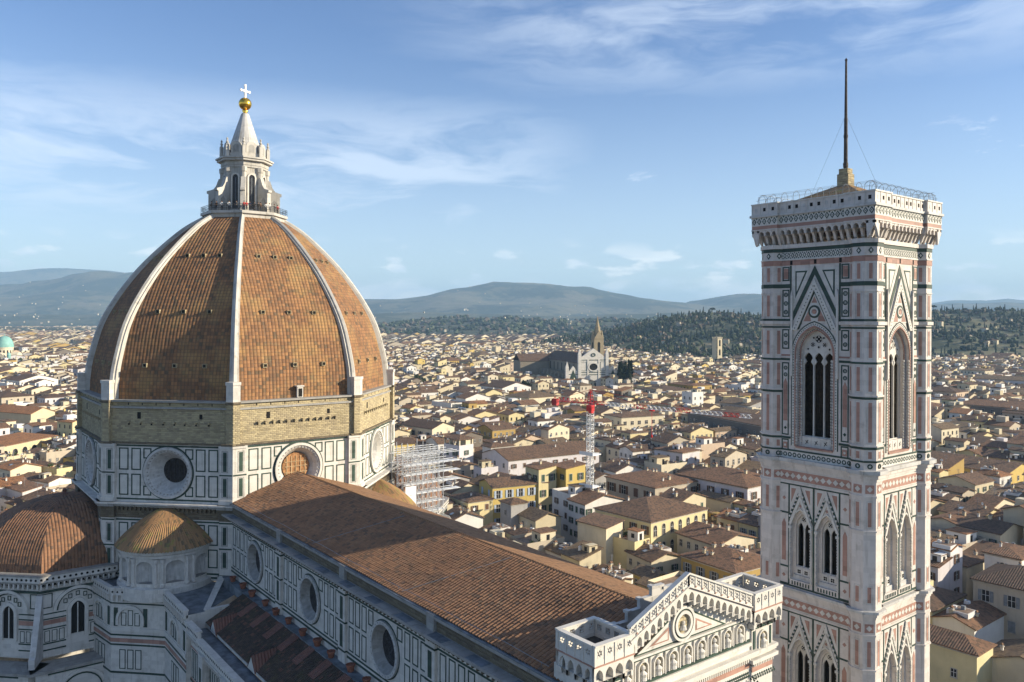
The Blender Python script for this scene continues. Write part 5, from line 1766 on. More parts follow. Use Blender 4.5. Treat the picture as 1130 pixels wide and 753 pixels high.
def chimney_mesh(kind):
    k = ('chim', kind)
    if k not in WIN:
        mb = MB()
        w = (.4, .5, .7)[kind]; h = (.8, .55, .9)[kind]
        mb.box(-w / 2, w / 2, -w / 2, w / 2, -1.0, h, 0); mb.box(-w / 2 - .12, w / 2 + .12, -w / 2 - .12, w / 2 + .12, h, h + .14, 1)
        mb.box(-w / 2 + .04, w / 2 - .04, -.1, .1, h + .14, h + .4, 1); mb.add([(-w * .62, -w * .6, h + .4), (w * .62, -w * .6, h + .4), (w * .62, w * .6, h + .4), (-w * .62, w * .6, h + .4), (0, -w * .6, h + .7), (0, w * .6, h + .7)], [(0, 1, 4), (2, 3, 5), (1, 2, 5, 4), (3, 0, 4, 5)], 2)
        o = mb.build('chimney', [PLAST[('white', 'cream', 'sand')[kind]], M_TRIM, ROOFM[1]])
        WIN[k] = o.data; bpy.data.objects.remove(o)
    return WIN[k]


def antenna_mesh():
    if 'ant' not in WIN:
        mb = MB()
        mb.tube([(0, 0, -.6), (0, 0, 3.2)], .04, 5)
        for z, w in ((3.1, .7), (2.6, .9), (2.1, .6)):
            mb.tube([(-w, 0, z), (w, 0, z)], .025, 4)
            for x in (-w * .8, -w * .3, w * .2, w * .7): mb.tube([(x, -.35, z), (x, .35, z)], .018, 3)
        o = mb.build('antenna', [M_WIRE]); WIN['ant'] = o.data; bpy.data.objects.remove(o)
    return WIN['ant']


def clutter_mesh(k):
    if ('cl', k) not in WIN:
        mb = MB()
        if k == 'satellite_dish':
            mb.tube([(0, 0, -.4), (0, 0, 1.2)], .04, 5, 1)
            n0 = len(mb.v); mb.lathe([(.02, 0), (.3, .05), (.5, .16)], 12)
            for i in range(n0, len(mb.v)):
                a, b, c = mb.v[i]; mb.v[i] = (c + .05, a, 1.25 + b * .9 + c * .4)
            mb.tube([(.08, 0, 1.2), (.5, 0, 1.35)], .02, 4, 1)
        elif k == 'roof_vent': mb.lathe([(.12, -.5), (.12, .7), (.22, .72), (.22, .9), (.05, 1.0)], 8, m=1)
        elif k == 'cooling_unit': mb.box(-.55, .55, -.3, .3, -.2, .75, 0); mb.lathe([(.01, .76), (.22, .76), (.22, .8), (.01, .8)], 10, m=1)
        else:
            mb.lathe([(.22, 0), (.3, .5), (.26, .5)], 8, m=2)
            g = random.Random(2)
            for i in range(40):
                p = Vector((g.gauss(0, .25), g.gauss(0, .25), .85 + g.gauss(0, .28))); a = Vector((g.gauss(0, 1), g.gauss(0, 1), g.gauss(0, 1))).normalized() * .22; b = a.orthogonal().normalized() * .12
                mb.poly([tuple(p - a), tuple(p + b), tuple(p + a), tuple(p - b)], 3)
        o = mb.build(k, [M_WHITE, M_LEAD, M_POT, M_PLANT]); WIN[('cl', k)] = o.data; bpy.data.objects.remove(o)
    return WIN[('cl', k)]


M_PLANT = simple('terrace_plant', (.05, .085, .025), .8, .4, 3)


def house(cx, cy, yaw, L, Wd, h, roof, wall, rm, pitch=R(17), wn=None, ww=None, chim=2, label=None, r=None, cat='house', clutter=True, detail=True, body=None, skylight=False):
    """one house: wall > none, roof > chimney, antenna; windows > shutter. wn/ww: (cols, rows, w, h, arched, shutter colour, top offset, row pitch)"""
    r = r or rnd
    root = empty('house', (cx, cy, 0), label, cat, 'houses of the old town', yaw)
    mb = MB()
    wall_faces(lambda P, m: mb.poly(P, m), L, Wd, h, roof, pitch)
    if roof == 'flat': mb.poly([(-L / 2, -Wd / 2, h), (L / 2, -Wd / 2, h), (L / 2, Wd / 2, h), (-L / 2, Wd / 2, h)], 1)
    # plinth line and cornice
    if roof != 'flat' and roof != 'shed':
        for x0, x1, y0, y1 in ((-L / 2 - .18, L / 2 + .18, Wd / 2, Wd / 2 + .18), (-L / 2 - .18, -L / 2, -Wd / 2, Wd / 2)):
            if (roof == 'gx' and x1 - x0 < 1) or (roof == 'gy' and y1 - y0 < 1): continue
            mb.box(x0, x1, y0, y1, h - .45, h - .2, 2)
    mb.build('wall', [body or PLAST[wall], M_TERR, M_TRIM], root)
    rf = None
    if roof != 'flat':
        mb = MB()
        roof_faces(lambda P, m: mb.poly(P, m), L, Wd, h, roof, pitch)
        rf = mb.build('roof', [ROOFM[rm]], root)
    # rooftop pieces
    par = rf or root
    for i in range(chim):
        x, y = r.uniform(-L * .38, L * .38), r.uniform(-Wd * .38, Wd * .38)
        put('chimney', chimney_mesh(r.randrange(3)), par, (x, y, roof_z(x, y, L, Wd, h, roof, pitch) + .1), 0)
    if clutter:
        q = r.random()
        if q < .55: put('antenna', antenna_mesh(), par, (r.uniform(-L * .3, L * .3), r.uniform(-Wd * .3, Wd * .3), roof_z(0, 0, L, Wd, h, roof, pitch) - .3), r.uniform(0, 3))
        for _ in range(r.choice((0, 1, 1, 2))):
            x, y = r.uniform(-.36, .36) * L, r.uniform(-.36, .36) * Wd
            k_ = r.choice(('satellite_dish', 'roof_vent', 'cooling_unit'))
            put(k_, clutter_mesh(k_), par, (x, y, roof_z(x, y, L, Wd, h, roof, pitch) + (.2 if roof != 'flat' else 0)), r.uniform(0, 6))
        if roof == 'flat' and r.random() < .6:
            for _ in range(r.choice((2, 3, 4))): put('potted_plant', clutter_mesh('potted_plant'), root, (r.choice((-1, 1)) * (L / 2 - .8), r.uniform(-.4, .4) * Wd, h), r.uniform(0, 6))
        if roof == 'flat' and q > .25:
            mb = MB(); x, y = r.uniform(-.2, .2) * L, r.uniform(-.2, .2) * Wd
            a, b = L * r.uniform(.15, .28), Wd * r.uniform(.15, .28)
            mb.box(x - a, x + a, y - b, y + b, h, h + 2.7, 0); mb.box(x - a - .25, x + a + .25, y - b - .25, y + b + .25, h + 2.7, h + 2.88, 1)
            mb.box(x - a - .04, x - a, y - .5, y + .5, h + .1, h + 2.1, 2); mb.box(x - .5, x + .5, y + b, y + b + .04, h + .9, h + 2.0, 2)
            mb.build('roof_room', [PLAST[r.choice(['white', 'cream', 'sand'])], ROOFM[r.randrange(4)], M_PANE], root)
        elif roof != 'flat' and q > .62:
            mb = MB(); x = r.uniform(-L * .25, L * .25); y = r.choice((-1, 1)) * Wd * r.uniform(.1, .25)
            z = roof_z(x, y, L, Wd, h, roof, pitch)
            if q > .82:      # dormer room
                mb.box(x - 1.4, x + 1.4, y - 1.3, y + 1.3, z - 1.5, z + 1.5, 0); mb.add([(x - 1.7, y - 1.6, z + 1.35), (x + 1.7, y - 1.6, z + 1.6), (x + 1.7, y + 1.6, z + 1.6), (x - 1.7, y + 1.6, z + 1.35)], [(0, 1, 2, 3)], 1)
                mb.box(x - 1.44, x - 1.4, y - .5, y + .5, z - .1, z + 1.0, 2); mb.box(x - .5, x + .5, y + 1.3, y + 1.34, z - .1, z + 1.0, 2)
                mb.build('dormer', [PLAST[r.choice(['white', 'cream', wall])], ROOFM[rm], M_PANE], rf)
            else:            # roof terrace cut into the slope
                mb.box(x - 2, x + 2, y - 1.8, y + 1.8, z - 1.5, z + .55, 0); mb.box(x - 1.8, x + 1.8, y - 1.6, y + 1.6, z + .55, z + .57, 1)
                mb.box(x - .6, x + .1, y - .6, y, z + .57, z + 1.3, 2); mb.box(x + .6, x + 1.3, y + .3, y + .9, z + .57, z + 1.2, 0)
                mb.build('roof_terrace', [PLAST['white'], M_TERR, M_LEAD], rf)
    if (skylight or (clutter and r.random() < .28)) and roof in ('gx', 'gy', 'hip') and rf:
        mb = MB()
        a = .55 if not skylight else .7
        if roof == 'gy': f1 = lambda k, w_: (-L / 2 * k, w_)
        else: f1 = lambda k, w_: (w_, Wd / 2 * k)
        o1 = r.uniform(-.15, .15) * min(L, Wd); k0 = .42 if not skylight else .25; k1 = k0 + (.22 if not skylight else .5)
        Q = []
        for k_, w_ in ((k0, o1 - a), (k0, o1 + a), (k1, o1 + a), (k1, o1 - a)):
            x, y = f1(k_, w_); Q.append((x, y, roof_z(x, y, L, Wd, h, roof, pitch) + .30))
        mb.poly(Q, 0)
        for i in range(4): mb.tube([Q[i], Q[(i + 1) % 4]], .07, 4, 1)
        mb.build('skylight', [M_SKYL, M_LEAD], rf)
    for face, spec in (('n', wn), ('w', ww)):
        if not spec: continue
        cols, rows, w, hh, arched, sh, top, rp = spec
        me, ms = win_mesh(w, hh, arched, sh, 0)
        ext = L if face == 'n' else Wd
        for i in range(cols):
            u = -ext / 2 + ext * (i + .5) / cols
            for j in range(rows):
                z = h - top - j * rp
                if z < 1.6: continue
                if face == 'n': loc, rz, du = (u, Wd / 2, z), 0.0, (1, 0)
                else: loc, rz, du = (-L / 2, u, z), PI / 2, (0, 1)
                wo = put('window', me, root, loc, rz)
                if ms and detail:
                    q = r.random()
                    for s in (-1, 1):
                        off = w * .25 if q < .25 else w * .75 + .12
                        so_ = put('shutter', ms, wo, (s * off, .04 if q < .25 else .09, 0), 0)
    FOOT.append((cx, cy, yaw, L / 2 + .6, Wd / 2 + .6))
    HOUSES.append((root, wall, roof, h, rm))
    return root


def hero(nx, ny, yaw, a, b, h, *args, **kw):
    """placed by its north-west corner; a = length to the east, b = depth to the south"""
    y = R(yaw)
    cx = nx + math.cos(y) * a / 2 + math.sin(y) * b / 2
    cy = ny + math.sin(y) * a / 2 - math.cos(y) * b / 2
    return house(cx, cy, y, a, b, h, *args, **kw)


# ---- the houses that can be recognised one by one
hero(-13.5, -101.7, 2, 20, 24, 17, 'hip', 'pale yellow', 0, wn=(5, 3, 1.2, 2.2, False, 'brown', 2.4, 4.3), ww=(7, 3, 1.2, 2.9, True, None, 2.6, 4.8), chim=2, clutter=False, label='large pale house with a row of tall arched windows under a brown hipped roof')
o_ = hero(11.1, -130.7, -2, 22, 20, 18, 'hip', 'beige', 1, R(11), wn=(4, 3, 1.9, 2.7, False, 'brown', 2.8, 4.6), ww=(4, 3, 1.3, 2.2, False, 'brown', 2.6, 4.6), chim=5, clutter=False, label='big beige house with large shuttered windows just behind the arched-window house')
hero(-8.4, -150.1, 1, 27, 20, 19, 'hip', 'lavender white', 1, R(15), wn=(5, 3, 1.3, 2.2, False, 'brown', 2.8, 4.9), ww=(3, 3, 1.3, 2.2, False, 'brown', 2.8, 4.9), chim=7, clutter=False, label='long whitish house with seven roof chimneys touching the left edge of the bell tower')
al = hero(102, -120, 8, 9, 7.5, 19.5, 'flat', 'lavender white', 0, wn=(2, 3, 1.4, 2.2, False, 'green', 2.2, 5.2), ww=(1, 3, 1.1, 1.8, False, 'green', 2.2, 5.2), chim=0, clutter=False, label='tower-like grey white house with an open roofed loggia on its top')
for x, y in [(x, y) for x in (-4.2, -1.4, 1.4, 4.2) for y in (-3.4, 3.4)] + [(-4.2, 0), (4.2, 0)]:
    mb = MB(); mb.box(x - .25, x + .25, y - .25, y + .25, 19.5, 22.4, 0); mb.build('loggia_pillar', [PLAST['cream']], al)
mb = MB(); mb.box(-3.9, 1.0, -3.1, 0, 19.5, 22.4, 0); mb.build('loggia_room', [PLAST['cream']], al)
mb = MB(); roof_faces(lambda P, m: mb.poly([(x, y, z) for x, y, z in P], m), 9, 7.5, 22.6, 'hip', R(18)); mb.build('loggia_roof', [ROOFM[0]], al)
hero(82.4, -129, -6, 20, 43, 16.5, 'gy', 'lavender white', 0, R(16), wn=(3, 2, 1.1, 1.6, False, None, 2.4, 4.4), ww=(9, 2, 1.1, 1.6, False, 'brown', 2.4, 4), chim=3, label='very long house with a brown gabled roof and a tall blank pale end wall')
hero(49.5, -97.2, -12, 10.5, 20, 16, 'gy', 'yellow', 0, R(17), wn=(2, 2, 1.2, 2.0, False, 'blue', 2.4, 4.4), ww=(5, 3, 1.3, 2.4, False, 'blue', 2.5, 4.4), chim=3, clutter=False, label='bright yellow house with pale blue shutters, left of the crane foot')
hero(47.8, -86.6, -5, 11, 9, 13, 'hip', 'pale yellow', 0, R(16), wn=(3, 2, .9, 1.5, False, 'brown', 2.2, 4.2), ww=(2, 1, 1.2, 1.7, False, 'brown', 2.2, 4.2), chim=1, clutter=False, label='pale yellow hipped house standing in front of the bright yellow one')
hero(34.1, -92.7, -5, 6, 6, 14, 'hip', 'grey', 0, R(18), wn=(1, 1, .9, 1.4, False, None, 3, 4), chim=0, clutter=False, label='small square grey tower-like house right of the pale yellow hipped house')
hero(45.5, -113, -6, 8, 7, 20.5, 'shed', 'pale yellow', 1, R(8), wn=(2, 2, 1, 1.7, False, 'green', 3, 4.4), ww=(2, 3, 1.1, 2.2, False, 'green', 3, 5), chim=1, clutter=False, label='tall pale yellow house with green shutters, left one of a pair by the crane')
hero(41.2, -121, -6, 8, 8, 20.5, 'shed', 'yellow', 1, R(8), wn=(2, 2, 1, 1.7, False, 'green', 3, 4.4), ww=(2, 3, 1.1, 2.2, False, 'green', 3, 5), chim=1, clutter=False, label='tall yellow house with green shutters, the one of the pair nearest the crane')
hero(43.4, -136.5, -3, 8, 9, 15, 'gx', 'grey', 0, wn=(2, 2, 1.2, 1.8, False, 'grey', 2.6, 4.2), ww=(3, 2, 1.3, 1.9, False, 'grey', 2.6, 4.2), chim=1, label='blue grey shaded house right behind the foot of the crane')
hero(24.7, -94.5, -6, 9, 9, 10.8, 'gx', 'sand', 2, R(20), wn=(2, 1, .8, 1.2, False, None, 2.2, 4), chim=1, clutter=False, label='low house with a blank stained gable wall facing the nave roof')
hero(-8.6, -90.3, 4, 10, 6.5, 16.2, 'shed', 'cream', 0, R(10), ww=(1, 2, 1, 1.5, False, None, 6, 4), chim=0, clutter=False, label='tall narrow cream house with blank walls left of the arched-window house')
hero(-15.5, -93.5, 4, 7.5, 6.0, 12.8, 'flat', 'pale yellow', 0, ww=(2, 2, 1.1, 1.6, False, 'brown', 2.6, 4), chim=0, clutter=True, label='cream terrace house in front of the arched-window house')
hero(-46.6, -92.5, -3, 16, 15, 14, 'hip', 'ochre', 1, R(15), wn=(4, 2, 1.2, 2.0, False, 'grey', 2.4, 4.4), ww=(4, 2, 1.1, 1.8, False, 'grey', 2.4, 4.4), chim=9, label='ochre house crowded with chimneys behind the facade gable')
hero(-30.9, -106.5, -6, 14, 14, 14, 'gx', 'cream', 1, R(15), wn=(5, 2, .9, 1.6, False, None, 2.2, 4), ww=(4, 2, 1, 1.6, False, 'brown', 2.2, 4), chim=5, label='cream house with small windows between the ochre house and the long whitish house')
hero(-23.1, -91.3, -10, 10, 9.5, 11, 'gx', 'cream', 0, R(17), wn=(3, 1, .9, 1.4, False, None, 2.2, 4), ww=(2, 2, .9, 1.4, False, 'green', 2.3, 4), chim=3, label='low cream gabled house close behind the facade gable, left of the ochre house')
hero(-29, -84.5, -8, 7, 6, 9.5, 'gx', 'yellow', 2, R(17), wn=(2, 1, .9, 1.3, False, None, 2, 4), ww=(1, 1, .9, 1.3, False, None, 2, 4), chim=1, clutter=False, label='little bright yellow house just beside the peak of the facade gable')
hero(327, -3.7, 28, 32, 13.5, 19, 'gx', 'sand', 3, R(22), wn=(2, 1, 1.4, 2, False, None, 7, 5), ww=(1, 1, 2.2, 2.6, True, None, 9, 5), chim=0, clutter=False, label='big orange roofed hall with a blank pale gable left of the dome')
hero(240.3, 17.8, 45, 20, 34, 15, 'hip', 'pale yellow', 3, R(14), ww=(6, 1, 3.0, 6.0, True, None, 5.0, 6), chim=0, clutter=False, label='yellow building with a row of big white arches left of the great dome')
hero(300, -6.5, -8, 14, 18, 14.5, 'gy', 'pale yellow', 1, R(14), ww=(4, 2, 1.6, 1.9, False, 'green', 2.0, 5), wn=(2, 2, 1.4, 1.9, False, 'green', 2.0, 5), chim=1, label='yellow house with green shutters close to the left edge of the great dome')
hero(152.1, 12.1, 25, 17, 8, 14, 'gx', 'white', 0, R(15), ww=(1, 1, 1.0, 1.5, False, None, 4, 4), chim=0, clutter=True, label='white gabled house nearest the left edge of the dome, above the small side dome')
hero(-112, -122, 3, 28, 14, 17, 'hip', 'beige', 4, R(20), wn=(6, 3, 1.3, 2.2, False, 'grey', 2.9, 5.0), ww=(3, 3, 1.3, 2.2, False, 'grey', 2.9, 5), chim=2, clutter=False, label='beige palace with grey shutters under a dark roof right of the bell tower')
hero(-95.5, -93.8, 1, 15, 7, 12, 'hip', 'pale yellow', 1, R(22), wn=(2, 1, .9, 1.4, False, None, 4.4, 4), chim=0, clutter=False, label='nearest low yellow house with striped roof right of the bell tower')
hero(-107, -100.5, 1, 14, 12, 9.0, 'gy', 'cream', 2, R(20), chim=1, clutter=False, skylight=True, label='low house with a white skylight strip in its roof, in the bottom right corner')
hero(-41.5, -226.9, -3, 12, 13, 16, 'gy', 'sand', 0, R(17), wn=(2, 1, 1.5, 1.9, True, 'green', 2.2, 4), ww=(3, 1, 1.1, 1.5, False, 'green', 2.2, 4), chim=1, clutter=False, label='beige gabled house with two arched windows right of the bell tower')
hero(68.6, -271.5, -15, 62, 30, 19.5, 'hip', 'brown', 4, R(9), wn=(12, 1, 1.2, 2, False, None, 4, 4), chim=4, clutter=False, label='huge dark brown block with a long shaded wall left of the bell tower')
hero(142.1, -250.5, -10, 16, 28, 18, 'hip', 'cream', 0, R(10), ww=(6, 2, 1.8, 1.8, False, None, 3.2, 4.6), wn=(3, 2, 1.4, 1.8, False, None, 3.2, 4.6), chim=3, label='cream office-like house with a row of wide windows right of the crane top')
hero(41.1, -179.1, 4, 13, 11, 20, 'hip', 'lavender white', 1, R(10), wn=(3, 3, 1.0, 1.7, False, None, 2.4, 4.4), ww=(2, 2, .9, 1.3, False, 'brown', 3, 5), chim=4, label='tall white house with a shallow brown roof between the crane and the bell tower')
hero(166, -148, 8, 23, 14, 17.5, 'gx', 'cream', 4, R(20), wn=(4, 2, 1.7, 3.0, True, 'grey', 3.4, 5), ww=(2, 1, 1.0, 1.4, False, None, 2.5, 4), chim=1, label='cream house with four tall blue grey windows above the scaffolding')
hero(266, -225, 3, 21, 16, 15.5, 'flat', 'white', 0, ww=(0, 0, 1, 1, False, None, 3, 4), chim=2, label='brilliant white flat-topped house between the dome and the crane, left one of two')
hero(289, -252, -4, 13, 20, 16, 'gx', 'white', 1, ww=(1, 1, 1, 1.6, False, None, 4, 4), chim=1, label='brilliant white gabled house between the dome and the crane, right one of two')
hero(313, -452, -4, 22, 20, 12, 'hip', 'yellow', 0, R(10), ww=(4, 2, 1.4, 2, False, None, 2.4, 4.5), wn=(4, 2, 1.4, 2, False, None, 2.4, 4.5), chim=0, label='vivid yellow block right of the white marble basilica')
hero(174, -347, -4, 9, 10, 23, 'flat', 'white', 0, ww=(2, 3, 1, 1.6, False, None, 3, 4), wn=(2, 3, 1, 1.6, False, None, 3, 4), chim=0, label='white tower house rising above the dark brown block')
hero(-36, -268, -4, 34, 22, 14, 'gx', 'yellow', 0, R(14), wn=(8, 2, 1.2, 1.6, False, None, 2.4, 4), ww=(4, 2, 1.2, 1.6, False, None, 2.4, 4), chim=4, label='long yellow house with many windows halfway up, right of the bell tower')
hero(8, -472, 3, 62, 22, 18.5, 'hip', 'brown', 1, R(14), wn=(12, 2, 1.4, 2.2, False, None, 3, 5), chim=4, label='long dark walled hall with a russet roof right of the bell tower')
hero(108, -722, 4, 55, 22, 18.5, 'hip', 'lavender white', 2, R(14), wn=(12, 3, 1.8, 3.2, False, 'blue', 4, 6), chim=2, label='big pale palace with tall blue grey windows at the foot of the wooded hill', detail=False)
st = hero(-81, -176.4, -3, 7.5, 7, 25.5, 'shed', 'ochre', 1, R(8), wn=(1, 1, .8, 1.6, False, None, 12, 4), chim=0, clutter=False, body=M_BRICK, label='old tower house of bare brown stone at the right edge', cat='tower house')

# ---- the rest of the old town: street blocks of contiguous houses
g = random.Random(4)


def in_foot(x, y, pad):
    for cx, cy, yaw, a, b in FOOT:
        dx, dy = x - cx, y - cy
        c, s_ = math.cos(yaw), math.sin(yaw)
        if abs(dx * c + dy * s_) < a + pad and abs(-dx * s_ + dy * c) < b + pad: return True
    return False


# Santa Croce like basilica, towers and so on keep their plots free
PLOTS = [(at((655 - PPX) / F_PX * 700, 700)[0], at((655 - PPX) / F_PX * 700, 700)[1], 26)] + [(at((791 - PPX) / F_PX * q, q)[0], at((791 - PPX) / F_PX * q, q)[1], 17) for q in (1140, 1105, 1070)] + [(490, -520, 75), (600, -930, 22), (1010, -60, 45), (57, -148, 5), (40, -60, 13), (874, -639, 10), (1005, -815, 12)]


def blocked(x, y, pad):
    if -175 < x < 62 and -62 < y < 62: return True
    if -135 < x < -84 and -84 < y < 0: return True
    for a, b, r in PLOTS:
        if abs(x - a) < r + pad and abs(y - b) < r + pad: return True
    return in_foot(x, y, pad)


def city_limit(px):
    if px < 520: return 5600
    if px < 640: return 5600 + (px - 520) / 120 * (1750 - 5600)
    if px < 720: return 1750 + (px - 640) / 80 * (1240 - 1750)
    return 1210


CAND = []


def block(bx, by, sx, sy, yaw, far):
    """fills one block with two rows of houses back to back"""
    c, s_ = math.cos(yaw), math.sin(yaw)
    rows = 2 if not far else g.choice((1, 2))
    if not far and g.random() < .13:                        # one big palace instead of a row of small houses
        w, d = min(sx - 3, g.uniform(22, 36)), sy - 2
        CAND.append((bx, by, yaw, w, d, g.uniform(15, 18.5), g.choice(('hip', 'hip', 'gx')), g.choices(PNAMES, (26, 15, 3, 3, 19, 11, 4, 4, 16, 2, 6))[0], g.choice((0, 1, 2, 4)), R(g.uniform(11, 16)), g.random()))
        return
    for k in range(rows):
        dy = (sy / rows)
        yc = -sy / 2 + dy * (k + .5)
        x = -sx / 2
        while x < sx / 2 - 4:
            w = g.uniform(6.5, 12.5) if not far else g.uniform(12, 28)
            if x + w > sx / 2 - 4: w = sx / 2 - x
            h = min(21, max(8.5, g.gauss(14.3, 2.2))) if not far else g.gauss(13.2, 1.5)
            if far and g.random() < .12: h *= .7
            d = dy * g.uniform(.86, 1.0)
            yy = yc + g.uniform(-.5, .5)
            X, Y = bx + c * (x + w / 2) - s_ * yy, by + s_ * (x + w / 2) + c * yy
            if Y > -101 and -130 < X < 75: h = g.uniform(9.0, 12.5)
            q = g.random()
            roof = 'gx' if q < .40 else 'gy' if q < .66 else 'hip' if q < .80 else 'shed' if q < .88 else 'flat'
            if roof == 'gy' and w > 13: roof = 'gx'
            if far and roof == 'shed': roof = 'hip'
            wall = g.choices(PNAMES, (22, 12, 2, 7, 5, 18, 4, 8, 18, 3, 1))[0] if far else g.choices(PNAMES, (26, 15, 3, 3, 19, 11, 4, 4, 16, 2, 6))[0]
            if not far and d > 9 and g.random() < .35:              # lot split into a front house and a lower back house
                k_ = g.uniform(.4, .6)
                for dd_, off, h_ in ((d * k_, -d * (1 - k_) / 2, h), (d * (1 - k_) - .05, d * k_ / 2, h * g.uniform(.62, .95))):
                    CAND.append((X - s_ * off, Y + c * off, yaw + g.uniform(-.02, .02), w - .05, dd_ - .05, h_, g.choice(('gx', 'gx', 'shed', 'flat', 'hip')), wall, g.choices(range(5), (34, 20, 26, 8, 12))[0], R(g.uniform(13, 20)), g.random()))
                x += w
                continue
            CAND.append((X, Y, yaw + g.uniform(-.03, .03), w - .05, d, h, roof, wall, g.choices(range(5), (34, 20, 26, 8, 12))[0], R(g.uniform(14, 21)), g.random()))
            x += w


y = 330
for far, xs, ys, bw, bh, step in ((False, (-380, 1150), (-1250, 340), 44, 27, 3.4), (True, (1150, 5200), (-3600, 1500), 80, 46, 8), (True, (-380, 1150), (-3600, -1250), 80, 46, 8)):
    yb = ys[0]
    while yb < ys[1]:
        h = bh * g.uniform(.8, 1.2)
        xb = xs[0] + g.uniform(-20, 0)
        while xb < xs[1]:
            w = bw * g.uniform(.7, 1.25)
            cx, cy = xb + w / 2, yb + h / 2
            p = px_of((cx, cy, 12))
            if p[2] > 120 and -170 < p[0] < 1300 and p[2] < city_limit(p[0]) * (1.04 if far else 1):
                if not (far and g.random() < .16):
                    yaw = R(-3) + g.uniform(-.10, .10) + (R(22) if cx > 120 and cy > -70 else 0) + (g.uniform(-.3, .3) if far else 0)
                    block(cx, cy, w, h, yaw, far)
            xb += w + step * g.uniform(.7, 1.3)
        yb += h + step * g.uniform(.8, 1.5)
CAND = [c for c in CAND if not blocked(c[0], c[1], min(c[3], c[4]) * .5)]


def visible(X, Y, h):
    """inside the picture and not wholly behind the cathedral, the facade or the bell tower"""
    u, v, d = px_of((X, Y, h + 2))
    if d < 60 or u < -8 or u > 1138 or v > 770: return 0
    if 94 < u < 436 or 842 < u < 1022: return 0
    if u <= 94 and v > 560: return 0
    if 436 <= u < 710 and v > 575 + (u - 520) * .374: return 0
    if 710 <= u <= 842 and v > 632: return 0
    return 1


CAND.sort(key=lambda c: math.hypot(c[0] - CAM[0], c[1] - CAM[1]))
NEAR, FAR = [], []
LIM = 285 - len(HOUSES)
for c in CAND:
    (NEAR if len(NEAR) < LIM and visible(c[0], c[1], c[5]) else FAR).append(c)
near_recs = []
for i, (X, Y, yaw, w, d, h, roof, wall, rm, pitch, q) in enumerate(NEAR):
    rr = random.Random(1000 + i)
    dist = math.hypot(X - CAM[0], Y - CAM[1])
    sh = rr.choice(('green', 'green', 'brown', 'brown', 'grey', None))
    cn, cw = max(1, int(w / rr.uniform(2.6, 3.8))), max(1, int(d / rr.uniform(2.6, 3.8)))
    ar = rr.random() < .12
    ww_, hh_ = rr.choice(((.9, 1.4), (1.0, 1.7), (1.1, 1.9), (.8, 1.2)))
    rws = 3 if dist < 330 else 2
    o = house(X, Y, yaw, w, d, h, roof, wall, rm, pitch, wn=(cn, rws, ww_, hh_, ar, sh, 2.3, 3.7) if rr.random() < .9 else None, ww=(cw, rws, ww_, hh_, ar, sh, 2.3, 3.7) if rr.random() < .85 else None,
              chim=rr.choice((1, 1, 2, 2, 3)) if dist < 420 else rr.choice((0, 1, 2)), label='x', r=rr, detail=dist < 300)
    near_recs.append((o, wall, roof, h, rm, X, Y, w))

# labels: what it looks like and where it stands among its own kind
ORD = ['leftmost', 'second from left', 'third from left', 'fourth from left', 'fifth from left', 'sixth from left', 'seventh from left', 'eighth from left', 'ninth from left', 'tenth from left', 'eleventh from left', 'twelfth from left', 'thirteenth from left', 'fourteenth from left']
KIND = {'gx': 'gabled', 'gy': 'gabled', 'hip': 'hipped', 'flat': 'flat topped', 'shed': 'sloping'}
groups = {}
for rec in near_recs:
    o, wall, roof, h, rm, X, Y, w = rec
    u, v, d = px_of((X, Y, h))
    zone = 'left of the dome' if u < 100 else 'between dome and crane' if u < 600 else 'near the crane' if u < 705 else 'left of bell tower' if u < 900 else 'right of bell tower'
    band = 'lowest rows' if d < 235 else 'low rows' if d < 300 else 'middle rows' if d < 380 else 'upper rows' if d < 480 else 'far rows'
    size = 'low ' if h < 12.2 else 'tall ' if h > 17.2 else ''
    hue = {'lavender white': 'lilac', 'pale yellow': 'lemon'}.get(wall, wall)
    desc = f"{size}{hue} {KIND[roof]} house" + (f", {RNAMES[rm]} tiles" if roof != 'flat' else '')
    groups.setdefault((desc, zone, band), []).append((u, o))
for (desc, zone, band), L in groups.items():
    L.sort(key=lambda t: t[0])
    for i, (u, o) in enumerate(L):
        if len(L) == 1: o['label'] = f"{desc}, {zone}, {band}"
        else: o['label'] = f"{desc}, {zone}, {band}, {ORD[i]}"

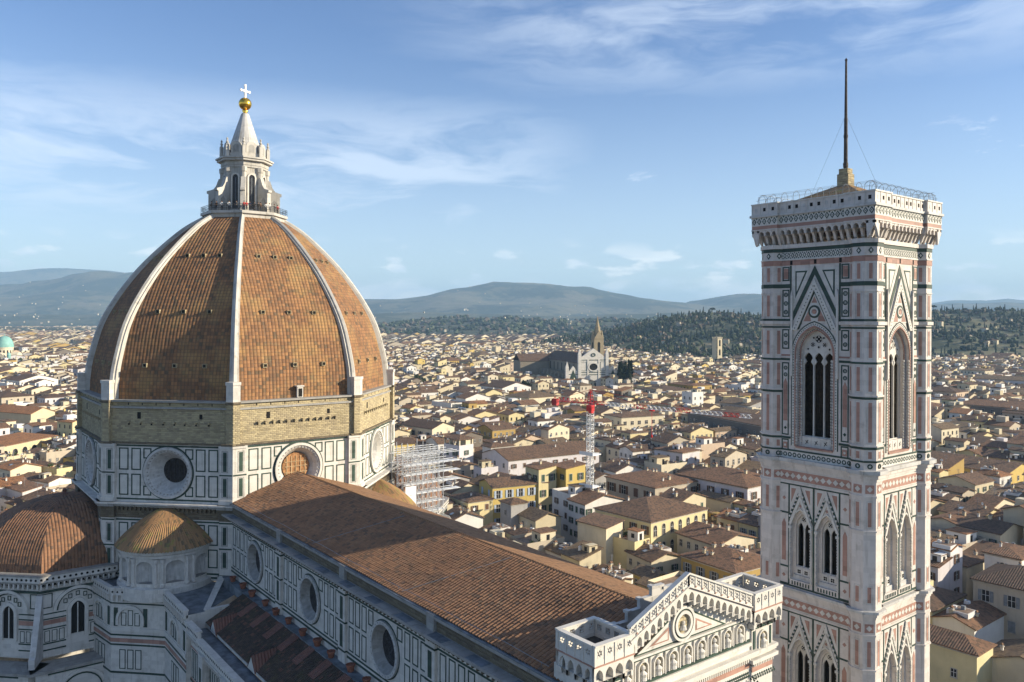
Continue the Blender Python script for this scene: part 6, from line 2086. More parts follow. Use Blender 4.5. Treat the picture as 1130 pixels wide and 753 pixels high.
# all the further houses, too many and too small to tell apart
mb = MB()
NM = len(PNAMES)
for (X, Y, yaw, w, d, h, roof, wall, rm, pitch, q) in FAR:
    c, s_ = math.cos(yaw), math.sin(yaw)
    tf = lambda P: [(X + c * x - s_ * y, Y + s_ * x + c * y, z) for x, y, z in P]
    mw = PNAMES.index(wall)
    dist = math.hypot(X - CAM[0], Y - CAM[1])
    wall_faces(lambda P, m: mb.poly(tf(P), mw), w, d, h, roof, pitch)
    if roof == 'flat': mb.poly(tf([(-w / 2, -d / 2, h), (w / 2, -d / 2, h), (w / 2, d / 2, h), (-w / 2, d / 2, h)]), NM + 5)
    else: roof_faces(lambda P, m: mb.poly(tf(P), NM + rm), w, d, h, roof, pitch)
    rr = random.Random(q)
    if dist < 2300:
        for face in 'nw':
            ext = w if face == 'n' else d
            n = max(1, int(ext / 3.4))
            for i in range(n):
                u = -ext / 2 + ext * (i + .5) / n
                for j in range(2 if dist < 1300 else 1):
                    z = h - 2.3 - j * 3.7
                    if z < 2 or rr.random() < .18: continue
                    if face == 'n': P = [(u + .5, d / 2 + .04, z - .85), (u - .5, d / 2 + .04, z - .85), (u - .5, d / 2 + .04, z + .85), (u + .5, d / 2 + .04, z + .85)]
                    else: P = [(-w / 2 - .04, u + .5, z - .85), (-w / 2 - .04, u - .5, z - .85), (-w / 2 - .04, u - .5, z + .85), (-w / 2 - .04, u + .5, z + .85)]
                    mb.poly(tf(P), NM + 6)
        for i in range(rr.choice((0, 1, 1, 2))):               # chimneys and roof rooms
            x, y_ = rr.uniform(-.35, .35) * w, rr.uniform(-.35, .35) * d
            z = roof_z(x, y_, w, d, h, roof, pitch)
            a, hh = (.4, 1.5) if rr.random() < .6 else (rr.uniform(1.2, 2.4), rr.uniform(1.2, 2.6))
            P = tf([(x - a, y_ - a, z - 1), (x + a, y_ - a, z - 1), (x + a, y_ + a, z - 1), (x - a, y_ + a, z - 1), (x - a, y_ - a, z + hh), (x + a, y_ - a, z + hh), (x + a, y_ + a, z + hh), (x - a, y_ + a, z + hh)])
            mb.hexa(P, PNAMES.index(rr.choice(('white', 'cream', 'sand', wall))))
tag(mb.build('distant_houses', [PLAST[n_] for n_ in PNAMES] + ROOFM + [M_TERR, M_PANE]), kind='stuff')

# villas scattered over the slopes
mb = MB()
for nm, n, dr in (('wooded_hill', 110, (-.85, -.1)), ('low_hills', 150, (-.9, -.1)), ('dark_ridge', 150, (-.9, -.05)), ('main_mountain', 100, (-.85, -.15))):
    line, D, wd = RANGES[nm][:3]
    for i in range(n):
        px = g.uniform(-60, 1190)
        if nm == 'main_mountain' and g.random() < .5: px = g.choice((g.gauss(540, 60), g.gauss(640, 80), g.gauss(60, 50)))
        dep = D + wd * g.uniform(*dr) * (1 if g.random() < .5 else .9)
        if nm == 'main_mountain' and g.random() < .7: dep = D - wd * g.uniform(.62, .92)
        lat = (px - PPX) / F_PX * dep
        x, y, _ = at(lat, dep)
        z = hill_z(nm, lat, dep)
        k = .8 + D / 22000
        a, b, h = g.uniform(6, 13) * k, g.uniform(5, 9) * k, g.uniform(5, 9) * k
        yaw = g.uniform(-.5, .5)
        c, s_ = math.cos(yaw), math.sin(yaw)
        tf = lambda P: [(x + c * p - s_ * q, y + s_ * p + c * q, z - 4 + r_) for p, q, r_ in P]
        mw = g.choice((0, 5, 8, 8, 5))
        wall_faces(lambda P, m: mb.poly(tf(P), mw), a, b, h + 4, 'gx', R(18))
        roof_faces(lambda P, m: mb.poly(tf(P), NM + g.randrange(4)), a, b, h + 4, 'gx', R(18))
tag(mb.build('hillside_villas', [PLAST[n_] for n_ in PNAMES] + ROOFM), kind='stuff')
# =================================================================== landmarks beyond
def at_px(px, dep, z=0.0): return at((px - PPX) / F_PX * dep, dep, z)


# white marble basilica
x_, y_, _ = at_px(655, 740)
BAS = empty('basilica', (x_, y_, 0), 'white marble basilica with a rose window, pinnacles and a pointed brown bell tower', 'church', None, R(-21.7))
BAS.scale = (1.12, 1.36, 1.06)
mb = MB(); f = Fr((0, 0), PI, mb)
f.poly([(-10, 0), (10, 0), (10, 31), (10.8, 31.2), (0, 40.8), (-10.8, 31.2), (-10, 31)], -1.5, 0, 0)
for s in (-1, 1):
    P = [(s * 10, 0), (s * 19, 0), (s * 19, 18), (s * 14.5, 25.5), (s * 10, 18)]
    f.poly(P[::s], -1.4, -.3, 0)
    for u, h in ((10, 36), (19, 24.5)):
        f.box(s * u - 1.1, s * u + 1.1, 0, h, -1.6, .6, 0)
        f.poly([(s * u - 1.1, h), (s * u + 1.1, h), (s * u, h + 5)], -1.0, .2, 0)
    f.poly([(s * 14.5 - 1.6, 2)] + arch_pts(s * 14.5, 1.6, 9, 3) + [(s * 14.5 + 1.6, 2)], -.4, -.1, 1)
    f.poly([(s * 14.5 - 3, 13), (s * 14.5 + 3, 13), (s * 14.5, 22)], -.4, -.15, 2)
    for z in (12.5, 18): f.box(*sorted((s * 10, s * 19)), z, z + .5, -1.3, -.1, 2)
    f.box(s * 4 - .5, s * 4 + .5, 0, 31, -.5, .3, 0)
f.ring(0, 24.5, 3.0, 4.0, -.5, .5, 0, 28); f.disc(0, 24.5, 3.0, -.4, .1, 1, 28)
f.ring(0, 35, 1.0, 1.6, -.5, .4, 2, 16)
for z in (17.5, 19.5, 30.3): f.box(-10, 10, z, z + .5, -.5, .25, 2)
for u in (-7, 7): f.frame(u - 2, u + 2, 21, 29, .3, -.2, .12, 2)
f.poly([(-2, 1)] + arch_pts(0, 2.0, 9, 3.4) + [(2, 1)], -.3, .15, 1)
mb.build('facade', [M_W2, M_DK, M_G], BAS)
mb = MB()
mb.box(1.5, 92, -10, 10, 0, 28, 0); mb.box(1.4, 76, -19, 19, 0, 14, 0)
for i in range(7):
    for s in (-1, 1):
        mb.box(8 + i * 10, 9.6 + i * 10, *sorted((s * 10, s * 19.5)), 14, 19, 0); mb.box(12.5 + i * 10, 14 + i * 10, *sorted((s * 9.9, s * 10.1)), 19, 26, 1)
        mb.add([(5 + i * 10, s * 19, 14), (15 + i * 10, s * 19, 14), (10 + i * 10, s * 19, 20)], [(0, 1, 2)], 0)
mb.box(76, 98, -33, 33, 0, 26, 0)
mb.build('nave', [plaster('grey_brown_stone', (.27, .235, .18)), M_DK], BAS)
mb = MB()
roof_faces(lambda P, m: mb.poly([(x + 47, y, z) for x, y, z in P], m), 92, 20, 28, 'gx', R(36))
roof_faces(lambda P, m: mb.poly([(x + 87, y, z) for x, y, z in P], m), 22, 66, 26, 'gy', R(30))
mb.build('roof', [ROOFM[4]], BAS)
mb = MB(); tx, ty = 92, -34
mb.box(tx - 4, tx + 4, ty - 4, ty + 4, 0, 47, 0)
for a in SIDES:
    f = Fr((tx, ty), a, mb)
    f.poly([(-1.1, 33)] + arch_pts(0, 1.1, 42, 1.6) + [(1.1, 33)], 3.9, 4.05, 1); f.poly([(-4, 47), (4, 47), (0, 55)], 3.2, 4.0, 0)
    f.box(-4.3, 4.3, 46.6, 47.1, 3.5, 4.3, 0)
mb.lathe([(3.6, 47), (2.3, 57), (2.4, 58.4), (1.9, 58.6), (.9, 64), (.05, 70)], 8, (tx, ty, 0), 0)
mb.build('bell_tower', [plaster('brown_stone', (.34, .28, .18)), M_DK], BAS)

# tall gate tower on the far bank
x_, y_, _ = at_px(791.5, 1175)
GT = empty('gate_tower', (x_, y_, 0), 'tall lone medieval gate tower with stacked arches below the wooded hill', 'tower', None, R(-8))
mb = MB()
f = Fr((0, 0), PI, mb)
arch_wall(f, -4.5, 4.5, 0, 17, [(0, 1.9, 2, 9, 3)], 4, 5.5, 0); arch_wall(f, -4.5, 4.5, 17, 31, [(0, 1.8, 18.5, 25, 3)], 4, 5.5, 0); arch_wall(f, -4.5, 4.5, 31, 44, [(0, 1.8, 32, 39, 2.8)], 4, 5.5, 0)
mb.box(-3.6, 5.5, -4.5, 4.5, 0, 43.8, 0)
for i in range(4):
    for s in (-1, 1): mb.box(-5 + i * 3, -3.6 + i * 3, *sorted((s * 4.5, s * 5.0)), 43.2, 45.5, 0)
    mb.box(-6, -5.4, -4.6 + i * 2.6, -3.2 + i * 2.6, 43.2, 45.5, 0)
mb.box(-9, -4, -6, 6, 0, 7, 0)
mb.build('wall', [PLAST['sand']], GT)
mb = MB(); mb.box(-3.7, -3.62, -3.5, 3.5, 1, 43, 0); mb.build('arch_recess', [M_DK], GT)

x_, y_, _ = at_px(503.7, 1180)
BT = empty('church_tower', (x_, y_, 0), 'small pale church bell tower with a pointed cap in the far town', 'bell tower', None, .2)
mb = MB(); mb.box(-2.6, 2.6, -2.6, 2.6, 0, 19, 0); mb.box(-3, 3, -3, 3, 19, 19.6, 0); mb.box(-2, 2, -2, 2, 19.6, 23.5, 0)
for s in (-1, 1): mb.box(-.7, .7, s * 2.62 - .03, s * 2.62 + .03, 13, 17, 1); mb.box(s * 2.62 - .03, s * 2.62 + .03, -.7, .7, 13, 17, 1)
mb.build('wall', [PLAST['cream'], M_DK], BT)
mb = MB(); mb.lathe([(2.0, 23.5), (1.2, 25.5), (.05, 28)], 8); mb.build('cap', [M_LEAD], BT)
mb = MB(); mb.box(3, 40, -9, 9, 0, 11, 0); roof_faces(lambda P, m: mb.poly([(x + 21, y, z) for x, y, z in P], 1), 37, 18, 11, 'gx', R(18)); mb.build('church_hall', [PLAST['white'], ROOFM[0]], BT)
x_, y_, _ = at_px(548, 1340)
mb = MB(); mb.box(-5.5, 5.5, -5.5, 5.5, 0, 24, 0)
for i in range(4):
    for s in (-1, 1): mb.box(-5.5 + i * 3, -4 + i * 3, s * 5.3 - .3, s * 5.3 + .3, 24, 25.4, 0); mb.box(s * 5.3 - .3, s * 5.3 + .3, -5.5 + i * 3, -4 + i * 3, 24, 25.38, 0)
mb.box(-5.55, -5.45, -.8, .8, 12, 15, 1); mb.box(-1, 1, 5.45, 5.55, 12, 15, 1)
o = mb.build('stone_tower', [PLAST['sand'], M_DK], None, False, (x_, y_, 0))
tag(o, 'square battlemented stone tower far off between the dome and the basilica', 'tower')
x_, y_, _ = at_px(515, 1620)
mb = MB(); mb.box(-26, 8, -14, 14, 0, 21, 0)
for i in range(8):
    for z in (8, 13, 18): mb.box(-26.08, -26, -12 + i * 3.3, -10.8 + i * 3.3, z - 1.2, z + 1.0, 1); mb.box(-24 + i * 4, -22.6 + i * 4, 14, 14.08, z - 1.2, z + 1, 1)
o = mb.build('palace', [PLAST['cream'], M_PANE], None, False, (x_, y_, 0)); o.rotation_euler = (0, 0, .25)
tag(o, 'far cream block with three rows of windows under a red roof, left of stone tower', 'building')
mb = MB(); roof_faces(lambda P, m: mb.poly([(x - 9, y, z) for x, y, z in P], m), 34, 28, 21, 'hip', R(12)); mb.build('roof', [ROOFM[3]], o)
x_, y_, _ = at_px(627, 1080)
HL = empty('long_hall', (x_, y_, 0), 'long low hall with a bright orange red roof left of the basilica', 'hall', None, R(-38 - 90))
mb = MB(); mb.box(-8, 8, -21, 21, 0, 10, 0); mb.build('wall', [PLAST['sand']], HL)
mb = MB(); roof_faces(lambda P, m: mb.poly(P, m), 16, 42, 10, 'gy', R(20)); mb.build('roof', [simple('orange_roof', (.45, .16, .06), .9, .2, .3)], HL)

# green domed synagogue
x_, y_, _ = at_px(5, 1036)
SY = empty('domed_temple', (x_, y_, 0), 'pale temple with a large green copper dome at the left edge', 'temple', None, R(-30))
M_COPPER = simple('green_copper', (.20, .40, .36), .6, .1, .2)
mb = MB()
mb.box(-18, 18, -11, 11, 0, 16, 0); mb.box(-11, 11, -19, 19, 0, 16, 0)
mb.lathe([(10.2, 14), (10.2, 29.4), (10.8, 29.6), (10.8, 30.4)], 24)
for i in range(16):
    a = 2 * PI * i / 16; f = Fr((0, 0), a, mb); f.poly([(-.8, 22)] + arch_pts(0, .8, 26, .8, 4) + [(.8, 22)], 10.0, 10.3, 1)
for a in SIDES:
    f = Fr((0, 0), a, mb)
    f.poly([(-8.5, 16)] + [(-8.5 * math.cos(PI * i / 14), 16 + 8 * math.sin(PI * i / 14)) for i in range(1, 14)] + [(8.5, 16)], 9, 18.4, 0)
    for u in (-3, 0, 3): f.poly([(u - .9, 13)] + arch_pts(u, .9, 17.5, .9, 4) + [(u + .9, 13)], 18.3, 18.5, 1)
mb.build('wall', [PLAST['cream'], M_DK], SY)
mb = MB(); mb.lathe([(10.6 * math.cos(PI / 2 * i / 14) ** .85 if i < 14 else .2, 30.4 + 14.5 * math.sin(PI / 2 * i / 14)) for i in range(15)], 32); mb.lathe([(.4, 44.6), (.6, 46), (.1, 47), (.08, 49)], 8)
mb.build('dome', [M_COPPER], SY, True)
for s in (-1, 1):
    mb = MB(); mb.lathe([(2.2, 0), (2.2, 20), (2.5, 20.3), (2.4, 21), (1.6, 23.5), (.1, 24.6)], 12, (-17, s * 13, 0)); mb.build('corner_turret', [M_COPPER], SY)

# tower crane ------------------------------------------------------------------
cx_, cy_, _ = at_px(652, 249)
tipx, tipy, _ = at_px(828, 214)
CR = empty('tower_crane', (cx_, cy_, 0), 'tower crane with a white lattice mast and long red and white jib', 'crane', None, math.atan2(tipy - cy_, tipx - cx_))
mb = MB()
w = .8
ZT = 41.0
for sx in (-w, w):
    for sy in (-w, w): mb.tube([(sx, sy, 0), (sx, sy, ZT)], .13, 4)
n = 30
for i in range(n):
    z0, z1 = ZT * i / n, ZT * (i + 1) / n
    for a, b in (((-w, -w), (w, -w)), ((w, -w), (w, w)), ((w, w), (-w, w)), ((-w, w), (-w, -w))):
        if i % 2: a, b = b, a
        mb.tube([(a[0], a[1], z0), (b[0], b[1], z1)], .07, 4); mb.tube([(a[0], a[1], z1), (b[0], b[1], z1)], .07, 4)
mb.build('mast', [M_WHITE], CR)
for z in (17.5, 27.5):
    mb = MB(); mb.box(-2.6, 2.6, -2.2, 2.2, z, z + .25, 0); mb.box(-2.6, 2.6, -2.2, -2.1, z + .25, z + 1.1, 0); mb.build('mast_collar', [M_WHITE], CR)
mb = MB(); mb.box(-.9, .9, -.9, .9, 41.0, 42.9, 0); mb.box(.7, 1.9, -2.0, -.8, 40.6, 42.5, 0)
for sx in (-.8, .8):
    for sy in (-.8, .8): mb.tube([(sx, sy, 43), (sx * .3, sy * .3, 47.8)], .12, 4)
for i in range(4): z = 43.6 + i * 1.1; k = .8 - .5 * (z - 43) / 4.8; mb.box(-k, k, -k, k, z, z + .12, 0)
mb.build('slewing_head', [M_RED], CR)


def lattice(mb, x0, x1, z, m_of, hw=.75, hh=1.2, step=1.6):
    n = int(abs(x1 - x0) / step)
    P = lambda i: x0 + (x1 - x0) * i / n
    for i in range(n):
        m = m_of(i)
        a, b = P(i), P(i + 1)
        for y in (-hw, hw): mb.tube([(a, y, z), (b, y, z)], .055, 4, m)
        mb.tube([(a, 0, z + hh), (b, 0, z + hh)], .06, 4, m)
        c = (a + b) / 2
        for y in (-hw, hw): mb.tube([(a, y, z), (c, 0, z + hh)], .06, 3, m); mb.tube([(c, 0, z + hh), (b, y, z)], .06, 3, m)
        mb.tube([(a, -hw, z), (a, hw, z)], .06, 3, m)


mb = MB(); lattice(mb, 1.0, 53.0, 43.3, lambda i: 0 if (i // 3) % 3 == 0 else 1, .6, 1.0); mb.tube([(0, 0, 47.7), (34, 0, 44.6)], .06, 4, 0); mb.tube([(0, 0, 47.7), (16, 0, 44.6)], .06, 4, 0)
mb.build('jib', [M_RED, M_WHITE], CR)
mb = MB(); lattice(mb, -1.0, -15.0, 43.3, lambda i: 0); mb.tube([(0, 0, 47.7), (-14, 0, 43.6)], .06, 4, 0)
cj = mb.build('counter_jib', [M_RED], CR)
mb = MB(); mb.box(-15.0, -13.0, -.7, .7, 41.8, 43.9, 0); mb.build('counterweight', [simple('red_ballast', (.42, .05, .05), .7, .2)], cj)
mb = MB(); mb.box(21.6, 22.8, -.6, .6, 42.8, 43.2, 0)
for s in (-.15, .15): mb.tube([(22.2, s, 42.8), (22.2, s, 36)], .03, 3)
mb.lathe([(.02, 34.9), (.3, 35.1), (.3, 35.7), (.05, 36)], 8, (22.2, 0, 0)); mb.build('hook_block', [M_RED], CR)
mb = MB()
for x, y, z in ((3.2, -2, 12.2), (5.0, -1, 12.2), (3.6, .8, 12.2)): mb.box(x - 1.1, x + 1.1, y - .9, y + .9, z, z + 1.8, 0); mb.box(x - .8, x + .8, y - .95, y - .9, z + .3, z + 1.4, 1)
mb.box(1.6, 6.8, -3.4, 2, 0, 12.19, 0)
o = mb.build('plant_room', [M_WHITE, M_LEAD], None, False, (cx_, cy_, 0)); tag(o, 'white rooftop cooling units at the foot of the crane mast', 'air conditioner')

# scaffolding beside the dome -------------------------------------------------------
SC = empty('scaffolding', (0, -34, 0), 'dense grey tube scaffolding with white sheeting against the right side of the great dome', 'scaffolding')
mb = MB(); g = random.Random(3)
XS = [-18.5, -17.0, -15.5] + [-13 + 2.4 * i for i in range(3)]
YS = [8.5 - 1.25 * i for i in range(8)]
top = lambda x, y: 42.5 - (0 if y > -4 else 9) + ((x * 7 + y * 3) % 1.7) - .8
for x in XS:
    for y in YS:
        if x > -15 and not (y > 6.5 or y < -4.5) and (x * 3) % 2 > 1: continue
        mb.tube([(x, y, 12), (x, y, top(x, y))], .075, 4)
for z in [12 + 1.9 * i for i in range(17)]:
    for x in XS:
        if x < -15 or z > 38: mb.tube([(x, 9, z), (x, YS[-1] - .4 if z < 33 else -4.5, z)], .06, 4)
    for y in YS:
        if z > 33 and y < -4.5: continue
        mb.tube([(-19, y, z), (-15 if z < 38 else -8, y, z)], .06, 4)
    for i in range(9):
        x = g.choice(XS[:3]); y = g.choice(YS[:-1]); mb.tube([(x, y, z - 1.9), (x, y - 1.25, z)], .05, 3)
        y = g.choice(YS); mb.tube([(-18.5, y, z - 1.9), (-15.5, y, z)], .05, 3)
for i in range(60):
    x, y = g.choice(XS), g.choice(YS); z = top(x, y); mb.tube([(x, y, z - 2), (x + g.uniform(-.1, .1), y, z + g.uniform(.2, 1.0))], .06, 4)
mb.build('tube_frame', [M_SCAF], SC)
for i in range(15):
    z = 13.9 + 1.9 * i
    mb = MB(); y0 = YS[-1] if z < 33 else -4.3
    mb.box(-18.4, -17.1, y0, 8.5, z + .08, z + .14, 0)
    mb.build('deck', [M_SCAF], SC)
for y0, y1, z0, z1 in ((6.2, 8.6, 12, 36.5), (-1.6, .8, 12, 26.5), (2.2, 5.4, 12, 23.5)):
    mb = MB(); mb.box(-18.62, -18.58, y0, y1, z0, z1, 0); mb.build('sheeting', [M_SHEET], SC)
mb = MB(); mb.add([(-19, -1.5, 29.5), (-15.5, -1.5, 29.5), (-15.5, -5.5, 23.5), (-19, -5.5, 23.5)], [(0, 1, 2, 3)], 0); mb.build('sloping_roof_sheet', [M_SHEET], SC)

# pots on the gutter walk ---------------------------------------------------------
mb = MB()
mb.lathe([(.01, 0), (.34, 0), (.50, .66), (.56, .66), (.56, .82), (.46, .82), (.44, .7), (.01, .68)], 14)
pot = None
NUM = ['first', 'second', 'third', 'fourth', 'fifth', 'sixth', 'seventh', 'eighth', 'ninth', 'tenth', 'eleventh', 'twelfth', 'thirteenth', 'fourteenth', 'fifteenth', 'sixteenth', 'seventeenth', 'eighteenth', 'nineteenth', 'twentieth']
for i in range(13):
    x = -29.3 - i * 4.45 + (i % 3) * .25
    if pot is None: o = pot = mb.build('plant_pot', [M_POT])
    else: o = pot.copy(); COL.objects.link(o)
    o.location = (x - .6, 12.05 - (i % 2) * .12, 28.4)
    k = .92 + .16 * ((i * 7) % 5) / 5
    o.scale = (k, k, k)
    tag(o, f'terracotta pot on the grey gutter walk below the round windows, {NUM[i]} from the dome', 'plant pot', 'terracotta pots on the gutter walk')


# visitors at the lantern railing ---------------------------------------------------
def person(coat, trous, hair, pose):
    V = [(0, 0, .95), (0, 0, 1.2), (0, .0, 1.42), (0, 0, 1.52), (0, .02, 1.64), (0, .01, 1.76),
         (.10, 0, .90), (.11, .03, .50), (.11, 0, .08), (.11, .12, .04), (-.10, 0, .90), (-.11, .03, .50), (-.11, 0, .08), (-.11, .12, .04),
         (.21, 0, 1.40), (.27, .04 + pose * .1, 1.15), (.20, .22 + pose * .12, 1.06 + pose * .06), (.18, .30 + pose * .12, 1.07 + pose * .06),
         (-.21, 0, 1.40), (-.27, .04, 1.15), (-.20, .22, 1.06), (-.18, .30, 1.07)]
    E_ = [(0, 1), (1, 2), (2, 3), (3, 4), (4, 5), (0, 6), (6, 7), (7, 8), (8, 9), (0, 10), (10, 11), (11, 12), (12, 13), (2, 14), (14, 15), (15, 16), (16, 17), (2, 18), (18, 19), (19, 20), (20, 21)]
    rad = [.15, .16, .15, .055, .10, .085, .10, .065, .045, .04, .10, .065, .045, .04, .075, .055, .04, .035, .075, .055, .04, .035]
    me = bpy.data.meshes.new('person')
    me.from_pydata(V, E_, [])
    o = bpy.data.objects.new('person', me); COL.objects.link(o)
    m = o.modifiers.new('skin', 'SKIN'); o.modifiers.new('sub', 'SUBSURF').levels = 1
    for i, r in enumerate(rad): me.skin_vertices[0].data[i].radius = (r, r * .8 if i < 3 else r)
    me.skin_vertices[0].data[0].use_root = True
    dg = bpy.context.evaluated_depsgraph_get()
    nm = bpy.data.meshes.new_from_object(o.evaluated_get(dg))
    bpy.data.objects.remove(o)
    nm.materials.clear()
    for c in (coat, trous, M_SKIN): nm.materials.append(c)
    for p in nm.polygons:
        z, y = p.center.z, p.center.y
        p.material_index = 1 if z < .88 else 2 if (z > 1.50 or (y > .25 and z > .95)) else 0
    o = bpy.data.objects.new('person', nm); COL.objects.link(o)
    mb = MB()
    mb.lathe([(.112, 1.64), (.118, 1.70), (.10, 1.78), (.05, 1.83), (.0, 1.84)], 10, (0, -.02, 0)); mb.build('hair', [hair], o)
    mb = MB()
    for s in (-.035, .035): mb.box(s - .012, s + .012, .10, .118, 1.675, 1.69, 0)
    mb.box(-.012, .012, .10, .135, 1.635, 1.67, 1); mb.box(-.025, .025, .095, .113, 1.60, 1.61, 2)
    mb.build('face', [M_DK, M_SKIN, M_POT], o)
    return o


M_SKIN = simple('skin', (.45, .28, .20), .6, .05)
COATS = [('black', simple('black_coat', (.02, .02, .022), .8)), ('navy', simple('navy_coat', (.02, .03, .07), .8)), ('red', simple('red_jacket', (.35, .03, .03), .7)), ('grey', simple('grey_coat', (.12, .12, .12), .8)), ('white', simple('white_jacket', (.6, .6, .58), .8)), ('brown', simple('brown_coat', (.12, .07, .04), .8))]
JEANS = simple('dark_jeans', (.03, .04, .06), .9)
HAIRM = simple('dark_hair', (.03, .02, .015), .6)
PO = {}
cnt = {}
spots = []
for k, (t0, ts) in {3: (0, (.12, .3, .55, .8)), 4: (0, (.06, .14, .24, .4, .52, .6, .78, .9)), 2: (0, (.85,)), 5: (0, (.15, .4))}.items():
    a, b = octv(6.95, k - 1), octv(6.95, k)
    for t in ts: spots.append((a[0] + (b[0] - a[0]) * t, a[1] + (b[1] - a[1]) * t, k * PI / 4))
spots.sort(key=lambda s: px_of((s[0], s[1], 90))[0])
for i, (x, y, a) in enumerate(spots):
    cn, cm = COATS[(i * 5 + i // 3) % 6]
    if cn not in PO: PO[cn] = o = person(cm, JEANS, HAIRM, (i % 3) / 2)
    else:
        src = PO[cn]; o = src.copy(); COL.objects.link(o)
        for ch in src.children: c = ch.copy(); COL.objects.link(c); c.parent = o
    o.location = (x, y, 89.5); o.rotation_euler = (0, 0, a - PI / 2 + ((i * 37) % 7 - 3) * .15)
    tag(o, f'visitor in a {cn} coat at the railing under the lantern, {NUM[i]} from left', 'person', 'visitors on the lantern gallery')

# =================================================================== trees
M_LEAF = [simple('cypress_green', (.022, .035, .018), .9, .4, .4), simple('leaf_green', (.05, .07, .028), .9, .4, .3), simple('bare_twigs', (.13, .105, .08), .95, .3, .3), simple('olive_leaf', (.10, .115, .07), .9, .3, .3)]
M_BARK = simple('bark', (.09, .07, .055), .95, .3)


def crown_mesh(kind, seed):
    g = random.Random(seed)
    mb = MB()
    if kind == 'cypress': n, leaf = 420, .55
    elif kind == 'pine': n, leaf = 420, .8
    else: n, leaf = 520, .75
    clumps = [(g.uniform(-1, 1), g.uniform(-1, 1), g.uniform(-1, 1), g.uniform(.35, .6)) for _ in range(9)]
    for i in range(n):
        if kind == 'cypress':
            z = g.random() ** .8
            r = (1 - z) ** .7 * 1.25 * min(1, z * 8 + .25) * math.sqrt(g.random()) * g.choice((1, 1, 1.15))
            a = g.uniform(0, 2 * PI); p = (r * math.cos(a), r * math.sin(a), .8 + z * 12.5)
        elif kind == 'pine':
            a = g.uniform(0, 2 * PI); r = 4.6 * math.sqrt(g.random()); p = (r * math.cos(a), r * math.sin(a), 8.2 + g.uniform(0, 1) * 3.0 * math.sqrt(max(0, 1 - (r / 4.8) ** 2)) + g.gauss(0, .2))
        else:
            c = g.choice(clumps)
            v = Vector((g.gauss(0, 1), g.gauss(0, 1), g.gauss(0, 1))).normalized() * c[3] * g.uniform(.6, 1.05)
            p = ((c[0] * .75 + v.x) * 3.6, (c[1] * .75 + v.y) * 3.6, 6.2 + (c[2] * .6 + v.z) * 3.6)
        e1 = Vector((g.gauss(0, 1), g.gauss(0, 1), g.gauss(0, 1))).normalized(); e2 = e1.orthogonal().normalized()
        s = leaf * g.uniform(.6, 1.2)
        P = Vector(p)
        mb.poly([tuple(P - e1 * s), tuple(P + e2 * s * .6), tuple(P + e1 * s), tuple(P - e2 * s * .6)], 0)
    return mb


TREES = {}
TM_ = {'cypress': (0, .18, 2.0), 'pine': (0, .35, 8.6), 'broad': (1, .35, 5.0), 'bare': (2, .35, 5.0)}


def tree(kind, x, y, z, s, label, cat, group):
    key = (kind, rnd.randrange(3))
    if key not in TREES:
        mi, r, h = TM_[kind]
        mb = MB(); mb.tube([(0, 0, -.5), (.1, 0, h * .5), (0, .1, h)], r, 7, 0, r2=r * .55)
        if kind != 'cypress':
            for k in range(5):
                a = k * 1.26; mb.tube([(0, .05, h * .75), (1.3 * math.cos(a), 1.3 * math.sin(a), h + .8), (2.4 * math.cos(a), 2.4 * math.sin(a), h + 1.6)], r * .5, 5, 0, r2=r * .15)
        t = mb.build('trunk', [M_BARK]); c = crown_mesh(kind, 7 + key[1]).build('crown', [M_LEAF[mi]])
        TREES[key] = (t.data, c.data)
        bpy.data.objects.remove(t); bpy.data.objects.remove(c)
    o = empty(kind if kind != 'broad' else 'leafy_tree', (x, y, z), label, cat, group, rnd.uniform(0, 6.28))
    o.name = {'cypress': 'cypress_tree', 'pine': 'umbrella_pine', 'broad': 'leafy_tree', 'bare': 'bare_tree'}[kind]
    o.scale = (s, s, s)
    put('trunk', TREES[key][0], o, (0, 0, 0)); put('crown', TREES[key][1], o, (0, 0, 0))
    return o


g = random.Random(21)
def hz(px, dep, nm='wooded_hill'):
    lat = (px - PPX) / F_PX * dep
    x, y, _ = at(lat, dep)
    return x, y, hill_z(nm, lat, dep)


for i in range(9):
    x, y, _ = at_px(684 + i * 1.6 + g.uniform(-.5, .5), 735 + g.uniform(-18, 18))
    tree('cypress', x, y, 0, g.uniform(1.9, 2.5), f'dark cypress in the clump right of the white basilica, {NUM[i]} from left', 'cypress', 'cypresses beside the basilica')
L_ = sorted([g.uniform(1026, 1132) for _ in range(14)])
for i, px in enumerate(L_):
    x, y, z = hz(px, 2030 + g.uniform(-60, 30)); tree('cypress' if i % 3 else 'pine', x, y, z, g.uniform(1.0, 1.7), f"dark {'cypress' if i % 3 else 'umbrella pine'} on the hill crest right of the bell tower, {NUM[i]} from left", 'cypress' if i % 3 else 'pine tree', 'trees on the right crest')
L_ = sorted([g.uniform(560, 838) for _ in range(20)])
for i, px in enumerate(L_):
    d = 2020 if px > 690 else 1800
    x, y, z = hz(px, d + g.uniform(-60, 30)); k = 'pine' if i % 4 == 0 else 'cypress'
    tree(k, x, y, z, g.uniform(1.0, 1.7), f"dark {'umbrella pine' if k == 'pine' else 'cypress'} on the hill crest left of the bell tower, {NUM[i]} from left", 'pine tree' if k == 'pine' else 'cypress', 'trees on the left crest')
L_ = sorted([(g.uniform(1030, 1125), g.uniform(1330, 1900)) for _ in range(12)])
for i, (px, d) in enumerate(L_):
    x, y, z = hz(px, d); tree('cypress', x, y, z, g.uniform(.9, 1.4), f'slender cypress on the open hillside right of the bell tower, {NUM[i]} from left', 'cypress', 'cypresses on the hillside')
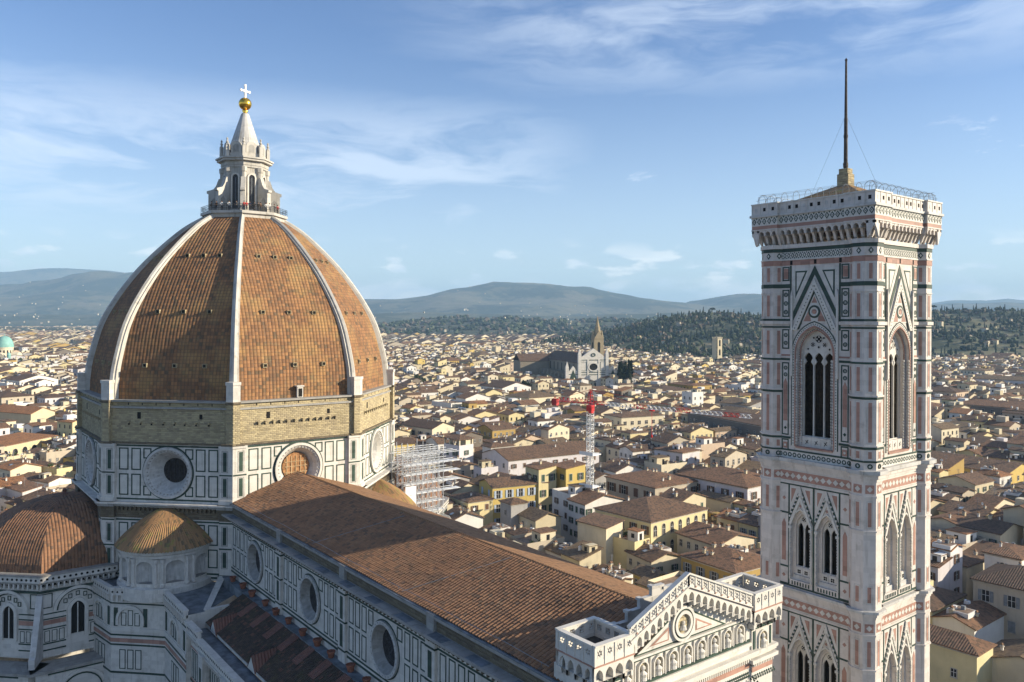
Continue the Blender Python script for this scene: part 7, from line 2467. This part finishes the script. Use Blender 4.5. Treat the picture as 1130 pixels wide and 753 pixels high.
for i, (px, d, k) in enumerate(((27, 950, 'broad'), (66, 340, 'broad'), (466, 690, 'broad'), (578, 640, 'broad'), (600, 700, 'broad'), (771, 930, 'bare'), (812, 1160, 'bare'), (840, 1140, 'bare'), (1095, 420, 'broad'), (1105, 440, 'broad'), (560, 1100, 'bare'), (700, 1000, 'bare'))):
    x, y, _ = at_px(px, d)
    tree(k, x, y, 3 if d < 500 else 5, 1.2 if d < 500 else 1.7, f"{'leafy green' if k == 'broad' else 'bare brown'} tree standing among the town roofs, {NUM[i]} counted from left" if False else f"{['small leafy tree beside the green domed temple', 'leafy tree in a garden close to the left edge of the great dome', 'leafy tree among roofs right of the great dome', 'leafy tree left of the white basilica, nearer one', 'leafy tree left of the white basilica, further one', 'bare tree in front of the tall gate tower', 'bare tree right of the tall gate tower', 'bare tree touching the left edge of the bell tower', 'leafy tree in a roof garden right of the bell tower, left one', 'leafy tree in a roof garden right of the bell tower, right one', 'bare tree in the far town below the stone tower', 'bare tree in the far town right of the basilica'][i]}", 'tree', 'trees among the roofs')

# woods that read as one mass: many leaf clumps on the slopes
ico = bmesh.new(); bmesh.ops.create_icosphere(ico, subdivisions=2, radius=1.0)
IV = np.array([v.co[:] for v in ico.verts]); IF = [tuple(v.index for v in f.verts) for f in ico.faces]; ico.free()
ga = np.random.default_rng(5)


def clumps(name, spec, mats):
    V_, F_, Mi = [], [], []
    b = 0
    for x, y, z, rx, rz, m in spec:
        d = ga.uniform(.62, 1.22, len(IV))[:, None]
        V = IV * d * np.array([rx, rx, rz]) + np.array([x, y, z + rz * .7])
        V_.append(V); F_.extend([tuple(i + b for i in f) for f in IF]); Mi += [m] * len(IF); b += len(IV)
    me = bpy.data.meshes.new(name); me.from_pydata(np.concatenate(V_).tolist(), [], F_)
    for m in mats: me.materials.append(m)
    me.polygons.foreach_set('material_index', np.array(Mi, np.int32))
    o = bpy.data.objects.new(name, me); COL.objects.link(o)
    return tag(o, kind='stuff')


spec = []
while len(spec) < 6800:
    px = g.uniform(560, 1200); d = g.uniform(1230, 2150)
    lat = (px - PPX) / F_PX * d
    n_ = noise.noise((lat / 130, d / 130, 3.3))
    if n_ < -.08 and g.random() < .86: continue
    x, y, z = hz(px, d)
    if z < -2: continue
    if g.random() < .22: spec.append((x, y, z, g.uniform(1.5, 2.4), g.uniform(6, 9), 0))
    else: r = g.uniform(2.4, 5.4); spec.append((x, y, z, r, r * g.uniform(.7, 1.1), g.choices((0, 1, 2, 3), (20, 20, 34, 26) if n_ < .2 else (46, 24, 20, 10))[0]))
clumps('woodland', spec, M_LEAF)
spec = []
while len(spec) < 2600:
    px = g.uniform(380, 1200); d = g.uniform(2500, 4000)
    lat = (px - PPX) / F_PX * d
    n_ = noise.noise((lat / 260, d / 260, 8.3))
    if n_ < -.02 and g.random() < .88: continue
    x, y, z = hz(px, d, 'low_hills')
    if z < 1: continue
    r = g.uniform(6, 13); spec.append((x, y, z, r, r * g.uniform(.6, .9), g.choices((0, 1, 2, 3), (40, 25, 25, 10))[0]))
clumps('far_woodland', spec, M_LEAF)
spec = []
for _ in range(520):
    px = g.uniform(-40, 760); d = g.uniform(900, 5200)
    if d > city_limit(px) * 1.5: continue
    x, y, _z = at_px(px, d); n_ = noise.noise((x / 300, y / 300, 1.1))
    if n_ < .05: continue
    r = g.uniform(3.5, 7) * (1 + d / 6000); spec.append((x, y, 4, r, r * .9, g.choices((0, 1, 2, 3), (25, 25, 40, 10))[0]))
for _ in range(260):                                        # belt of trees along the river below the hill
    px = g.uniform(655, 1150); d = g.uniform(1170, 1300)
    x, y, _z = at_px(px, d); r = g.uniform(4, 8); spec.append((x, y, 3, r, r * 1.0, g.choices((0, 1, 2, 3), (25, 25, 45, 5))[0]))
clumps('park_trees', spec, M_LEAF)

# =================================================================== haze
m, t = new_mat('haze_air')
v = t.n('ShaderNodeVolumePrincipled', {'Color': (.44, .71, 1.0, 1), 'Density': 7.5e-5, 'Anisotropy': 0.0})
t.n('ShaderNodeOutputMaterial', {1: v.outputs[0]})
mb = MB(); mb.box(-2500, 20500, -20500, 12000, -60, 930, 0)
tag(mb.build('haze', [m]), kind='stuff')
